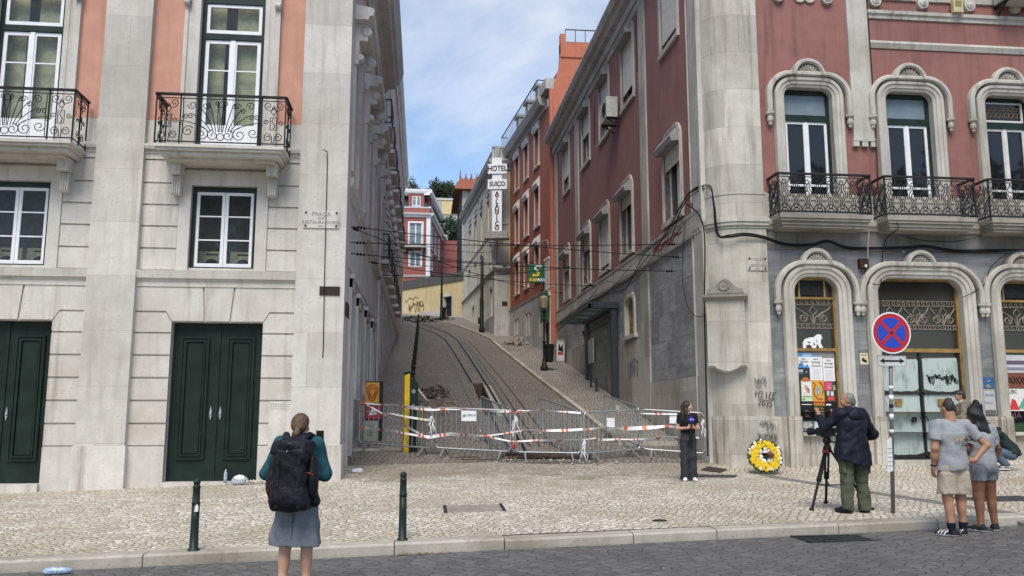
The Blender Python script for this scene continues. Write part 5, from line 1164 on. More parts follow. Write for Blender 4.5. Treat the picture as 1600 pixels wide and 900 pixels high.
# hotel sign
o = empty('hotel_sign', 'tall white hotel sign of stacked boards with black letters', 'sign', (4.0, 50.2, 12.3))
FHS = Fr((0, 50.15, 0), Vector((.985, -.17, 0)).normalized(), Vector((-.17, -.985, 0)).normalized()); off = .02
b = MB(); b.fbox(FHS, 3.98, 4.56, 12.45, 16.95, -.2, -.02); b.build('mast_board', M['white'], o)
for z0, z1, u0, u1, s_, sz in ((15.95, 16.55, 3.72, 4.86, 'HOTEL', .46), (15.0, 15.6, 3.72, 4.86, 'SUIÇO', .40)):
    b = MB(); b.fbox(FHS, u0, u1, z0, z1, -.1, .04); bo = b.build('sign_board', M['white'], o); text(s_, sz, M['ink'], bo, FHS, (u0 + u1) / 2, (z0 + z1) / 2, .045, sx=.80, bold=.012)
for k, ch in enumerate('ATLANTICO'): text(ch, .34, M['ink'], o, FHS, 4.27, 14.72 - k * .262, -.015, sx=1, bold=.014, rot=0)
b = MB(); b.fbox(FHS, 3.7, 4.9, 12.05, 12.4, -.4, .2); b.fbox(FHS, 3.55, 5.0, 11.95, 12.05, -.4, .35); b.build('sign_bracket', M['greybox'], o)
# tower with a tiled roof behind the hotel
TB = empty('tower_house', 'pale house with a flared red tiled roof behind the hotel', 'building', (3.4, 69, 8))
b = MB(); b.box(2.95, 8, 68.6, 76, 8, 20.3); b.build('wall', M['grey'], TB)
b = MB(); b.box(2.86, 2.96, 68.55, 76, 12, 20.2); b.build('side_boards', M['slate'], TB)
b = MB(); b.box(3.5, 4.3, 68.5, 68.6, 19.0, 20.1); b.build('window', M['brick'], TB)
b = MB(); b.add([(2.3, 68, 20.0), (8.5, 68, 20.0), (8.5, 77, 20.0), (2.3, 77, 20.0), (2.75, 68.5, 21.0), (8, 68.5, 21.0), (8, 76.5, 21.0), (2.75, 76.5, 21.0)], [(0, 1, 5, 4), (1, 2, 6, 5), (2, 3, 7, 6), (3, 0, 4, 7), (4, 5, 6, 7), (3, 2, 1, 0)])
rf = b.build('roof', M['tile'], TB)
for k in range(11):
    b = MB(); x_ = 2.8 + k * .45; b.lathe((x_, 68.5, 21.0), [(.05, 0), (.09, .05), (.07, .18), (.03, .26), (.06, .34), (.01, .46 + .3 * (k == 0))], 6); b.build('finial', M['tile'], rf)
# yellow garden wall with a doorway
A_, B_ = Vector((3.05, 65.9, 0)), Vector((-2.3, 72.3, 0)); u_ = (B_ - A_).normalized(); FY = Fr(A_, u_, (-u_.y, u_.x, 0)); LY = (B_ - A_).length + 5
if FY.n.y > 0: FY.n = -FY.n
GW = empty('garden_wall', 'long yellow plaster wall with dark coping and a doorway at the top of the street', 'wall', tuple(A_))
b = MB(); b.k = 0; b.holes(FY, 0, LY, 7, 12.1, [(1.35, 2.35, 7.5, 11.0)], 0, .35); b.k = 1; b.fbox(FY, 0, 1.2, 7, 9.35, -.2, .03); b.fbox(FY, 2.5, LY, 7, 9.95, -.2, .03)
for q in ((1.2, 1.36, 7, 11.15), (2.34, 2.5, 7, 11.15), (1.36, 2.34, 10.98, 11.15)): b.fbox(FY, *q, -.2, .06)
b.k = 2; b.fbox(FY, -.2, LY, 12.1, 12.8, -.4, .08); b.quad(FY.p(LY, 7, 0), FY.p(LY, 7, -3), FY.p(LY, 12.8, -3), FY.p(LY, 12.8, 0))
b.build('wall', [M['yellow'], M['lioz_side'], M['wallcap']], GW)
b = MB(); b.fbox(FY, 1.36, 2.34, 7.5, 10.98, -.35, -.28)
for k in range(7): b.fbox(FY, 1.4 + k * .14, 1.43 + k * .14, 7.6, 10.2, -.28, -.25)
b.fbox(FY, 1.36, 2.34, 10.25, 10.32, -.28, -.22); b.build('gate', M['slate'], GW)
graffiti('black looping graffiti on the yellow wall at the top of the street', FY, scrib(4.9, 6.9, 9.9, 11.0, 12, 31, 2) + [[(5.1 + .28 * math.cos(t), 10.4 + .5 * math.sin(t)) for t in lin(0, 6.2832, 14)]] + scrib(5.6, 7.3, 10.9, 11.4, 9, 32, 1), .018, .02)
# pink house above the wall
FQ = Fr((0, 80, 0), (1, 0, 0), (0, -1, 0)); FQS = Fr((.42, 80, 0), Vector((.13, 1, 0)).normalized(), Vector((1, -.13, 0)).normalized())
QB = empty('mansard_house', 'red plastered house with white trim and a slate mansard roof above the yellow wall', 'building', (.42, 80, 12))
b = MB(); wq = [(-1.5, -.35, 17.6, 19.75), (-1.4, -.42, 15.55, 16.9)]
b.k = 0; b.holes(FQ, -5, .42, 10, 20.3, wq + [(-4.5, -3.4, 17.6, 19.75)], 0, .2); b.holes(FQS, 0, 12, 10, 20.3, [(1.2, 2, 15.5, 17), (1.2, 2, 17.6, 19.6), (4, 4.8, 17.6, 19.6), (7, 7.8, 17.6, 19.6)], 0, .2)
b.k = 1
for a in (.0,): b.fbox(FQ, .08, .46, 10, 20.3, -.1, .05); b.fbox(FQS, -.02, .5, 10, 20.3, -.1, .05)
for F_, a, c in ((FQ, -5, .5), (FQS, -.1, 12)):
    b.mould(F_, a, c, [(20.3, 0), (20.32, .1), (20.5, .15), (20.55, .3), (20.7, .35), (20.75, 0)]); b.mould(F_, a, c, [(21.2, -.1), (21.22, .05), (21.35, .1), (21.4, -.1)]); b.mould(F_, a, c, [(14.55, 0), (14.56, .08), (14.72, .08), (14.74, 0)])
    b.mould(F_, a - .05, c, [(22.5, -.6), (22.5, -.1), (22.65, .0), (22.7, .1), (22.9, .15), (23.05, .15), (23.05, -.6)])
for w in wq + [(-4.5, -3.4, 17.6, 19.75)]:
    for q in ((w[0] - .16, w[0], w[2], w[3] + .16), (w[1], w[1] + .16, w[2], w[3] + .16), (w[0], w[1], w[3], w[3] + .16)): b.fbox(FQ, *q, -.02, .05)
b.k = 0; b.fbox(FQ, -5, .4, 20.7, 21.25, -.6, .02); b.fbox(FQS, 0, 12, 20.7, 21.25, -.6, .02)
b.fbox(FQ, -1.65, -.15, 21.3, 22.6, -.8, -.02); b.fbox(FQS, 1, 2.6, 21.3, 22.6, -.8, -.05)
b.build('wall', [M['house'], M['white']], QB)
b = MB(); b.add([(-5, 80.05, 21.3), (.42, 80.05, 21.3), (2, 92, 21.3), (-5, 92, 21.3), (-5, 80.8, 22.7), (-.1, 80.8, 22.7), (1.3, 92, 22.7), (-5, 92, 22.7), (-5, 86, 23.8), (-.6, 84, 23.4), (.6, 92, 23.4)], [(0, 1, 5, 4), (1, 2, 6, 5), (4, 5, 9, 8), (5, 6, 10, 9), (8, 9, 10, 7)]); b.build('mansard_roof', M['slate'], QB)
for w in wq + [(-4.5, -3.4, 17.6, 19.75), (-1.3, -.5, 21.4, 22.35)]: simple_window(FQ, *w, .0 if w[2] < 21 else .0, QB, 0, sashm='white', glassm='frost', rev=.1 if w[2] < 21 else .0)
b = MB(); b.fbox(FQ, -2.2, .1, 17.3, 17.45, 0, .7); bb = b.build('balcony', M['grey'], QB); iron_rail(FQ, -2.15, .05, 17.45, 18.35, .65, bb, .1, .008)
for u in (-1.9, -.3): b = MB(); b.fbox(FQ, u - .08, u + .08, 16.95, 17.3, 0, .45); b.build('bracket', M['grey'], bb)
for w in ((1.2, 2, 15.5, 17), (1.2, 2, 17.6, 19.6), (4, 4.8, 17.6, 19.6), (7, 7.8, 17.6, 19.6)): simple_window(FQS, *w, 0, QB, .12, trim=M['white'], sashm='white', rev=.1)
b = MB(); b.box(1.7, 7, 90.5, 90.9, 10, 20.3); b.build('red_garden_wall', M['house'], label='plain dark red wall joining the mansard house to the hotel', cat='wall')
b = MB(); b.k = 0; b.box(-6, 12, 112, 118, 20, 28.6); b.k = 1; b.box(-6, 12, 111.9, 112, 28.3, 30.2); b.k = 2; b.box(-6, 12, 111.8, 118.2, 30.2, 30.5); b.k = 0
for k in range(9): b.box(-3 + k * 1.5, -2.4 + k * 1.5, 111.85, 111.95, 28.4, 30.1) if k % 2 else None
b.build('hillside_wall', [M['grey'], M['yellow'], M['lioz_side']], label='distant terrace wall of rough grey stone under a yellow parapet', cat='wall')
# ---------------------------------------------------------------- trees on the hill
def leafmat(name, c):
    m, n = newmat(name); n.b.inputs['Roughness'].default_value = .6
    oi = n.new('NewGeometry'); f = n.noise(n.pos(), 1.1, 3); g_ = n.math('ADD', n.math('MULTIPLY', oi.outputs['Random Per Island'], .6), n.math('MULTIPLY', f, .6))
    n.l.new(n.mix(n.ramp(g_, .2, .95, 0, 1), tuple(x * .45 for x in c), tuple(x * 1.6 for x in c)), n.b.inputs['Base Color']); return m
BARK = plain('bark', (.06, .045, .035), .9, var=.4)
def tree(name, label, base, height, crown, n, leaf, mat, seed, lean=0, clumps=9, group=None, trunk=True):
    r_ = random.Random(seed); o = empty(name, label, 'tree', base, 0, group)
    cx, cy, cz, rx, ry, rz_ = crown
    t = MB(); t.smooth = True; t.tube([(base[0], base[1], base[2] - .5), (base[0] + lean * .3, base[1], base[2] + height * .4), (base[0] + cx, base[1] + cy, base[2] + cz)], [.22, .16, .06], 8)
    cl = []
    for k in range(clumps):
        a = r_.uniform(0, 6.28); e = r_.uniform(-.8, 1); q = math.sqrt(1 - e * e) if abs(e) < 1 else 0; s_ = r_.uniform(.45, .95)
        c = (base[0] + cx + rx * s_ * q * math.cos(a), base[1] + cy + ry * s_ * q * math.sin(a), base[2] + cz + rz_ * s_ * e); cl.append((c, r_.uniform(.26, .48)))
        t.tube([(base[0] + cx * .6, base[1] + cy * .6, base[2] + cz * .75), ((c[0] + base[0] + cx) / 2, (c[1] + base[1] + cy) / 2, (c[2] + base[2] + cz * .9) / 2), c], [.08, .05, .02], 5)
    t.build('trunk', BARK, o)
    b = MB()
    for i in range(n):
        c, s_ = r_.choice(cl)
        while True:
            v = Vector((r_.uniform(-1, 1), r_.uniform(-1, 1), r_.uniform(-1, 1)))
            if v.length < 1: break
        v = v * (.5 + .5 * v.length); p = Vector(c) + Vector((v.x * rx * s_, v.y * ry * s_, v.z * rz_ * s_))
        d = Vector((r_.uniform(-1, 1), r_.uniform(-1, 1), r_.uniform(-1, 1))).normalized(); e = d.orthogonal().normalized(); L = leaf * r_.uniform(.6, 1.3)
        b.quad(p - d * L, p + e * L * .45, p + d * L, p - e * L * .45)
    b.build('crown', mat, o, recalc=False); return o
LG1, LG2, LG3 = leafmat('foliage_dark', (.028, .05, .018)), leafmat('foliage_olive', (.06, .075, .035)), leafmat('foliage_mid', (.04, .07, .022))
tree('dense_tree', 'dense dark green tree filling the gap between the mansard house and the hotel', (3.0, 93, 17), 5, (-.3, 0, 3.6, 3.3, 2.0, 3.0), 7000, .18, LG1, 1, clumps=20)
tree('dense_tree', 'dark bushy tree peeking over the dark red wall, touching the hotel', (4.4, 95, 16.5), 5, (0, 0, 3.5, 1.8, 1.8, 2.3), 2600, .17, LG1, 8, clumps=14)
GT = 'trees along the hilltop'
for i, (x, z, h, w, m_, lab) in enumerate(((-3.2, 25.5, 9.5, 2.4, LG2, 'tall airy tree behind the mansard roof, leftmost on the hilltop'), (-.6, 26.5, 6.6, 2.0, LG2, 'thin olive tree with gaps of sky, second from the left on the hilltop'), (1.6, 27.3, 7.0, 2.0, LG1, 'round dark tree above the middle of the yellow terrace parapet'), (4.3, 27.3, 6.6, 2.3, LG2, 'low olive tree on the hilltop left of the red tiled roof'), (3.0, 27.0, 6.9, 2.2, LG1, 'dark green tree second from the right on the hilltop'), (.4, 26.8, 6.2, 2.0, LG1, 'small dark tree in the middle of the hilltop row'), (-5.5, 26, 7, 2.2, LG1, 'dark tree half hidden behind the pink building on the hilltop'))):
    tree('hilltop_tree', lab, (x, 122, z + 1.5), h, (0, 0, h * .66, w * 1.15, 2.0, h * .4), 1500, .24, m_, 40 + i, clumps=15, group=GT)
for i, (x, y) in enumerate(((-15, -13), (-7, -16), (17, -12), (25, -15), (33, -12), (41, -16))):
    tree('avenue_tree', 'tall leafy avenue tree behind the viewpoint, mirrored in the windows', (x, y, .018 * x - .1), 17, (0, 0, 12, 4.4, 4.0, 6.5), 2600, .42, LG3, 70 + i, clumps=16, group='avenue trees behind the viewpoint')
b = MB(); b.quad((-40, 76, 11), (40, 76, 11), (40, 130, 29), (-40, 130, 29)); b.quad((-40, 130, 29), (40, 130, 29), (60, 300, 20), (-60, 300, 20)); b.build('hillside', plain('hill_scrub', (.05, .055, .03), .9, var=.4, obj=False), kind='structure')
# ---------------------------------------------------------------- overhead wires
GWI = 'overhead wires across the street'
WR = [((-1.58, 18.2, 5.62), (6.45, 20.6, 5.55), .07), ((-1.58, 18.1, 5.25), (6.45, 20.9, 5.95), .05), ((-1.58, 18.3, 5.05), (6.45, 21.2, 5.3), .08), ((-1.58, 18.2, 5.6), (6.3, 38.5, 7.2), .25), ((-1.58, 24, 5.9), (6.33, 31, 6.4), .15), ((-1.58, 30.5, 6.6), (6.3, 36, 8.0), .2), ((-1.55, 36, 8.6), (5.9, 45, 9.8), .25), ((-1.55, 42, 9.2), (4.2, 51.5, 10.9), .3), ((-1.55, 46, 11.2), (4.2, 51.5, 11.6), .3)]
WL_ = ['highest of the three black wires anchored on the pale corner', 'middle one of the three black wires anchored on the pale corner', 'lowest of the three black wires anchored on the pale corner', 'long slanting wire from the pale corner to the far end of the red flank', 'thin wire crossing the street above the bus shelter', 'wire crossing the street just in front of the green square sign', 'wire crossing behind the green square sign to the orange building', 'wire crossing low in front of the hotel corner', 'wire crossing the hotel corner just under its white sign']
for (a, c, sg), lb in zip(WR, WL_):
    b = MB(); b.smooth = True
    P = [Vector(a).lerp(Vector(c), k / 16) - Vector((0, 0, sg * 4 * (k / 16) * (1 - k / 16))) for k in range(17)]
    b.tube(P, .011 if a[1] < 25 else .016, 5)
    for e, f in ((0, 1), (-1, -2)):
        d = (P[f] - P[e]).normalized(); 
        for k in range(3): b.lathe(P[e] + d * (.12 + .07 * k), [(.012, 0), (.035, .012), (.035, .03), (.012, .045)], 8, tuple(d))
    b.build('overhead_wire', M['wire'], label=lb, cat='wire', group=GWI)
b = MB(); b.smooth = True
P = [(6.1, 40.6, 9.1), (6.0, 41.0, 10.2), (5.6, 43, 10.4), (5.2, 47, 10.45), (5.0, 50, 10.5), (4.6, 50.3, 10.5)]; b.tube(P, .03, 6); b.build('pipe', M['greybox'], label='pale bent pipe running across the orange facade', cat='pipe')
# ================================================================ STREET FURNITURE
def G(x, y, h=0): return (x, y, gz(x, y) + h)
PAVE = lambda x, y: gz(x, y) + (.11 if x > kerbR(y) else .07 if x < kerbL(y) and y > 20.8 else 0)
ID = Vector((1, 0, 0)); FX = lambda x, y, z: Fr((x, y, z), (1, 0, 0), (0, -1, 0))
# bollards at the kerb
def bollard(label, x, y, stick=False, group=None):
    o = empty('bollard', label, 'bollard', G(x, y), 0, group); c = Vector(G(x, y))
    b = MB(); b.smooth = True
    b.lathe(c, [(.068, -.05), (.068, .02), (.050, .03), (.046, .30), (.044, .52)], 14); b.lathe(c, [(.048, .52), (.050, .54), (.043, .55), (.040, .70), (.043, .705), (.045, .72), (.038, .73), (.03, .745)], 14); b.build('post', M['green'], o)
    b = MB(); b.smooth = True; b.ball(c + Vector((0, 0, .77)), .042, 12, 8); b.build('ball_top', M['green'], o)
    if stick: b = MB(); b.prism(Fr(c + Vector((.012, -.052, 0)), ID, (0, -1, 0)), [(-.012, .44), (.03, .44), (.03, .50), (.012, .53), (-.005, .5)], 0, .002); b.build('sticker', M['paper'], o)
bollard('dark green bollard with a white sticker, left one at the kerb', -2.58, 10.42, True, 'green bollards at the kerb')
bollard('dark green bollard on the kerb between the backpacker and the barriers', -.22, 10.68, False, 'green bollards at the kerb')
def street_post(x, y):
    o = empty('iron_post', 'slim black iron post in the row along the left pavement of the steep street', 'bollard', (x, y, PAVE(x, y)), 0, 'iron posts along the left pavement')
    b = MB(); c = Vector((x, y, PAVE(x, y))); b.lathe(c, [(.06, -.1), (.06, .06), (.045, .08), (.045, .86), (.055, .88), (.055, .94), (.03, .98)], 10); b.k = 1; b.lathe(c, [(.047, .70), (.047, .76)], 10); b.build('post', [M['black'], M['greybox']], o); return o
p0 = None
for k in range(21):
    y = 22.4 + 1.62 * k; x = -.36
    if p0 is None: p0 = street_post(x, y)
    else: c = copy_tree(p0); c.location = (x, y, PAVE(x, y))
# crowd barriers
def barrier(label, a, c, notice=None):
    A, B = Vector(G(*a)), Vector(G(*c)); L = (B - A).length; o = empty('crowd_barrier', label, 'barrier', tuple((A + B) / 2), 0, 'steel crowd barriers closing the street')
    u = (B - A); uh = Vector((u.x, u.y, 0)).normalized(); n = Vector((-uh.y, uh.x, 0)); sl = (B.z - A.z) / L
    P = lambda s_, h: A + u * (s_ / L) + Vector((0, 0, h))
    zb, zt, rr = .17, 1.09, .02
    b = MB(); b.smooth = True
    path = [P(0, zb + .1)]; 
    def rc(cs, ch, a0):
        return [P(cs + .1 * math.cos(t), ch + .1 * math.sin(t)) for t in lin(a0, a0 - math.pi / 2, 4)]
    path = rc(.1, zt - .1, math.pi) + rc(L - .1, zt - .1, math.pi / 2) + rc(L - .1, zb + .1, 0) + rc(.1, zb + .1, -math.pi / 2); path.append(path[0])
    b.tube(path, rr, 7, False)
    nb = int(L / .125)
    for k in range(1, nb): s_ = L * k / nb; b.tube([P(s_, zb), P(s_, zt)], .008, 5, False)
    b.build('frame', M['steel'], o)
    for s_ in (.22, L - .22):
        f = MB(); f.bar(P(s_, zb), P(s_, -.01) + n * .28, .035, .012); f.bar(P(s_, zb), P(s_, -.01) - n * .28, .035, .012); f.bar(P(s_, zb - .10) + n * .16, P(s_, zb - .10) - n * .16, .02, .01); f.build('foot', M['steel'], o)
    if notice:
        s_, h, w, hh = notice; N_ = -n if n.y > 0 else n; F = Fr(P(s_, h), uh, N_)
        q = MB(); q.fbox(F, -w / 2, w / 2, -hh / 2, hh / 2, .022, .027); pl = q.build('notice', M['white'], o)
        if w > .25:
            text('LISBOA', .075, M['ink'], pl, F, .045, .01, .028); q = MB(); q.k = 0
            for dx, dy in ((-.02, 0), (.02, 0), (0, .025), (0, -.02)): q.prism(F, [(-.115 + dx - .016, dy), (-.115 + dx, dy - .018), (-.115 + dx + .016, dy), (-.115 + dx, dy + .018)], .027, .029)
            q.build('emblem', M['ink'], pl)
    return o
b1, b2, b3, b4, b5 = ((-1.50, 20.95), (.22, 20.1)), ((.30, 20.15), (1.98, 19.5)), ((2.08, 19.45), (3.58, 19.4)), ((3.64, 19.35), (5.08, 19.95)), ((5.14, 19.98), (6.50, 19.52))
barrier('steel crowd barrier against the pale building, leftmost of the closed row', *b1)
barrier('steel crowd barrier with a small white notice, second from the left', *b2, notice=(.82, .93, .36, .24))
barrier('steel crowd barrier in front of the tram rails, middle of the closed row', *b3)
barrier('steel crowd barrier with a grey notice, fourth in the closed row', *b4, notice=(.72, .80, .22, .26))
barrier('steel crowd barrier behind the reporter, right end of the closed row', *b5, notice=(.75, .92, .2, .22))
barrier('steel crowd barrier pointing up the street beside the trench', (2.0, 19.65), (1.45, 21.9))
barrier('steel crowd barrier pointing up the street in the middle of the roadway', (3.55, 19.6), (2.95, 21.7))
barrier('steel crowd barrier set crosswise on the pavement before the bus shelter', (5.15, 20.3), (4.75, 22.4), notice=(1.2, .85, .2, .2))
# hazard tape
OR = plain('orange_tape_print', (.62, .12, .03), .5, var=.05); WTP = plain('white_tape', (.66, .66, .67), .45, var=.1); YT = plain('lime_tape_print', (.45, .5, .04), .5)
def tape(label, pts, w=.065, seed=1, per=.52, col=None, name='barrier_tape'):
    r_ = random.Random(seed); P = []
    for a, c in zip(pts, pts[1:]):
        a, c = Vector(a), Vector(c); n = max(2, int((c - a).length / .05)); sg = (c - a).length * .012
        P += [a.lerp(c, k / n) - Vector((0, 0, sg * 4 * (k / n) * (1 - k / n))) for k in range(n)]
    P.append(Vector(pts[-1])); b = MB(); s_ = 0; tw = r_.uniform(0, 6); sg = 0
    for i in range(len(P) - 1):
        L = (P[i + 1] - P[i]).length; ph = ((s_) % per) / per
        b.k = 1 if (ph < .10 or .16 < ph < .26) else 0
        def wv(s__): return w * (.62 + .38 * math.sin(s__ * 2.3 + tw) * math.sin(s__ * .9 + tw * 2)), .03 * math.sin(s__ * 3.1 + tw)
        w0, t0 = wv(s_); w1, t1 = wv(s_ + L); sl = .03 if b.k else 0
        d = (P[i + 1] - P[i]).normalized(); up = Vector((0, 0, 1)); n_ = Vector((0, -1, 0))
        b.quad(P[i] - up * w0 / 2 + n_ * t0 - d * sl * .7, P[i + 1] - up * w1 / 2 + n_ * t1 - d * sl * .7, P[i + 1] + up * w1 / 2 - n_ * t1 + d * sl, P[i] + up * w0 / 2 - n_ * t0 + d * sl); s_ += L
    # flat film given a hair of thickness
    o = b.build(name, [WTP, col or OR], label=label, cat='tape'); md = o.modifiers.new('thickness', 'SOLIDIFY'); md.thickness = .002
    return o
def BP(bar_, t, h, off=-.035):
    a, c = bar_; x, y = a[0] + (c[0] - a[0]) * t, a[1] + (c[1] - a[1]) * t; return (x, y + off, gz(x, y) + h)
tape('orange and white tape along the top rails of the two left barriers', [BP(b1, 0, 1.12), BP(b1, .5, 1.10), BP(b1, 1, 1.04), BP(b2, .1, 1.06), BP(b2, .5, 1.08), BP(b2, 1, 1.06)], seed=3)
tape('white tape with lime marks across the leftmost barrier below its top rail', [BP(b1, 0, .93), BP(b1, .45, .90), BP(b1, 1, .80)], seed=5, col=YT)
tape('orange and white tape slanting down across the leftmost barrier', [BP(b1, .08, 1.1, -.05), BP(b1, .55, .72, -.05), BP(b1, .95, .40, -.05), BP(b2, .1, .46)], seed=8, w=.06)
tape('orange and white tape sagging low across the two left barriers', [BP(b1, .0, .55), BP(b1, .5, .50), BP(b1, .95, .42), BP(b2, .2, .50), BP(b2, .7, .50), BP(b2, 1, .60), BP(b3, .1, .66)], seed=11, w=.085)
tape('white tape strung low from the second barrier to the middle one', [BP(b2, .7, .49, -.05), BP(b2, 1, .40), BP(b3, .3, .44), BP(b3, .9, .46), BP(b4, .2, .5)], seed=15)
tape('orange and white tape along the top rail of the middle barrier', [BP(b3, 0, 1.05), BP(b3, .4, 1.12), BP(b3, 1, 1.07)], seed=17)
tape('broad orange and white tape across the middle and fourth barriers at half height', [BP(b3, 0, .68), BP(b3, .5, .66), BP(b3, 1, .70), BP(b4, .3, .72), BP(b4, .6, .69), BP(b4, 1, .66), BP(b5, .4, .74), BP(b5, .8, .72)], seed=19, w=.09)
tape('white and orange tape low along the fourth barrier to the reporter', [BP(b4, .2, .47), BP(b4, .6, .44), BP(b4, 1, .40), BP(b5, .5, .50), BP(b5, .9, .52)], seed=23, w=.08)
tape('orange and white tape along the top rails of the two right barriers', [BP(b4, .55, 1.05), BP(b4, 1, 1.0), BP(b5, .5, 1.03), BP(b5, 1, 1.02)], seed=27, w=.05)
for i, (p, lb) in enumerate(((BP(b1, 1, .9), 'knotted ends of white tape hanging between the first and second barriers'), (BP(b3, 0, .98), 'knotted ends of white tape hanging where the second and middle barriers meet'), (BP(b5, .98, .95), 'knotted ends of white tape hanging by the rounded stone corner'), (BP(b4, 0, .5), 'torn white tape hanging to the ground where the middle and fourth barriers meet'))):
    b = MB(); r_ = random.Random(60 + i)
    for k in range(5):
        x, y, z = p; pts = [(x, y, z)]
        for j in range(4): x += r_.uniform(-.07, .07); y -= r_.uniform(0, .03); z -= r_.uniform(.05, .16); pts.append((x, y, z))
        b.tube(pts, [.012, .015, .008, .012, .004], 4)
    b.build('tape_end', WTP, label=lb, cat='tape')
tape('loose strip of white tape trailing from an iron post over the cobbles', [G(-.3, 27.8, .6), G(.15, 27.2, .12), G(.5, 28.2, .05), G(1.0, 30.2, .06)], seed=31, per=9, w=.08, col=WTP)
b = MB(); b.ball(BP(b3, -.02, .3), .05, 8, 6, (.8, .8, 1.5)); b.build('red_lamp', plain('red_plastic', (.35, .02, .03), .4), label='small red warning lamp low on the barrier joint', cat='lamp')
# green and yellow post
o = empty('marker_post', 'tall dark green post with a bright yellow edge beside the left barrier', 'post', G(-.30, 20.55)); F = Fr(G(-.30, 20.55), Vector((.96, .28, 0)), Vector((.28, -.96, 0)))
b = MB(); b.prism(F, [(-.02, -.1), (-.02, 1.70), (.04, 1.72), (.20, 1.62), (.20, -.1)], -.12, 0); b.k = 1; b.lathe(F.p(.08, 1.42, 0), [(.05, 0), (.05, .004)], 14, tuple(F.n)); b.prism(F, [(.05, 1.02), (.12, 1.06), (.1, 1.12), (.04, 1.1)], 0, .004); b.build('panel', [M['green'], M['greybox']], o)
b = MB(); b.prism(F, [(-.14, -.1), (-.14, 1.80), (-.02, 1.84), (-.02, -.1)], -.12, .02); b.k = 1; b.prism(F, [(-.14, 1.80), (-.14, 1.86), (-.02, 1.90), (-.02, 1.84)], -.12, .02); b.build('yellow_edge', [plain('post_yellow', (.62, .40, .01), .45), M['black']], o)
# poster board against the pale flank
o = empty('poster_cabinet', 'narrow street cabinet plastered with orange, red and grey posters against the pale flank', 'cabinet', G(-1.3, 21.6))
F = Fr(G(-1.42, 21.6), (1, 0, 0), (0, -1, 0)); b = MB(); b.fbox(F, 0, .42, -.1, 1.55, -.35, 0); b.build('cabinet_body', M['iron'], o)
b = MB(); b.fbox(F, .0, .34, 1.02, 1.52, 0, .012); b.k = 1
for k in range(3): b.tube([F.p(.17 + (.13 - .03 * k) * math.cos(t) * (1 + .2 * math.sin(3 * t)), 1.27 + (.2 - .05 * k) * math.sin(t), .014) for t in lin(0, 6.283, 20)], .010, 4, False)
b.build('orange_poster', [plain('orange_print', (.55, .29, .03), .6), plain('red_swirl', (.36, .05, .02), .6)], o)
b = MB(); b.fbox(F, .02, .40, .62, 1.0, 0, .01); b.k = 1; b.prism(F, [(.08, .7), (.2, .92), (.3, .74)], .01, .012); b.k = 2; b.fbox(F, .06, .36, .94, .98, .01, .013); b.build('red_poster', [plain('crimson_print', (.32, .03, .05), .6), M['paper'], M['ink']], o)
b = MB(); b.fbox(F, .0, .32, .08, .58, 0, .012); b.k = 1; b.tube([F.p(.16 + .1 * math.sin(k * 2.1), .2 + .022 * k, .014) for k in range(14)], .006, 4, False); b.build('grey_poster', [plain('grey_print', (.32, .33, .27), .6), plain('dim_lines', (.2, .1, .1), .7)], o)
# street lamp with bin
def lathe_post(name, label, x, y, prof, mat, cat='street lamp'):
    o = empty(name, label, cat, (x, y, PAVE(x, y))); b = MB(); b.smooth = True; b.lathe((x, y, PAVE(x, y)), prof, 12); b.build('pole', mat, o); return o
o = lathe_post('street_lamp', 'black iron street lamp with a beige lantern on the right pavement', 4.93, 34.8, [(.16, -.1), (.16, .12), (.11, .2), (.08, .45), (.055, .5), (.05, 1.1), (.07, 1.13), (.07, 1.2), (.043, 1.25), (.038, 2.0), (.06, 2.03), (.04, 2.1), (.035, 2.35), (.09, 2.42), (.09, 2.5), (.05, 2.56)], M['black'])
z = PAVE(4.93, 34.8); b = MB(); b.lathe((4.93, 34.8, z), [(.1, 2.54), (.14, 2.58), (.2, 2.95), (.2, 2.98), (.12, 3.06), (.03, 3.1)], 8); b.build('lantern', plain('beige_lantern', (.26, .22, .14), .4, var=.1), o)
def bin_(label, x, y, h0=.35):
    z = PAVE(x, y); b = MB(); b.lathe((x, y, z), [(.14, h0), (.17, h0 + .05), (.19, h0 + .62), (.21, h0 + .63), (.21, h0 + .72), (.1, h0 + .75)], 12)
    b.bar((x, y, z + h0 + .4), (x - .16, y, z + h0 + .4), .05); b.build('litter_bin', M['black'], label=label, cat='litter bin')
bin_('black litter bin hung on the street lamp of the right pavement', 5.13, 34.75); bin_('black litter bin on the dark pole before the yellow doorway', 1.42, 62.6, .2)
o = lathe_post('tall_pole', 'tall dark green pole in front of the cream hotel', 3.55, 52.5, [(.18, -.1), (.18, .25), (.13, .35), (.13, 1.9), (.10, 2.1), (.10, 4.7), (.03, 4.8)], M['green'], 'pole'); 
b = MB(); b.box(3.3, 3.5, 52.3, 52.5, PAVE(3.5, 52.5) + .5, PAVE(3.5, 52.5) + .9); b.build('pole_box', M['iron'], o)
o = lathe_post('tall_pole', 'tall dark green pole in front of the doorway of the yellow wall', 1.25, 62.2, [(.15, -.1), (.15, .25), (.11, .35), (.10, 1.9), (.08, 2.1), (.08, 4.9), (.02, 5.0)], M['green'], 'pole')
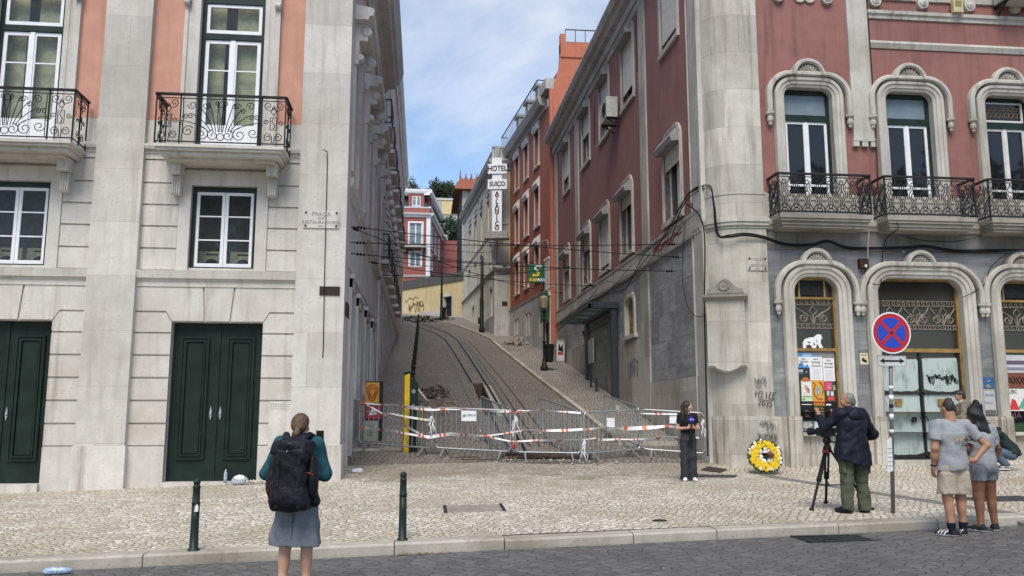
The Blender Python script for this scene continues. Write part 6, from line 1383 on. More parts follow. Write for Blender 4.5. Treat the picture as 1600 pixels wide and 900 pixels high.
# bus shelter
o = empty('bus_shelter', 'dark grey bus shelter with a glass back wall and a flat canopy', 'bus shelter', (6.2, 28, PAVE(6.2, 28))); sg = plain('shelter_grey', (.035, .042, .05), .4, var=.12)
za, zb_ = PAVE(6.2, 27.9), PAVE(6.15, 32.2)
b = MB(); b.box(6.18, 6.36, 27.75, 28.0, za - .2, 5.16); b.build('post', sg, o); b = MB(); b.box(6.14, 6.30, 32.1, 32.3, zb_ - .2, 5.1); b.build('post', sg, o)
b = MB(); b.box(5.55, 6.42, 27.7, 27.98, 5.16, 5.36); b.box(5.35, 5.5, 27.7, 33.2, 5.18, 5.30); b.box(5.35, 6.42, 33.0, 33.2, 5.18, 5.3); b.box(6.2, 6.42, 27.98, 33.0, 5.16, 5.3); b.box(5.4, 5.58, 27.7, 27.95, 5.18, 5.32)
for y in (29.3, 30.6, 31.9): b.box(5.5, 6.2, y - .03, y + .03, 5.2, 5.28)
b.build('canopy_frame', sg, o); b = MB(); b.box(5.45, 6.25, 27.9, 33.05, 5.29, 5.305); b.build('canopy_panel', M['glassh'], o)
b = MB(); b.add([(x_, y, z) for x_ in (6.26, 6.275) for y, z in ((28.02, za + .25), (32.08, zb_ + .2), (32.08, 4.75), (28.02, 4.75))], [(0, 1, 2, 3), (7, 6, 5, 4), (0, 4, 5, 1), (1, 5, 6, 2), (2, 6, 7, 3), (3, 7, 4, 0)]); b.build('glass_panel', M['glassh'], o)
b = MB(); b.box(6.23, 6.29, 28.0, 32.1, 4.75, 4.83); b.build('top_rail', sg, o)
b = MB(); b.box(6.2, 6.24, 31.0, 31.9, 3.55, 4.45); b.build('timetable', plain('pale_timetable', (.36, .35, .32), .5), o)
for y in (29.4, 30.4): b = MB(); z = PAVE(6, y); b.box(5.95, 6.03, y - .04, y + .04, z - .1, z + .46); b.build('stub_post', sg, o)
# utility cabinet
o = empty('utility_cabinet', 'grey utility cabinet with red and black scrawl against the far end of the red flank', 'cabinet', (6.02, 37.4, PAVE(6, 37.4))); z = PAVE(6.02, 37.4)
b = MB(); b.box(5.82, 6.22, 37.4, 37.9, z - .2, z + 1.05); b.build('cabinet_body', M['greybox'], o); b = MB(); b.box(5.86, 6.18, 37.385, 37.4, z + .1, z + .95); b.k = 1; b.box(5.9, 6.14, 37.38, 37.386, z + .36, z + .5); b.k = 2; b.prism(FX(6.02, 37.384, z), [(-.1, .55), (.12, .5), (.1, .85), (.02, .7), (-.08, .9)], 0, .004); b.build('cabinet_door', [M['lioz_side'], plain('red_scrawl', (.3, .04, .03), .6), M['ink']], o)
# no stopping sign
o = empty('no_stopping_sign', 'round blue and red no stopping sign over a double arrow plate on a grey post', 'road sign', G(6.6, 11.74)); b0 = Vector(G(6.6, 11.74)); tp = Vector((6.735, 11.72, 3.1)); d_ = tp - b0
b = MB(); b.smooth = True; b.tube([b0 - d_ * .02, tp], .028, 10); b.build('post', plain('grey_post', (.16, .165, .17), .5, .3, var=.2), o)
PS = lambda h: b0 + d_ * ((h - b0.z) / d_.z)
c = PS(2.79); F = Fr(c + Vector((0, -.035, 0)), Vector((1, .03, 0)).normalized(), Vector((.03, -1, 0)).normalized())
def disc(b, r0, d0, d1): b.prism(F, circ(0, 0, r0, 40), d0, d1)
SR, SB = plain('sign_red', (.42, .012, .02), .35, var=.04), plain('sign_blue', (.015, .05, .42), .35, var=.04)
b = MB(); disc(b, .302, -.006, 0); b.k = 1; disc(b, .282, 0, .002); b.k = 2; disc(b, .222, .002, .004); b.k = 1
for sg_ in (-1, 1):
    L = .226; w = .026; dx, dz = math.cos(.78), sg_ * math.sin(.78)
    b.prism(F, [(-dx * L - dz * w, -dz * L + dx * w), (-dx * L + dz * w, -dz * L - dx * w), (dx * L + dz * w, dz * L - dx * w), (dx * L - dz * w, dz * L + dx * w)], .004, .006)
b.build('sign_disc', [M['white'], SR, SB], o)
c = PS(2.385); F = Fr(c + Vector((.0, -.04, 0)), Vector((1, .03, 0)).normalized(), Vector((.03, -1, 0)).normalized())
b = MB(); b.prism(F, [(-.22, -.075), (.22, -.075), (.22, .075), (-.22, .075)], -.005, 0); b.k = 1
for q in ((-.222, .222, -.077, -.069), (-.222, .222, .069, .077), (-.222, -.214, -.069, .069), (.214, .222, -.069, .069)): b.fbox(F, *q, 0, .002)
b.k = 2; b.prism(F, [(-.19, 0), (-.115, .04), (-.125, .013), (.125, .013), (.115, .04), (.19, 0), (.115, -.04), (.125, -.013), (-.125, -.013), (-.115, -.04)], 0, .003); b.build('arrow_plate', [plain('plate_grey', (.50, .50, .50), .4), M['greybox'], M['ink']], o)
for i, h in enumerate((1.98, 1.82, 1.72, 1.55, 1.36)):
    b = MB(); b.smooth = True; p = PS(h); b.lathe(p, [(.031, 0), (.031, .05 + .03 * (i % 2))], 10, tuple(d_.normalized())); b.build('sticker', (M['paper'], M['white'], M['ink'])[i % 3], o)
p = PS(1.14); F = Fr(p + Vector((-.05, -.03, 0)), Vector((.95, .3, 0)), Vector((.3, -.95, 0))); b = MB(); b.prism(F, [(-.07, -.32), (.06, -.30), (.05, .1), (.03, .17), (-.06, .1)], 0, .006); b.k = 1
for k in range(5): b.fbox(F, -.05, .03, -.24 + k * .06, -.225 + k * .06, .006, .008)
b.build('paper_notice', [M['paper'], plain('pale_blue_print', (.3, .4, .5), .6)], label='crumpled paper notice tied to the grey sign post', cat='notice')
# wreath
c = Vector((7.30, 18.0, 0)); c.z = gz(7.3, 17.9) + .365; o = empty('wreath', 'round funeral wreath of yellow and white flowers leaning on the stone corner', 'wreath', (7.3, 17.95, gz(7.3, 17.9)))
Nn = Vector((-.12, -.96, .28)).normalized(); Ux = Vector((1, -.12, 0)).normalized(); Uy = Nn.cross(Ux); r_ = random.Random(4)
TP = lambda a, r, d=0: c + Ux * .9 * r * math.cos(a) + Uy * .9 * r * math.sin(a) + Nn * d
b = MB(); b.smooth = True; b.tube([TP(a, .26) for a in lin(0, 6.2832, 28)], .1, 8, False)
b.lathe(c - Nn * .05, [(.05, 0), (.3, 0), (.3, .06), (.05, .08)], 20, tuple(Nn)); b.build('wreath_ring', plain('wreath_green', (.02, .045, .015), .8, var=.5), o)
b = MB()
for i in range(620):
    a = r_.uniform(0, 6.283); r = r_.choice((r_.uniform(.33, .41), r_.uniform(.14, .38))); p = TP(a, r, .06 if r > .33 else .09); d = (TP(a, 1) - c).normalized() * .6 + Vector((r_.uniform(-1, 1), r_.uniform(-1, 1), r_.uniform(-1, 1))) * .6; d.normalize(); e = d.orthogonal(); L = .045
    b.quad(p - d * L, p + e * L * .4, p + d * L, p - e * L * .4)
b.build('leaves', LG3, o, recalc=False)
def blossoms(b, k_, n, radii, s_):
    b.k = k_
    for i in range(n):
        a = r_.uniform(0, 6.283); r = r_.uniform(*radii[i % len(radii)]); p = TP(a, r, .085 + .02 * math.cos((r - .26) * 10) + r_.uniform(-.01, .012)); k = r_.uniform(.8, 1.25) * s_
        tx = Ux * r_.uniform(-1, 1) + Uy * r_.uniform(-1, 1); nn = (Nn + tx * .35).normalized(); x = nn.orthogonal().normalized(); y = nn.cross(x); ctr = p + nn * k * .25
        m_ = 7; ring = [p + (x * math.cos(t * 6.283 / (2 * m_)) + y * math.sin(t * 6.283 / (2 * m_))) * k * (1 if t % 2 else .62) + nn * (k * .1 if t % 2 else 0) for t in range(2 * m_)]
        b.add([ctr] + ring, [(0, 1 + t, 1 + (t + 1) % (2 * m_)) for t in range(2 * m_)]); b.ball(ctr, k * .33, 5, 4)
wb = MB(); blossoms(wb, 0, 270, [(.17, .36), (.22, .34)], .036)
blossoms(wb, 1, 18, [(.31, .385)], .045)
blossoms(wb, 1, 30, [(.10, .17)], .040)
wb.build('flowers', [plain('yellow_petals', (.72, .50, .01), .6, var=.15, sc=20), plain('white_petals', (.75, .74, .68), .6, var=.08, sc=20)], o, recalc=False)
b = MB(); b.smooth = True; b.tube([TP(.2, .10, .1), TP(.05, .05, .14), TP(.5, .12, .15), TP(.15, .16, .14), TP(-.5, .1, .13), TP(-.3, .17, .11)], [.01, .04, .05, .045, .04, .01], 6); b.build('ribbon', plain('rust_ribbon', (.16, .05, .025), .6), o)
# rubble, planks, litter
def pile(label, cx, cy, rx, ry, h, n, s_, mats, seed, name='rubble_pile'):
    r_ = random.Random(seed); b = MB(); cs = [(cx + rx * math.cos(t), cy + ry * math.sin(t)) for t in lin(0, 6.283, 18)[:-1]]
    b.add([G(cx, cy, h)] + [G(cx + (x - cx) * .55, cy + (y - cy) * .55, h * .6) for x, y in cs] + [G(x, y, -.01) for x, y in cs], [(0, 1 + i, 1 + (i + 1) % 17) for i in range(17)] + [(1 + i, 18 + i, 18 + (i + 1) % 17, 1 + (i + 1) % 17) for i in range(17)])
    for i in range(n):
        b.k = r_.randrange(1, len(mats)); a = r_.uniform(0, 6.283); q = r_.random() ** .6; x, y = cx + rx * q * math.cos(a), cy + ry * q * math.sin(a); k = s_ * r_.uniform(.5, 1.3)
        ax = [Vector((r_.uniform(-1, 1), r_.uniform(-1, 1), r_.uniform(-.6, .6))).normalized()]; ax.append(ax[0].orthogonal().normalized()); ax.append(ax[0].cross(ax[1]))
        b.obox(G(x, y, h * (1 - q) + k * .3), ax, (k * .6, k * .45, k * .35))
    return b.build(name, mats, label=label, cat='rubble')
RUB = [M['soil'], plain('broken_stone', (.10, .085, .07), .9, var=.5, obj=False), plain('pale_broken_stone', (.2, .175, .15), .9, var=.4, obj=False), plain('dark_broken_stone', (.045, .035, .03), .9, var=.5, obj=False)]
pile('heap of dug earth and dark stones beside the iron posts', .45, 29.4, .5, 1.3, .14, 130, .085, RUB, 3)
pile('sandy spill of earth below the dark stone heap', .35, 26.6, .7, 1.5, .06, 60, .07, [plain('sandy_soil', (.17, .135, .085), .95, var=.3, obj=False), RUB[1], RUB[2]], 4)
pile('small heap of stones on the upper right pavement', 5.0, 45.5, .7, .8, .3, 50, .26, [RUB[1], RUB[2], RUB[2]], 5)
pile('ridge of loose earth along the kerb below the yellow wall', -.2, 63.5, 2.6, 1.6, .2, 120, .22, RUB, 6)
for i, (x, y, L, a, lb) in enumerate(((2.9, 19.6, 1.9, .05, 'long brown plank on the ground behind the middle barrier'), (2.6, 19.9, 1.4, -.08, 'short brown board lying across the rails behind the barriers'), (1.3, 19.3, .9, .35, 'thin grey lath on the cobbles before the second barrier'), (.95, 19.6, .7, -.25, 'broken grey stick lying under the second barrier'))):
    d = Vector((math.cos(a), math.sin(a), 0)) * L / 2; p = Vector(G(x, y, .05)); b = MB(); b.bar(p - d, p + d, .14 if i < 2 else .03, .05 if i < 2 else .025); b.build('plank', plain('old_wood', (.07, .04, .025), .8, var=.4), label=lb, cat='plank')
pile('scatter of grey stones along the foot of the middle barrier', 2.9, 19.2, 1.7, .35, .015, 60, .045, [RUB[1], RUB[2], plain('crushed_stone', (.3, .28, .25), .9, obj=False)], 9, 'loose_stones')
def blob(name, label, cat, x, y, s_, mat, seed, z=None):
    r_ = random.Random(seed); b = MB(); b.smooth = False; b.ball((x, y, (gz(x, y) if z is None else z) + s_[2] * .5), 1, 9, 6, (s_[0], s_[1], s_[2])); b.v = [(v[0] + r_.uniform(-1, 1) * s_[0] * .18, v[1] + r_.uniform(-1, 1) * s_[1] * .18, v[2] + r_.uniform(-1, 1) * s_[2] * .2) for v in b.v]; return b.build(name, mat, label=label, cat=cat)
zs = .345
b = MB(); b.smooth = True; b.lathe((-3.72, 17.12, zs), [(.032, 0), (.034, .1), (.03, .12), (.034, .14), (.03, .19), (.013, .22), (.013, .25)], 10); b.build('plastic_bottle', plain('clear_plastic', (.35, .42, .5), .15), label='small clear plastic bottle on the step of the green door', cat='bottle')
blob('crumpled_bag', 'crumpled silver and blue bag on the step of the green door', 'litter', -3.47, 17.1, (.16, .07, .09), plain('silver_foil', (.42, .47, .5), .3, .4, var=.3, sc=25), 3, zs)
for k in range(9): blob('loose_stone', 'small pale stone in the row on the green door step', 'stone', -3.28 + k * .055 - .02, 17.08 + .02 * (k % 3), (.035, .03, .035), M['lioz_old'], 20 + k, zs)['group'] = 'pale stones on the door step'
b = MB(); F = Fr(G(-1.33, 18.4), Vector((.9, .43, 0)), Vector((.43, -.9, 0))); b.fbox(F, -.11, .11, .01, .075, -.2, 0); b.k = 1; b.fbox(F, -.09, .02, .076, .08, -.17, -.02); b.build('paper_packet', [M['paper'], plain('blue_print', (.2, .3, .5), .6)], label='white paper packet dropped on the cobbles near the pale corner', cat='litter')
b = MB(); b.smooth = True; b.tube([(-3.98, 9.9, -.035), (-3.9, 9.9, -.03), (-3.76, 9.92, -.03), (-3.70, 9.93, -.03)], [.035, .04, .035, .014], 9); b.build('plastic_bottle', plain('blue_wrapper', (.32, .42, .56), .25, var=.6, sc=40), label='crushed blue and white bottle in the gutter at the left', cat='bottle')
for i in range(16):
    r_ = random.Random(80 + i); x = .05 + r_.uniform(-.35, .35); y = kerbY(x) - r_.uniform(.02, .12); b = MB(); p = Vector(G(x, y - .02, .012)); a = r_.uniform(0, 6.28); d = Vector((math.cos(a), math.sin(a), .1)) * .035; e = Vector((-math.sin(a), math.cos(a), .2)) * .018
    b.add([p - d, p + e, p + d, p - e, p + Vector((0, 0, .008))], [(0, 1, 4), (1, 2, 4), (2, 3, 4), (3, 0, 4), (0, 3, 2, 1)]); b.build('dry_leaf', plain('dry_leaf', (.2, .13, .05), .8, var=.4), label='dry leaf in the gutter between the two green bollards', cat='leaf', group='dry leaves in the gutter')
# covers, grates and bands let into the paving
def decal(name, label, cat, pts, mat, dz=.006, kind=None, n=8):
    b = MB(); P = [Vector((x, y, 0)) for x, y in pts]
    for i in range(n):
        a, c = i / n, (i + 1) / n; q = [P[0].lerp(P[1], a), P[0].lerp(P[1], c), P[3].lerp(P[2], c), P[3].lerp(P[2], a)]; q = [(v.x, v.y, gz(v.x, v.y)) for v in q]
        b.add([(x, y, z + dz) for x, y, z in q] + [(x, y, z - .04) for x, y, z in q], [(0, 1, 2, 3), (4, 7, 6, 5), (0, 4, 5, 1), (1, 5, 6, 2), (2, 6, 7, 3), (3, 7, 4, 0)])
    return b.build(name, mat, label=label, cat=cat, kind=kind)
decal('paving_band', None, None, [(7.05, 17.75), (8.05, 10.95), (8.3, 10.95), (7.35, 17.75)], plain('grey_granite', (.16, .15, .14), .8, var=.25, obj=False), .005, 'structure', 14)
MC = plain('mosaic_cover', (.26, .23, .2), .8, var=.25, obj=False)
o = empty('manhole_cover', 'square paved manhole cover with a dark metal rim in the mosaic pavement', 'manhole cover', G(.78, 13.0)); a = [(.36, 12.75), (1.22, 12.8), (1.2, 13.5), (.36, 13.45)]
decal('cover', None, None, a, MC, .004, None, 3).parent = o; COLs = bpy.data.objects
def fixpar(ob, o): ob.data.transform(Matrix.Translation(-o.location)); ob.parent = o
ob = o.children[0]; ob.data.transform(Matrix.Translation(-o.location))
for q in (((.33, 12.74), (.38, 12.74), (.38, 13.5), (.33, 13.5)), ((1.19, 12.78), (1.24, 12.78), (1.24, 13.54), (1.19, 13.54))): fixpar(decal('rim', None, None, list(q), M['iron'], .009, None, 2), o)
b = MB(); x, y = 3.2, 11.6; b.lathe(G(x, y), [(.1, -.02), (.1, .008), (.07, .008), (.07, .003), (.01, .003)], 16); b.build('round_manhole', M['iron'], label='small round iron manhole near the kerb in the middle of the pavement', cat='manhole')
decal('cellar_cover', 'dark rectangular plate in the paving behind the reporter', 'plate', [(5.6, 17.35), (6.35, 17.25), (6.6, 17.75), (5.7, 17.9)], plain('dark_plate', (.05, .05, .052), .7, obj=False), .007)
decal('cellar_cover', 'dark rectangular plate in the paving behind the couple', 'plate', [(8.6, 12.7), (9.9, 12.6), (9.6, 13.3), (8.4, 13.3)], MATS['dark_plate'], .007)
decal('cellar_cover', 'rusty sheet grating at the foot of the rounded corner', 'grating', [(6.0, 18.35), (6.35, 18.1), (6.62, 18.42), (6.3, 18.72)], plain('rusty_grating', (.05, .033, .025), .8, var=.4, sc=14, obj=False), .02)
b = MB(); F = None
for k in range(11):
    x = 4.72 + k * .075; z = .018 * x; b.k = 0; b.box(x, x + .04, 10.30, 10.72, z - .02, z + .008)
b.k = 0; b.box(4.66, 5.6, 10.25, 10.31, .06, .105); b.box(4.66, 5.6, 10.71, 10.76, .06, .105); b.k = 1; b.box(4.68, 5.58, 10.31, 10.71, .05, .092)
b.build('drain_grate', [M['iron'], M['dark']], label='slotted iron drain grate in the road at the kerb', cat='drain grate')
# ================================================================ PEOPLE
class SDF:
    """bodies and clothes grown as one smooth surface from tapered limbs"""
    def __init__(s, sc=1.0): s.p = []; s.sc = sc
    def cap(s, a, b, ra, rb=None, k=.02, clip=None, sq=None): s.p.append(('cap', np.array(a, float), np.array(b, float), ra, ra if rb is None else rb, k, clip)); return s
    def chain(s, pts, rs, k=.02):
        for i in range(len(pts) - 1): s.cap(pts[i], pts[i + 1], rs[i], rs[i + 1], k)
        return s
    def ell(s, c, r, k=.02, R_=None): s.p.append(('ell', np.array(c, float), np.array(r, float), R_, k)); return s
    def box(s, c, h, r=.03, k=.02, R_=None): s.p.append(('box', np.array(c, float), np.array(h, float), r, R_, k)); return s
    def frust(s, c0, c1, r0, r1, k=.02, rip=0, nr=9): s.p.append(('fr', np.array(c0, float), np.array(c1, float), r0, r1, k, rip, nr)); return s
    def cut(s, c, n, lo=None, hi=None): s.p.append(('cut', np.array(c, float), np.array(n, float), lo, hi)); return s
    def sub(s, c, r): s.p.append(('sub', np.array(c, float), np.array(r, float))); return s
    def field(s, res, wr, seed):
        lo = np.full(3, 9.); hi = np.full(3, -9.); bb = []
        for q in s.p:
            if q[0] == 'cap': m = max(q[3], q[4]); l = np.minimum(q[1], q[2]) - m; h = np.maximum(q[1], q[2]) + m
            elif q[0] == 'ell': m = q[2].max() if q[3] is not None else q[2]; l, h = q[1] - m, q[1] + m
            elif q[0] == 'box': m = np.linalg.norm(q[2]) + q[3] if q[4] is not None else q[2] + q[3]; l, h = q[1] - m, q[1] + m
            elif q[0] == 'fr':
                m = np.array([max(q[3][0], q[4][0]) + q[6], max(q[3][1], q[4][1]) + q[6], 0]); l = np.minimum(q[1], q[2]) - m; h = np.maximum(q[1], q[2]) + m
            else: bb.append(None); continue
            bb.append((l, h)); lo = np.minimum(lo, l); hi = np.maximum(hi, h)
        lo -= res * 3; hi += res * 3; n = np.ceil((hi - lo) / res).astype(int) + 1
        ax = [lo[i] + res * np.arange(n[i]) for i in range(3)]; F = np.full(n, .2, np.float32)
        for q, b_ in zip(s.p, bb):
            if b_ is None:
                if q[0] == 'cut': L, H = (lo if q[3] is None else np.array(q[3])), (hi if q[4] is None else np.array(q[4]))
                else: L, H = q[1] - q[2], q[1] + q[2]
            else: L, H = b_[0] - .05, b_[1] + .05
            sl = tuple(slice(max(0, int((L[i] - lo[i]) / res)), min(n[i], int((H[i] - lo[i]) / res) + 2)) for i in range(3))
            X, Y, Z = np.meshgrid(*[ax[i][sl[i]] for i in range(3)], indexing='ij', sparse=True)
            if q[0] == 'cap':
                a, b2 = q[1], q[2]; d = b2 - a; L2 = max(d @ d, 1e-9); t = np.clip(((X - a[0]) * d[0] + (Y - a[1]) * d[1] + (Z - a[2]) * d[2]) / L2, 0, 1)
                D = np.sqrt((X - a[0] - t * d[0]) ** 2 + (Y - a[1] - t * d[1]) ** 2 + (Z - a[2] - t * d[2]) ** 2) - (q[3] + (q[4] - q[3]) * t); k = q[5]
                if q[6] is not None: c, nn = q[6]; D = np.maximum(D, (X - c[0]) * nn[0] + (Y - c[1]) * nn[1] + (Z - c[2]) * nn[2])
            elif q[0] in ('ell', 'box'):
                P = [X - q[1][0], Y - q[1][1], Z - q[1][2]]; R_ = q[3] if q[0] == 'ell' else q[4]
                if R_ is not None: P = [P[0] * R_[0][j] + P[1] * R_[1][j] + P[2] * R_[2][j] for j in range(3)]
                if q[0] == 'ell':
                    r = q[2]; k0 = np.sqrt(sum((P[i] / r[i]) ** 2 for i in range(3))); k1 = np.sqrt(sum((P[i] / r[i] ** 2) ** 2 for i in range(3))) + 1e-6; D = k0 * (k0 - 1) / k1; k = q[4]
                else:
                    h = q[2]; A = [np.abs(P[i]) - h[i] for i in range(3)]
                    D = np.sqrt(sum(np.maximum(A[i], 0) ** 2 for i in range(3))) + np.minimum(np.maximum(np.maximum(A[0], A[1]), A[2]), 0) - q[3]; k = q[5]
            elif q[0] == 'fr':
                c0, c1, r0, r1 = q[1:5]; t = np.clip((Z - c0[2]) / (c1[2] - c0[2]), 0, 1); x = X - (c0[0] + (c1[0] - c0[0]) * t); y = Y - (c0[1] + (c1[1] - c0[1]) * t)
                rx = r0[0] + (r1[0] - r0[0]) * t; ry = r0[1] + (r1[1] - r0[1]) * t; D = (np.sqrt((x / rx) ** 2 + (y / ry) ** 2) - 1) * np.minimum(rx, ry)
                if q[6]: D = D + q[6] * np.sin(np.arctan2(y, x) * q[7] + Z * 3) * np.clip((1 - t) * 1.3, 0, 1)
                D = np.maximum(D, np.maximum(min(c0[2], c1[2]) - Z, Z - max(c0[2], c1[2]))); k = q[5]
            elif q[0] == 'cut':
                D = (X - q[1][0]) * q[2][0] + (Y - q[1][1]) * q[2][1] + (Z - q[1][2]) * q[2][2]; F[sl] = np.maximum(F[sl], D); continue
            else:
                r = q[2]; D = (np.sqrt(((X - q[1][0]) / r[0]) ** 2 + ((Y - q[1][1]) / r[1]) ** 2 + ((Z - q[1][2]) / r[2]) ** 2) - 1) * r.min(); F[sl] = np.maximum(F[sl], -D); continue
            A = F[sl]; h = np.clip(.5 + .5 * (A - D) / k, 0, 1); F[sl] = A + (D - A) * h - k * h * (1 - h)
        if wr:
            rs = np.random.RandomState(seed); X, Y, Z = np.meshgrid(*ax, indexing='ij', sparse=True)
            for i in range(6):
                f = rs.uniform(-1, 1, 3) * (22 if i < 3 else 48); f[2] *= 1.3; F += np.float32(wr * (.5 if i < 3 else .22)) * np.sin(f[0] * X + f[1] * Y + f[2] * Z + rs.uniform(0, 6) + 1.3 * np.sin(Z * 9 + i + X * 7))
        return F, lo
    def build(s, name, mats, parent, res=.011, wr=0, seed=1, matf=None, sc=None, shell=False):
        F, lo = s.field(res, wr, seed); neg = F < 0; n = np.array(F.shape)
        c = np.zeros(n - 1, np.int8)
        for i in (0, 1):
            for j in (0, 1):
                for k in (0, 1): c += neg[i:n[0] - 1 + i, j:n[1] - 1 + j, k:n[2] - 1 + k]
        act = (c > 0) & (c < 8); idx = np.argwhere(act); ids = -np.ones(n - 1, np.int64); ids[act] = np.arange(len(idx))
        acc = np.zeros((len(idx), 3)); cnt = np.zeros(len(idx))
        cor = [(i, j, k) for i in (0, 1) for j in (0, 1) for k in (0, 1)]
        V8 = {q: F[idx[:, 0] + q[0], idx[:, 1] + q[1], idx[:, 2] + q[2]] for q in cor}
        for a in cor:
            for d in range(3):
                if a[d]: continue
                b_ = list(a); b_[d] = 1; b_ = tuple(b_); fa, fb = V8[a], V8[b_]; m = (fa < 0) != (fb < 0)
                t = np.where(m, fa / np.where(m, fa - fb, 1), 0); p = np.tile(np.array(a, float), (len(idx), 1)); p[:, d] = t; acc[m] += p[m]; cnt[m] += 1
        V = lo + (idx + acc / np.maximum(cnt, 1)[:, None]) * res
        faces = []
        for d in range(3):
            e1, e2 = [(1, 2), (2, 0), (0, 1)][d]
            A = [slice(1, -1)] * 3; A[d] = slice(0, -1); B = list(A); B[d] = slice(1, None)
            s0, s1 = neg[tuple(A)], neg[tuple(B)]; ch = np.argwhere(s0 != s1); 
            if not len(ch): continue
            off = np.ones(3, int); off[d] = 0; g = ch + off; inside = s0[tuple(ch.T)]
            def ID_(da, db):
                q = g.copy(); q[:, e1] -= da; q[:, e2] -= db; return ids[q[:, 0], q[:, 1], q[:, 2]]
            Q = np.stack([ID_(1, 1), ID_(0, 1), ID_(0, 0), ID_(1, 0)], 1); Q[~inside] = Q[~inside][:, ::-1]; faces.append(Q)
        Fc = np.concatenate(faces); Fc = Fc[(Fc >= 0).all(1)]
        V = V * (s.sc if sc is None else sc)
        me = bpy.data.meshes.new(name); me.from_pydata(V.tolist(), [], Fc.tolist())
        ms = mats if isinstance(mats, (list, tuple)) else [mats]
        for m in ms: me.materials.append(m)
        if matf is not None:
            C_ = V[Fc].mean(1) / (s.sc if sc is None else sc); me.polygons.foreach_set('material_index', np.asarray(matf(C_), np.int32))
        me.polygons.foreach_set('use_smooth', np.ones(len(Fc), bool)); me.update()
        o = bpy.data.objects.new(name, me); COL.objects.link(o); o.parent = parent; return o
v = lambda *a: np.array(a, float)
def nrm(a): return a / max(np.linalg.norm(a), 1e-9)
def hand(S_, wrist, d, palm, thumb, curl=.5, sp=1.0):
    """palm, four unequal bent fingers and a thumb that leaves the side of the palm"""
    d = nrm(d); palm = nrm(palm - d * (palm @ d)); side = nrm(np.cross(d, palm)) ; side = side if side @ thumb > 0 else -side
    S_.cap(wrist, wrist + d * .03, .026, .03, .015); 
    for o in (-.018, 0, .018): S_.cap(wrist + d * .02 + side * o * .7, wrist + d * .075 + side * o * 1.25, .016, .014, .012)
    for i, (o, L) in enumerate(((.030, .074), (.010, .083), (-.010, .077), (-.029, .06))):
        p = wrist + d * .078 + side * o * sp; dd = d + side * o * 1.2; c = curl * (1 + .12 * i)
        for j, f in enumerate((.45, .32, .23)):
            a = c * (.35 + .5 * j); e = nrm(nrm(dd) * math.cos(a) + palm * math.sin(a)); q = p + e * L * f; S_.cap(p, q, .0098 - .001 * j, .0092 - .001 * j, .004); p = q
    b_ = wrist + d * .03 + side * .026; m = b_ + (d * .55 + side * .75 + palm * .35) * .036; S_.cap(b_, m, .014, .0115, .01); S_.cap(m, m + nrm(d * .8 + side * .15 + palm * .55) * .034, .0105, .008, .005)
def rotz(p, c, a): 
    x, y = p[0] - c[0], p[1] - c[1]; return v(c[0] + x * math.cos(a) - y * math.sin(a), c[1] + x * math.sin(a) + y * math.cos(a), p[2])
def head(S_, c, yaw=0, pitch=0, female=False, k=.015):
    """skull, jaw, nose, brow, lips, chin and ears; c = centre of the skull; yaw>0 turns left"""
    cy, sy, cp, sp = math.cos(yaw), math.sin(yaw), math.cos(pitch), math.sin(pitch)
    def T(x, y, z):
        y, z = y * cp + z * sp, -y * sp + z * cp; return c + v(x * cy - y * sy, x * sy + y * cy, z)
    M_ = np.array([[cy, -sy * cp, -sy * sp], [sy, cy * cp, cy * sp], [0, -sp, cp]])
    w = .94 if female else 1.0
    S_.ell(T(0, -.005, .015), (.073 * w, .094, .095), k, M_); S_.ell(T(0, .04, -.045), (.055 * w, .052, .07), .03, M_); S_.ell(T(0, .066, -.092), (.028, .022, .022), .025, M_)
    S_.cap(T(0, .088, .012), T(0, .108, -.03), .009, .013, .012); S_.ell(T(0, .088, -.066), (.024, .012, .009), .008, M_); S_.cap(T(-.03, .082, .028), T(.03, .082, .028), .011, .011, .012)
    for sg in (-1, 1): S_.ell(T(sg * .072 * w, -.004, -.008), (.011, .024, .032), .006, M_); S_.ell(T(sg * .042, .07, -.035), (.022, .02, .022), .02, M_)
    return T, M_
def eyes(T, parent, sc, hair=(.02, .014, .01)):
    b = MB(); b.smooth = True
    for sg in (-1, 1):
        p = T(sg * .031, .083, .006) * sc; b.k = 0; b.ball(p, .0125 * sc, 8, 6, (1, 1, .7)); p = T(sg * .032, .0945, .006) * sc; b.k = 1; b.ball(p, .006 * sc, 7, 5)
        b.k = 1; b.tube([T(sg * .014, .097, .026) * sc, T(sg * .03, .098, .031) * sc, T(sg * .047, .089, .025) * sc], .0038 * sc, 5)
    b.build('eyes', [M['paper'], M['ink']], parent, local=True)
def skinmat(name, c): 
    m, n = newmat(name); n.b.inputs['Roughness'].default_value = .5; n.b.inputs['Subsurface Weight'].default_value = .08; n.b.inputs['Subsurface Radius'].default_value = (.02, .008, .005)
    f = n.noise(n.pos(True), 14, 4); n.l.new(n.mix(n.ramp(f, .3, .7, 0, 1), tuple(x * .88 for x in c), tuple(x * 1.1 for x in c)), n.b.inputs['Base Color']); return m
def cloth(name, c, var=.18, fine=90, rough=.85):
    m, n = newmat(name); n.b.inputs['Roughness'].default_value = rough; n.b.inputs['Specular IOR Level'].default_value = .2; p = n.pos(True); f = n.noise(p, 7, 4); g_ = n.noise(p, fine, 2)
    col = n.mix(n.ramp(f, .3, .7, 0, 1), tuple(x * (1 - var) for x in c), tuple(x * (1 + var) for x in c)); n.l.new(n.mix(n.math('MULTIPLY', n.ramp(g_, .4, .65, 0, 1), .25), col, tuple(x * .7 for x in c)), n.b.inputs['Base Color']); n.bump(n.math('ADD', n.math('MULTIPLY', g_, .08), n.noise(n.scale(p, (1, 1, .55)), 15, 3, .55, 1.3)), .55, .022); return m
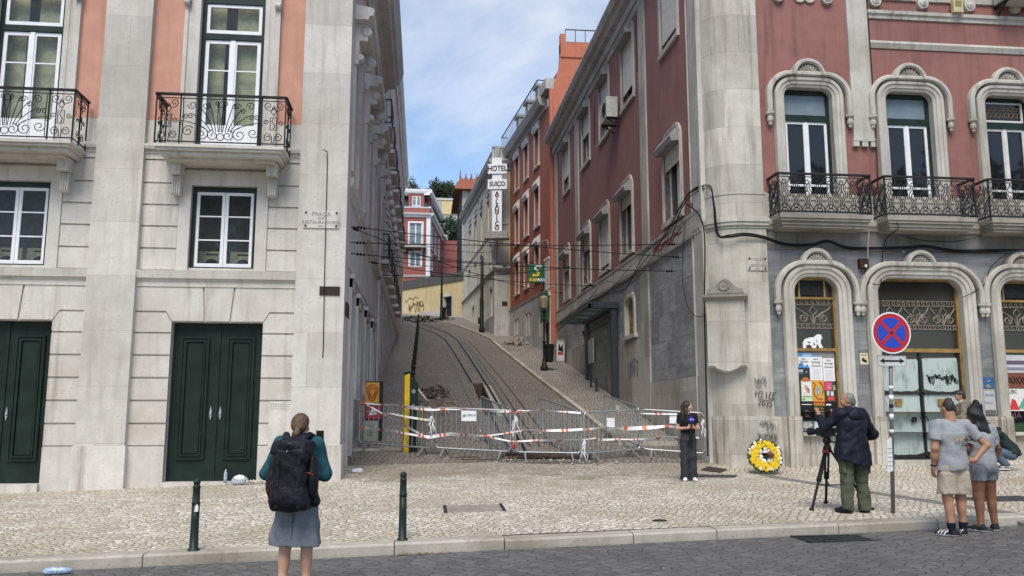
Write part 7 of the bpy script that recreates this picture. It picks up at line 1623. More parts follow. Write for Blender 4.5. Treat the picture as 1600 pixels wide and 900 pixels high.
def hairmat(name, c):
    m, n = newmat(name); n.b.inputs['Roughness'].default_value = .45; p = n.pos(True); f = n.noise(n.scale(p, (130, 130, 9)), 1, 4, .6, .6); n.l.new(n.mix(n.ramp(f, .35, .7, 0, 1), tuple(x * .5 for x in c), tuple(x * 1.4 for x in c)), n.b.inputs['Base Color']); n.bump(f, .9, .008); return m
SK1, SK2, SK3 = skinmat('fair_skin', (.52, .30, .21)), skinmat('tanned_skin', (.36, .185, .115)), skinmat('brown_skin', (.20, .088, .048))
def legs(S_, J, t=(.088, .058, .056, .036), k=.03):
    for s_ in 'LR':
        S_.cap(J['hip' + s_], J['kn' + s_], t[0], t[1], k); S_.cap(J['kn' + s_], J['an' + s_], t[2], t[3], k); m = J['kn' + s_] * .68 + J['an' + s_] * .32; bk = nrm(J['an' + s_] - J['to' + s_]) * v(1, 1, 0) * .016; S_.ell(m + bk, (.05, .052, .11), .03)
        S_.cap(J['an' + s_], J['to' + s_] + v(0, 0, .0), .036, .026, .03)
def torso(S_, J, f=False, fat=1.0):
    P, C_ = J['pel'], J['che']; m = (P + C_) / 2; d = nrm(C_ - P)
    S_.ell(P, (.165 * fat, .115 * fat, .12), .05); S_.ell(P * .55 + C_ * .45, (.135 * fat, .1 * fat, .15), .06); S_.ell(C_, (.165 * fat, .112 * fat, .17), .06)
    S_.cap(J['shL'], J['shR'], .056, .056, .06); S_.cap((J['shL'] + J['shR']) / 2 + v(0, -.01, .0), J['hd'] + v(0, -.01, -.06), .06, .05, .03)
def arms(S_, J, r=(.05, .04, .041, .026)):
    for s_ in 'LR': S_.cap(J['sh' + s_], J['el' + s_], r[0], r[1], .03); S_.cap(J['el' + s_], J['wr' + s_], r[2], r[3], .02)
def shoe(S_, an, to, z0=.0):
    d = (to - an) * v(1, 1, 0); d = nrm(d); h = an * v(1, 1, 0) - d * .035; t = h + d * .215
    S_.cap(h + v(0, 0, .045), t * .6 + h * .4 + v(0, 0, .045), .043, .042, .03); S_.cap(t * .55 + h * .45 + v(0, 0, .04), t + v(0, 0, .034), .044, .032, .03); S_.cap(h + v(0, 0, .05) + d * .01, h + d * .03 + v(0, 0, .095), .042, .044, .03); S_.cut((0, 0, z0 + .004), (0, 0, -1), np.minimum(h, t) - .09, np.maximum(h, t) + v(.09, .09, .12))
def base_joints():
    J = dict(pel=v(0, 0, .93), che=v(0, .0, 1.27), hd=v(0, .02, 1.635))
    for s_, g_ in (('L', -1), ('R', 1)):
        J['hip' + s_] = v(g_ * .085, 0, .9); J['kn' + s_] = v(g_ * .1, .02, .49); J['an' + s_] = v(g_ * .11, -.02, .085); J['to' + s_] = v(g_ * .13, .12, .03)
        J['sh' + s_] = v(g_ * .165, -.01, 1.42); J['el' + s_] = v(g_ * .235, -.03, 1.13); J['wr' + s_] = v(g_ * .25, .05, .88)
    return J
def shoes(J, parent, sc, mats, matf=None, res=.009):
    for s_ in 'LR':
        S_ = SDF(sc); shoe(S_, J['an' + s_], J['to' + s_]); S_.build('shoe', mats, parent, res, matf=matf)
def person(label, x, y, rz, H, dz=0):
    return empty('person', label, 'person', (x, y, gz(x, y) + dz), rz), H / 1.75
SOLE = lambda C_: (C_[:, 2] < .027).astype(int)

# ---- backpacker
o, sc = person('woman seen from behind with a big black backpack, teal top, grey skirt and brown ponytail', -1.12, 8.12, R(-6), 1.69)
J = base_joints(); J['hd'] = v(.0, .035, 1.60)
J.update(elL=v(-.31, .02, 1.14), wrL=v(-.12, .25, 1.30), elR=v(.245, .04, 1.13), wrR=v(.10, .24, 1.36)); J['anL'] = v(-.115, -.02, .085); J['anR'] = v(.10, .03, .085); J['toR'] = v(.13, .17, .03); J['knR'] = v(.095, .045, .49)
S_ = SDF(sc); torso(S_, J, True, .95); arms(S_, J); legs(S_, J, (.085, .056, .055, .034)); T, Mh = head(S_, J['hd'], -.1, .18, True)
hand(S_, J['wrR'], v(.05, .3, .95), v(-1, .3, 0), v(-.3, .6, .3), .45); hand(S_, J['wrL'], v(.75, .35, .5), v(.5, .2, .6), v(0, .5, .9), .5); S_.build('body', SK1, o, .009); eyes(T, o, sc)
S_ = SDF(sc); TEAL = cloth('teal_fleece', (.02, .075, .10)); torso(S_, J, True, 1.05); S_.ell((0, .0, 1.25), (.185, .135, .2), .05)
for s_ in 'LR': S_.cap(J['sh' + s_], J['el' + s_], .074, .062, .04); S_.cap(J['el' + s_], J['wr' + s_], .062, .042, .03, ((J['wr' + s_]), nrm(J['wr' + s_] - J['el' + s_])))
S_.frust((0, 0, .84), (0, 0, 1.2), (.19, .14), (.175, .13), .04); S_.cap((0, -.0, 1.44), (0, .02, 1.515), .07, .062, .02); S_.cut((0, 0, 1.52), (0, .1, 1)); S_.build('fleece_top', TEAL, o, .01, .006, 2)
S_ = SDF(sc); GREYSK = cloth('grey_skirt_cloth', (.155, .17, .195), .15)
S_.frust((0, .0, .485), (0, 0, .92), (.238, .17), (.185, .135), .02, .012, 7); S_.ell((0, -.03, .86), (.175, .145, .1), .05); S_.cut((0, 0, .49), (0, 0, -1)); sk = S_.build('skirt', GREYSK, o, .009, .005, 5)
b = MB(); b.tube([(0, -.165 * sc, .90 * sc), (.005, -.182 * sc, .7 * sc), (.005, -.178 * sc, .56 * sc)], .0035, 4); b.build('seam', cloth('seam_cloth', (.09, .1, .115)), sk, local=True)
shoes(J, o, sc, [cloth('trail_shoe', (.05, .05, .055)), M['rubber']], SOLE)
HB_ = hairmat('brown_hair', (.10, .052, .023)); S_ = SDF(sc); c = J['hd']
S_.ell(c + v(0, -.022, .022), (.083, .092, .092), .02); S_.ell(c + v(0, -.06, -.02), (.075, .055, .06), .02); S_.ell(c + v(0, -.105, -.035), (.026, .03, .026), .012); S_.chain([c + v(0, -.115, -.04), c + v(-.012, -.135, -.09), c + v(-.022, -.13, -.15), c + v(-.02, -.122, -.195)], [.024, .036, .03, .010], .012)
S_.cut(c + v(0, .062, 0), (0, 1, -.5)); S_.build('hair', HB_, o, .008, .004, 3); b = MB(); b.lathe((c + v(0, -.104, -.038)) * sc, [(.024, -.006), (.028, 0), (.024, .008)], 10, (0, -1, 0)); b.build('hair_tie', M['ink'], o, local=True)
b = MB(); p = v(.128, .30, 1.46) * sc; b.obox(p, (Vector((1, 0, 0)), Vector((0, 1, .15)).normalized(), Vector((0, -.15, 1)).normalized()), (.036, .0045, .075)); ph = b.build('smartphone', M['ink'], o, local=True); ph.parent = None
ph.matrix_world = Matrix.Translation(o.location) @ Matrix.Rotation(o.rotation_euler.z, 4, 'Z'); tag(ph, 'black smartphone held up by the woman with the backpack', 'phone')
# the backpack, carried by her
bp = empty('backpack', 'big black trekking backpack with red trim on the woman\'s back', 'backpack', tuple(o.location), R(-6)); BKP = cloth('black_nylon', (.008, .009, .0135), .35, 140, .5)
S_ = SDF(sc); S_.box((0, -.255, 1.14), (.105, .07, .22), .05, .03); S_.box((0, -.23, .935), (.125, .08, .055), .05, .04); S_.box((0, -.19, 1.15), (.15, .03, .27), .03, .03); S_.build('pack_body', BKP, bp, .011, .007, 4)
S_ = SDF(sc); S_.ell((0, -.235, 1.41), (.172, .135, .075), .03); S_.box((0, -.25, 1.385), (.13, .075, .03), .04, .04); S_.cut((0, 0, 1.345), (0, 0, -1)); lid = S_.build('top_lid', BKP, bp, .010, .007, 6)
for sg in (-1, 1):
    S_ = SDF(sc); S_.ell((sg * .185, -.22, 1.08), (.055, .075, .15), .02); S_.ell((sg * .185, -.2, 1.23), (.04, .06, .1), .03); pk = S_.build('side_pocket', BKP, bp, .011, .006, 7)
    b = MB(); b.tube([v(sg * .15, -.315, 1.17) * sc, v(sg * .19, -.30, 1.16) * sc, v(sg * .235, -.25, 1.11) * sc] if sg > 0 else [v(-.13, -.325, 1.12) * sc, v(-.17, -.305, 1.08) * sc, v(-.2, -.285, 1.0) * sc], .004, 5); b.build('zip_pull', plain('red_piping', (.38, .03, .03), .5), pk, local=True)
    S_ = SDF(sc); S_.ell((sg * .195, -.12, .90), (.045, .085, .05), .02); S_.build('hip_pocket', BKP, bp, .011, .004, 8)
    b = MB(); b.smooth = True; b.tube([v(sg * .07, -.17, 1.46) * sc, v(sg * .11, -.06, 1.50) * sc, v(sg * .13, .06, 1.47) * sc, v(sg * .135, .14, 1.35) * sc, v(sg * .15, .13, 1.15) * sc, v(sg * .17, -.05, 1.0) * sc], [.028, .034, .034, .03, .022, .016], 8); b.build('shoulder_strap', BKP, bp, local=True)
    b = MB(); b.bar(v(sg * .095, -.378, 1.34) * sc, v(sg * .095, -.382, 1.05) * sc, .022, .004, (0, 1, 0)); b.bar(v(sg * .095, -.372, 1.0) * sc, v(sg * .1, -.372, .86) * sc, .018, .004, (0, 1, 0)); b.obox(v(sg * .095, -.386, 1.27) * sc, (Vector((1, 0, 0)), Vector((0, 1, 0)), Vector((0, 0, 1))), (.016, .007, .02)); b.build('compression_strap', M['rubber'], bp, local=True)
b = MB(); b.tube([v(-.23, -.17, .935) * sc, v(-.20, -.195, .94) * sc, v(-.17, -.2, .935) * sc], .006, 5); b.build('zip_pull', MATS['red_piping'], bp, local=True)
S_ = SDF(sc); S_.ell((0, -.26, .855), (.135, .09, .045), .02); S_.build('rain_cover_pocket', BKP, bp, .011, .005, 9)
b = MB(); b.tube([v(.05, -.3, .80) * sc, v(.055, -.32, .755) * sc, v(.04, -.31, .72) * sc], .006, 5); b.build('loose_strap', M['rubber'], bp, local=True)
FB = Fr((0, 0, 0), (1, 0, 0), (0, -1, 0)); L_ = MB(); cx_ = .02
L_.tube([FB.p(cx_ + .014 * math.cos(t), 1.40 * sc + .014 * math.sin(t), .366 * sc) for t in lin(0, 6.283, 12)], .0028, 4, False); L_.tube([FB.p(cx_ + .012, 1.395 * sc, .366 * sc), FB.p(cx_ + .016, 1.415 * sc, .366 * sc), FB.p(cx_ + .006, 1.435 * sc, .366 * sc)], .0025, 4); L_.build('lid_emblem', M['paper'], lid, local=True)
t_ = text('deuter', .034, M['paper'], None, FB, cx_, 1.362 * sc, .372 * sc); t_.parent = lid

# ---- reporter
o, sc = person('reporter with long dark hair, black top and wide dark trousers speaking by the barriers', 5.19, 16.6, R(176), 1.55)
J = base_joints(); J.update(elL=v(-.235, -.0, 1.14), wrL=v(-.09, .2, 1.17), elR=v(.225, -.02, 1.14), wrR=v(.055, .2, 1.16)); J['anL'] = v(-.085, .0, .085); J['anR'] = v(.085, .0, .085); J['toL'] = v(-.11, .13, .03); J['toR'] = v(.12, .13, .03); J['knL'] = v(-.09, .02, .49); J['knR'] = v(.09, .02, .49)
S_ = SDF(sc); torso(S_, J, True, .92); arms(S_, J, (.044, .037, .038, .025)); legs(S_, J); T, Mh = head(S_, J['hd'], R(62), .0, True)
hand(S_, J['wrL'], v(.8, .4, .25), v(.4, -.3, .5), v(0, .2, 1), .9); hand(S_, J['wrR'], v(-.8, .42, .2), v(-.4, -.3, .5), v(0, .2, 1), .9); S_.build('body', SK1, o, .009); eyes(T, o, sc)
S_ = SDF(sc); BT = cloth('black_cotton', (.012, .012, .014)); torso(S_, J, True, .99); S_.ell((0, .075, 1.29), (.13, .07, .08), .04)
for s_ in 'LR': q = J['sh' + s_] * .42 + J['el' + s_] * .58; S_.cap(J['sh' + s_], J['el' + s_], .062, .058, .03, (q, nrm(J['el' + s_] - J['sh' + s_])))
S_.frust((0, 0, 1.0), (0, 0, 1.25), (.155, .115), (.16, .12), .03); S_.cut((0, 0, 1.485), (0, .35, 1)); S_.cut((0, 0, 1.04), (0, 0, -1)); S_.build('short_sleeved_top', BT, o, .010, .004, 2)
S_ = SDF(sc); TR_ = cloth('charcoal_trousers', (.032, .034, .038)); S_.ell((0, 0, .93), (.172, .122, .14), .04); S_.frust((0, 0, .9), (0, 0, 1.07), (.165, .12), (.145, .11), .03)
for s_, g_ in (('L', -1), ('R', 1)): S_.cap((g_ * .08, 0, .88), (g_ * .09, .01, .5), .098, .09, .03); S_.frust((g_ * .088, .01, .035), (g_ * .09, .01, .55), (.098, .105), (.088, .088), .03, .006, 5)
S_.cut((0, 0, 1.07), (0, 0, 1)); tr = S_.build('trousers', TR_, o, .010, .006, 4)
b = MB(); b.bar(v(-.05, .14, 1.05) * sc, v(-.06, .135, .72) * sc, .028, .006, (0, 1, 0)); b.bar(v(-.02, .14, 1.05) * sc, v(-.02, .135, .8) * sc, .02, .006, (0, 1, 0)); b.build('belt_tie', M['ink'], tr, local=True)
WSH = plain('white_leather', (.7, .69, .66), .5, var=.06); shoes(J, o, sc, [WSH], None)
S_ = SDF(sc); c = J['hd']; DH = hairmat('dark_brown_hair', (.035, .02, .014)); ca, sa = math.cos(R(62)), math.sin(R(62)); Q = lambda x, y, z: c + v(x * ca - y * sa, x * sa + y * ca, z)
S_.ell(Q(0, -.015, .036), (.087, .1, .09), .02); S_.cap(Q(.02, -.07, 0), Q(.03, -.085, -.2), .066, .06, .03)
for sg in (-1, 1): S_.chain([Q(sg * .072, .0, .02), Q(sg * .082, -.01, -.08), Q(sg * .085, -.0, -.18), Q(sg * .08, .02, -.30)], [.03, .036, .038, .02], .02)
S_.chain([Q(.02, -.1, -.15), Q(.05, -.11, -.28), Q(.06, -.1, -.36)], [.06, .05, .015], .03); S_.sub(Q(0, .115, -.045), (.066, .062, .10)); S_.build('hair', DH, o, .008, .004, 3)
mk = empty('microphone', 'hand microphone with a round blue cover held by the reporter', 'microphone', tuple(o.location), R(176)); pm_ = v(-.018, .275, 1.30) * sc
b = MB(); b.tube([v(-.018, .27, 1.0) * sc, pm_], .014, 8); b.build('handle', M['ink'], mk, local=True); b = MB(); b.smooth = True; b.ball(pm_ + v(0, .01, .03), .058, 14, 10, (1, 1, 1.05)); BLM = plain('blue_foam', (.012, .02, .33), .7); cv_ = b.build('foam_cover', BLM, mk, local=True)
b = MB()
for k in range(3): 
    a = R(60 + 30 * k); q = pm_ + v(.060 * math.cos(a), .01 + .060 * math.sin(a), .035); b.obox(q, (Vector((math.sin(a), -math.cos(a), 0)), Vector((math.cos(a), math.sin(a), 0)), Vector((0, 0, 1))), (.012, .003, .006))
b.build('white_mark', M['paper'], cv_, local=True)

# ---- cameraman
o, sc = person('grey haired cameraman in a navy hooded jacket and olive trousers seen from behind', 6.12, 11.85, R(12), 1.70)
J = base_joints(); J['hd'] = v(-.01, .045, 1.625); J.update(shL=v(-.185, 0, 1.43), shR=v(.185, 0, 1.42), elL=v(-.36, .17, 1.23), wrL=v(-.28, .36, 1.39), elR=v(.37, -.02, 1.12), wrR=v(.22, .2, 1.05)); J['anL'] = v(-.15, -.0, .085); J['toL'] = v(-.2, .13, .03); J['anR'] = v(.14, -.02, .085); J['toR'] = v(.19, .11, .03); J['knL'] = v(-.125, .02, .48); J['knR'] = v(.12, .02, .48)
S_ = SDF(sc); torso(S_, J, False, 1.05); arms(S_, J); legs(S_, J); T, Mh = head(S_, J['hd'], R(52), .12); hand(S_, J['wrL'], v(-.05, .3, .95), v(-.2, .9, -.2), v(.9, .2, .2), .5); hand(S_, J['wrR'], v(-.7, .6, .1), v(0, .3, -.9), v(.2, .8, .2), .8); S_.build('body', SK2, o, .009); eyes(T, o, sc)
S_ = SDF(sc); NV = cloth('navy_shell', (.0085, .011, .021), .25, 120, .55); torso(S_, J, False, 1.2); S_.ell((0, -.0, 1.3), (.225, .165, .19), .05); S_.cap(J['shL'], J['shR'], .085, .085, .05)
for s_ in 'LR': S_.cap(J['sh' + s_], J['el' + s_], .078, .066, .05); S_.cap(J['el' + s_], J['wr' + s_], .066, .048, .04, (J['wr' + s_], nrm(J['wr' + s_] - J['el' + s_])))
S_.frust((-.015, .0, .68), (0, 0, 1.3), (.285, .20), (.225, .165), .05, .016, 6); S_.frust((-.16, .04, .58), (-.1, .02, 1.1), (.15, .15), (.12, .12), .05); S_.cut((0, 0, .70), (-.30, .1, -1)); S_.cap((0, -.0, 1.46), (0, .02, 1.545), .085, .078, .03); S_.cut((0, 0, 1.55), (0, .1, 1)); S_.build('hooded_jacket', NV, o, .010, .007, 12)
S_ = SDF(sc); S_.ell((0, -.125, 1.40), (.14, .05, .08), .05); S_.cap((-.12, -.02, 1.47), (0, -.1, 1.48), .036, .045, .05); S_.cap((.12, -.02, 1.47), (0, -.1, 1.48), .036, .045, .05); S_.build('hood', NV, o, .010, .007, 5)
b = MB()
for k in range(4): b.ball(v(-.05 + .022 * k, -.11, 1.528) * sc, .006, 6, 4)
b.build('small_badge', M['paper'], o, local=True)
S_ = SDF(sc); OL = cloth('olive_cotton', (.075, .083, .055)); S_.ell((0, 0, .93), (.19, .14, .14), .04)
for s_, g_ in (('L', -1), ('R', 1)): S_.cap((g_ * .09, 0, .88), J['kn' + s_], .115, .092, .03); S_.cap(J['kn' + s_], J['an' + s_] + v(0, 0, -.01), .092, .085, .03); S_.box((g_ * .205, .0, .66), (.012, .07, .075), .012, .015)
S_.cut((0, 0, .045), (0, 0, -1)); S_.build('trousers', OL, o, .010, .013, 7); shoes(J, o, sc, [cloth('black_shoe', (.012, .012, .013)), M['rubber']], SOLE)
S_ = SDF(sc); c = J['hd']; ca, sa = math.cos(R(52)), math.sin(R(52)); S_.ell(Q(0, -.02, .028), (.08, .092, .088), .02); S_.ell(Q(0, -.06, -.03), (.068, .045, .06), .03); S_.cut(Q(0, .05, .03), nrm(v(-sa, ca, -.55))); S_.sub(Q(.075, .0, -.015), (.02, .028, .035)); S_.sub(Q(-.075, 0, -.015), (.02, .028, .035)); S_.build('hair', hairmat('grey_hair', (.20, .195, .19)), o, .008, .003, 3)
# camera on its tripod
tp_ = empty('camera_tripod', 'black tripod carrying the video camera in front of the cameraman', 'tripod', (5.98, 12.35, gz(5.98, 12.35))); C0 = Vector((5.98, 12.35, 1.17))
for (x, y) in ((5.62, 12.2), (6.2, 12.95), (6.48, 12.1)):
    f = Vector((x, y, gz(x, y))); d = (f - C0); b = MB(); b.smooth = False; s_ = d.cross(Vector((0, 0, 1))).normalized() * .022
    b.tube([C0 + s_, C0 + d * .55 + s_], .017, 7); b.tube([C0 - s_, C0 + d * .55 - s_], .017, 7); b.bar(C0 + d * .50, C0 + d * .56, .07, .035); b.tube([C0 + d * .45, f - d * .02], .02, 7); b.ball(f + Vector((0, 0, .02)), .035, 8, 6, (1.2, 1, .7)); lg = b.build('leg', M['ink'], tp_)
    if x < 6: b = MB(); b.bar(C0 + d * .04, C0 + d * .12, .09, .05); b.build('leg_lock', plain('red_lock', (.2, .02, .02), .5), lg)
    b = MB(); m_ = C0 + d * .6; b.bar(m_, Vector((C0.x, C0.y, m_.z - .03)), .016); b.build('spreader', M['ink'], tp_)
b = MB(); b.lathe(C0, [(.05, -.1), (.06, -.05), (.05, 0), (.035, .02), (.06, .05), (.06, .1), (.03, .12)], 14); b.tube([C0 + Vector((.02, -.04, .06)), C0 + Vector((.10, -.36, .02))], .011, 7); b.build('fluid_head', M['ink'], tp_)
vc = empty('video_camera', 'black video camera with a lens hood on the tripod', 'camera', (5.98, 12.35, 1.29)); dv = Vector((-.55, .83, 0)).normalized(); sv = Vector((dv.y, -dv.x, 0)); c0 = Vector((5.97, 12.35, 1.37)); uz = Vector((0, 0, 1))
b = MB(); b.obox(c0, (dv, sv, uz), (.13, .05, .06)); b.obox(c0 + uz * .085 - dv * .01, (dv, sv, uz), (.09, .016, .012)); b.obox(c0 - dv * .15 + uz * .02, (dv, sv, uz), (.04, .03, .035)); b.obox(c0 - uz * .07, (dv, sv, uz), (.06, .04, .012)); b.build('camera_body', M['ink'], vc)
b = MB(); b.lathe(c0 + dv * .12, [(.04, 0), (.042, .08), (.05, .085), (.06, .16), (.052, .16), (.03, .1)], 14, tuple(dv)); b.build('lens', M['ink'], vc)
b = MB(); b.obox(c0 - dv * .02 - sv * .12 + uz * .03, (dv, sv, uz), (.012, .05, .04)); b.build('flip_screen', M['ink'], vc)

# ---- couple in grey T-shirts
GT_ = cloth('grey_marl', (.285, .295, .31), .08); BEI = cloth('beige_cotton', (.40, .335, .27), .1); GSH = cloth('grey_jersey', (.19, .20, .22), .12)
o, sc = person('man in a grey printed T-shirt and beige shorts standing with his back turned', 6.66, 10.36, R(4), 1.69)
J = base_joints(); J.update(shL=v(-.20, 0, 1.42), shR=v(.20, 0, 1.42), elL=v(-.265, -.03, 1.12), wrL=v(-.25, .05, .88), elR=v(.42, -.12, 1.16), wrR=v(.25, -.10, .97)); J['anL'] = v(-.085, .0, .085); J['toL'] = v(-.19, .1, .03); J['anR'] = v(.12, .05, .085); J['toR'] = v(.21, .16, .03); J['knR'] = v(.105, .04, .49)
S_ = SDF(sc); torso(S_, J, False, 1.03); arms(S_, J, (.058, .048, .048, .03)); legs(S_, J, (.095, .064, .064, .042)); S_.ell(J['elL'] * .6 + J['wrL'] * .4, (.047, .047, .07), .03); T, Mh = head(S_, J['hd'], R(8), .05); S_.cap(J['hd'] + v(0, -.03, -.06), (0, -.02, 1.44), .064, .07, .03)
hand(S_, J['wrL'], v(.05, .2, -1), v(1, .1, 0), v(0, 1, .2), .6); hand(S_, J['wrR'], v(-.75, .5, -.35), v(.2, .8, .1), v(0, .1, 1), .5); S_.build('body', SK2, o, .009); eyes(T, o, sc)
S_ = SDF(sc); torso(S_, J, False, 1.12); S_.ell((0, 0, 1.3), (.205, .145, .17), .05); S_.cap(J['shL'], J['shR'], .072, .072, .05)
for s_ in 'LR': q = J['sh' + s_] * .33 + J['el' + s_] * .67; S_.cap(J['sh' + s_], J['el' + s_], .08, .078, .04, (q, nrm(J['el' + s_] - J['sh' + s_])))
S_.frust((0, .0, .84), (0, 0, 1.3), (.20, .15), (.20, .145), .04, .008, 5); S_.cut((0, 0, 1.485), (0, .25, 1)); S_.cut((0, 0, .85), (.1, 0, -1)); ts = S_.build('t_shirt', GT_, o, .009, .0055, 3)
FT2 = Fr((0, 0, 0), (1, 0, 0), (0, -1, 0)); GOLD = plain('gold_print', (.42, .34, .20), .6)
def decal_text(s_, size, mat, par, x, z, y0, sx=1, rz=0, nm='lettering'):
    t_ = text(s_, size, mat, None, FT2, x, z, -y0, name=nm, sx=sx); t_.parent = par; return t_
b = MB()
for k in range(5): b.fbox(FT2, -.055 + k * .024, -.04 + k * .024, (1.20 + .02 * (k % 2)) * sc, (1.25 + .015 * (k % 3)) * sc, .165, .168)
b.build('gold_print', GOLD, ts, local=True); decal_text('slean', .068, M['ink'], ts, .115, 1.235 * sc, -.168); decal_text('the way we are', .024, M['ink'], ts, .085, 1.16 * sc, -.168)
S_ = SDF(sc); S_.ell((0, 0, .90), (.185, .14, .13), .04)
for s_, g_ in (('L', -1), ('R', 1)): S_.cap((g_ * .085, 0, .86), J['kn' + s_], .115, .10, .03); S_.frust((g_ * .105, .015, .52), (g_ * .095, 0, .8), (.108, .112), (.11, .118), .03, .006, 4)
S_.cut((0, 0, .535), (0, 0, -1)); S_.build('shorts', BEI, o, .010, .008, 9)
NVS = cloth('navy_sock', (.006, .009, .022)); 
for s_ in 'LR': S_ = SDF(sc); S_.cap(J['an' + s_] + v(0, 0, -.02), J['an' + s_] * .72 + J['kn' + s_] * .28, .05, .056, .02, (J['an' + s_] * .78 + J['kn' + s_] * .22, v(0, 0, 1))); S_.build('sock', NVS, o, .009)
shoes(J, o, sc, [cloth('dark_runner', (.02, .022, .027)), M['paper']], lambda C_: ((C_[:, 2] < .024) | ((C_[:, 2] < .085) & (np.mod(C_[:, 1] * 1.0 + C_[:, 2] * .5, .034) < .012) & (C_[:, 1] > .0) & (C_[:, 1] < .09))).astype(int), .007)
S_ = SDF(sc); c = J['hd']; ca, sa = math.cos(R(8)), math.sin(R(8)); S_.ell(Q(0, -.018, .032), (.078, .09, .087), .02); S_.ell(Q(0, -.055, -.02), (.066, .042, .05), .03); S_.cut(Q(0, .055, .03), nrm(v(-sa, ca, -.5))); S_.ell(Q(0, -.02, .115), (.042, .05, .026), .02); S_.build('hair', hairmat('short_dark_hair', (.028, .017, .012)), o, .008, .003, 4)
b = MB(); b.smooth = True; w_ = (J['wrL'] * .9 + J['elL'] * .1) * sc; b.lathe(w_, [(.031, -.012), (.036, 0), (.031, .012)], 12, tuple(J['elL'] - J['wrL'])); b.build('wrist_band', M['ink'], o, local=True)
o, sc = person('woman with long black hair, grey T-shirt and grey shorts beside the man in beige shorts', 7.25, 10.64, R(10), 1.60)
J = base_joints(); J['hd'] = v(-.06, .04, 1.62); J.update(elL=v(-.24, .02, 1.14), wrL=v(-.16, .2, 1.0), elR=v(.27, -.02, 1.13), wrR=v(.25, .08, .89)); J['anL'] = v(-.11, -.0, .085); J['toL'] = v(-.13, .14, .03); J['anR'] = v(.16, .03, .085); J['toR'] = v(.24, .15, .03); J['knR'] = v(.14, .05, .49)
S_ = SDF(sc); torso(S_, J, True, 1.03); arms(S_, J, (.056, .046, .046, .028)); legs(S_, J, (.11, .072, .07, .042)); T, Mh = head(S_, J['hd'], R(15), .15, True); hand(S_, J['wrR'], v(.0, .25, -1), v(-1, .1, 0), v(0, 1, 0), .9); hand(S_, J['wrL'], v(.4, .8, -.2), v(0, 0, 1), v(.5, .3, .5), .6); S_.build('body', SK3, o, .009); eyes(T, o, sc)
S_ = SDF(sc); torso(S_, J, True, 1.12); S_.ell((0, 0, 1.3), (.185, .14, .17), .05); S_.cap(J['shL'], J['shR'], .07, .07, .05)
for s_ in 'LR': q = J['sh' + s_] * .3 + J['el' + s_] * .7; S_.cap(J['sh' + s_], J['el' + s_], .076, .074, .04, (q, nrm(J['el' + s_] - J['sh' + s_])))
S_.frust((0, .0, .86), (0, 0, 1.3), (.21, .16), (.18, .14), .04, .008, 5); S_.cut((0, 0, 1.48), (0, .2, 1)); S_.cut((0, 0, .88), (0, 0, -1)); ts = S_.build('t_shirt', GT_, o, .010, .008, 13); decal_text('slean', .055, M['ink'], ts, .115, 1.15 * sc, -.158)
S_ = SDF(sc); S_.ell((0, -.01, .9), (.195, .155, .13), .04)
for s_, g_ in (('L', -1), ('R', 1)): S_.cap((g_ * .09, 0, .86), J['kn' + s_], .122, .1, .03)
S_.cut((0, 0, .70), (0, 0, -1)); S_.build('shorts', GSH, o, .010, .007, 14); shoes(J, o, sc, [MATS['dark_runner'], M['paper']], SOLE)
S_ = SDF(sc); c = J['hd']; ca, sa = math.cos(R(15)), math.sin(R(15)); BH = hairmat('black_hair', (.007, .0065, .007)); S_.ell(Q(0, -.028, .03), (.102, .11, .098), .03); S_.ell(Q(.005, -.08, -.08), (.105, .07, .13), .05); S_.ell(Q(.05, -.115, -.22), (.095, .06, .14), .05); S_.ell(Q(.085, -.125, -.33), (.06, .045, .1), .04); S_.ell(Q(-.05, -.09, -.2), (.045, .04, .1), .04); S_.sub(Q(0, .11, -.03), (.07, .06, .1)); S_.build('hair', BH, o, .008, .011, 5)
b = MB(); p = (J['wrR'] + v(.01, .06, -.13)) * sc; b.obox(p, (Vector((.3, .9, 0)).normalized(), Vector((.9, -.3, 0)).normalized(), Vector((0, 0, 1))), (.05, .02, .04)); b.lathe(p + v(.0, .045, 0), [(.025, 0), (.028, .05), (.02, .05)], 10, (.3, .9, -.2)); cm = b.build('compact_camera', M['ink'], None, local=True); cm.matrix_world = Matrix.Translation(o.location) @ Matrix.Rotation(R(10), 4, 'Z'); tag(cm, 'small black camera dangling from the hand of the woman in grey shorts', 'camera')

# ---- man in the hooded coat by the shop door
o, sc = person('dark haired man in a khaki hooded coat looking down by the shop door', 11.62, 17.55, R(62), 1.73)
J = base_joints(); J['hd'] = v(0, .05, 1.62); J.update(elL=v(-.26, .04, 1.13), wrL=v(-.1, .27, 1.12), elR=v(.26, .03, 1.13), wrR=v(.1, .28, 1.12))
S_ = SDF(sc); torso(S_, J); arms(S_, J); legs(S_, J); T, Mh = head(S_, J['hd'], R(8), .42); hand(S_, J['wrL'], v(.4, .8, .2), v(0, .2, -1), v(.5, .3, .6), .7); hand(S_, J['wrR'], v(-.4, .8, .2), v(0, .2, -1), v(-.5, .3, .6), .7); S_.build('body', SK2, o, .010); eyes(T, o, sc)
S_ = SDF(sc); KH = cloth('khaki_coat', (.19, .165, .12)); torso(S_, J, False, 1.15); S_.ell((0, 0, 1.3), (.21, .16, .18), .05); S_.cap(J['shL'], J['shR'], .08, .08, .05)
for s_ in 'LR': S_.cap(J['sh' + s_], J['el' + s_], .08, .07, .04); S_.cap(J['el' + s_], J['wr' + s_], .07, .048, .03, (J['wr' + s_], nrm(J['wr' + s_] - J['el' + s_])))
S_.frust((0, 0, .78), (0, 0, 1.3), (.23, .18), (.205, .155), .05, .01, 5); S_.cut((0, 0, .79), (0, 0, -1)); S_.ell((0, -.09, 1.46), (.13, .09, .07), .03); S_.cut((0, 0, 1.53), (0, .3, 1)); S_.build('hooded_coat', KH, o, .011, .008, 3)
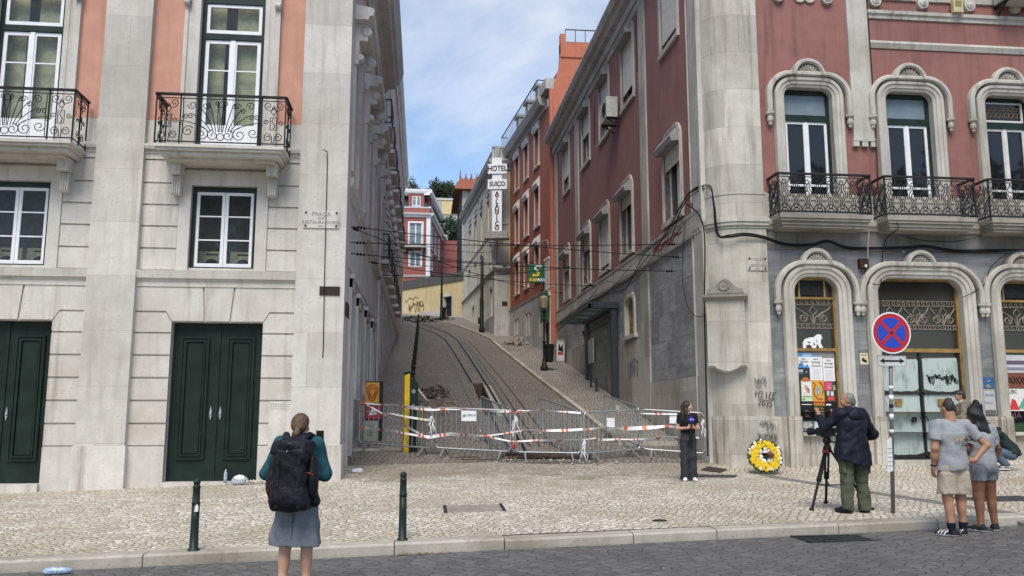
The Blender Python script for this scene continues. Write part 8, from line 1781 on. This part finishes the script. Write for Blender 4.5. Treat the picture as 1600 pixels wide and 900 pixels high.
S_ = SDF(sc); S_.cap((0, .0, 1.44), (0, .035, 1.52), .072, .066, .02); S_.cut((0, 0, 1.525), (0, .2, 1)); S_.build('white_collar', M['paper'], o, .010)
S_ = SDF(sc); JN = cloth('dark_jeans', (.03, .04, .07)); S_.ell((0, 0, .93), (.175, .13, .13), .04)
for s_, g_ in (('L', -1), ('R', 1)): S_.cap((g_ * .085, 0, .88), J['kn' + s_], .1, .078, .03); S_.cap(J['kn' + s_], J['an' + s_], .078, .062, .03)
S_.build('trousers', JN, o, .011, .006, 5); shoes(J, o, sc, [MATS['black_shoe'], M['rubber']], SOLE)
S_ = SDF(sc); c = J['hd']; ca, sa = math.cos(R(8)), math.sin(R(8)); S_.ell(Q(0, -.015, .035), (.082, .098, .088), .02); S_.ell(Q(0, -.06, -.02), (.07, .045, .06), .03); S_.ell(Q(0, .07, .075), (.06, .035, .03), .02); S_.cut(Q(0, .06, .02), nrm(v(-sa, ca, -.8))); S_.build('hair', MATS['short_dark_hair'], o, .009, .004, 6)
bg_ = empty('shoulder_bag', 'black bag on the back of the man in the khaki coat', 'bag', tuple(o.location), R(62)); S_ = SDF(sc); S_.box((.02, -.26, 1.22), (.1, .06, .18), .05, .03); S_.ell((.02, -.25, 1.46), (.08, .07, .08), .04); S_.build('bag_body', BKP, bg_, .011, .006, 3)
b = MB(); b.smooth = True; b.tube([v(.1, -.16, 1.45) * sc, v(.13, -.03, 1.52) * sc, v(.12, .12, 1.42) * sc, v(.13, .16, 1.2) * sc], .02, 7); b.build('strap', BKP, bg_, local=True)

# ---- crouching man
o, sc = person('man in a dark green jacket and blue jeans crouching beside the third shop window', 12.52, 17.5, R(66), 1.72)
J = dict(pel=v(0, -.06, .36), che=v(0, .13, .66), hd=v(0, .36, .92)); 
for s_, g_ in (('L', -1), ('R', 1)):
    J['hip' + s_] = v(g_ * .09, -.06, .34); J['kn' + s_] = v(g_ * .15, .36, .44); J['an' + s_] = v(g_ * .12, .06, .10); J['to' + s_] = v(g_ * .14, .22, .03); J['sh' + s_] = v(g_ * .18, .20, .78); J['el' + s_] = v(g_ * .23, .42, .62); J['wr' + s_] = v(g_ * .08, .58, .58)
S_ = SDF(sc); torso(S_, J, False, .98); arms(S_, J); legs(S_, J); T, Mh = head(S_, J['hd'], 0, .7); hand(S_, J['wrL'], v(.3, .8, -.3), v(0, 0, -1), v(.6, .3, .3), .6); hand(S_, J['wrR'], v(-.3, .8, -.3), v(0, 0, -1), v(-.6, .3, .3), .6); S_.build('body', SK2, o, .010); eyes(T, o, sc)
S_ = SDF(sc); GJ = cloth('dark_green_jacket', (.014, .026, .021), .25, 110, .7); torso(S_, J, False, 1.18); S_.cap((0, -.10, .38), (0, .14, .66), .165, .175, .08); S_.cap(J['shL'], J['shR'], .09, .09, .05)
for s_ in 'LR': S_.cap(J['sh' + s_], J['el' + s_], .082, .07, .04); S_.cap(J['el' + s_], J['wr' + s_], .07, .048, .03, (J['wr' + s_], nrm(J['wr' + s_] - J['el' + s_])))
S_.ell((0, .2, .86), (.12, .08, .06), .04); S_.cut((0, .27, .86), (0, .75, .66), (-.12, .2, .8), (.12, .6, 1.1)); S_.cut((0, -.14, .30), (0, -.3, -1)); S_.build('jacket', GJ, o, .011, .009, 4)
S_ = SDF(sc); S_.ell((0, .16, .88), (.13, .07, .055), .03); S_.build('hood', M['ink'], o, .011, .006, 5)
S_ = SDF(sc); BJ = cloth('blue_jeans', (.085, .12, .17), .2); S_.ell((0, -.07, .34), (.175, .14, .12), .04)
for s_, g_ in (('L', -1), ('R', 1)): S_.cap(J['hip' + s_], J['kn' + s_], .105, .08, .03); S_.cap(J['kn' + s_], J['an' + s_] + v(0, 0, .03), .08, .065, .03)
S_.build('jeans', BJ, o, .011, .008, 6); shoes(J, o, sc, [WSH, M['ink']], lambda C_: ((C_[:, 2] < .02) | (np.abs(C_[:, 2] - .06) < .014)).astype(int))
S_ = SDF(sc); c = J['hd']; Q2 = lambda x, y, z: c + v(x, y * math.cos(.7) + z * math.sin(.7), -y * math.sin(.7) + z * math.cos(.7)); S_.ell(Q2(0, -.02, .03), (.08, .092, .088), .02); S_.ell(Q2(0, -.06, -.03), (.07, .045, .065), .03); S_.cut(Q2(0, .055, .03), nrm(Q2(0, 1, -.5) - c)); S_.build('hair', MATS['short_dark_hair'], o, .009, .003, 7)
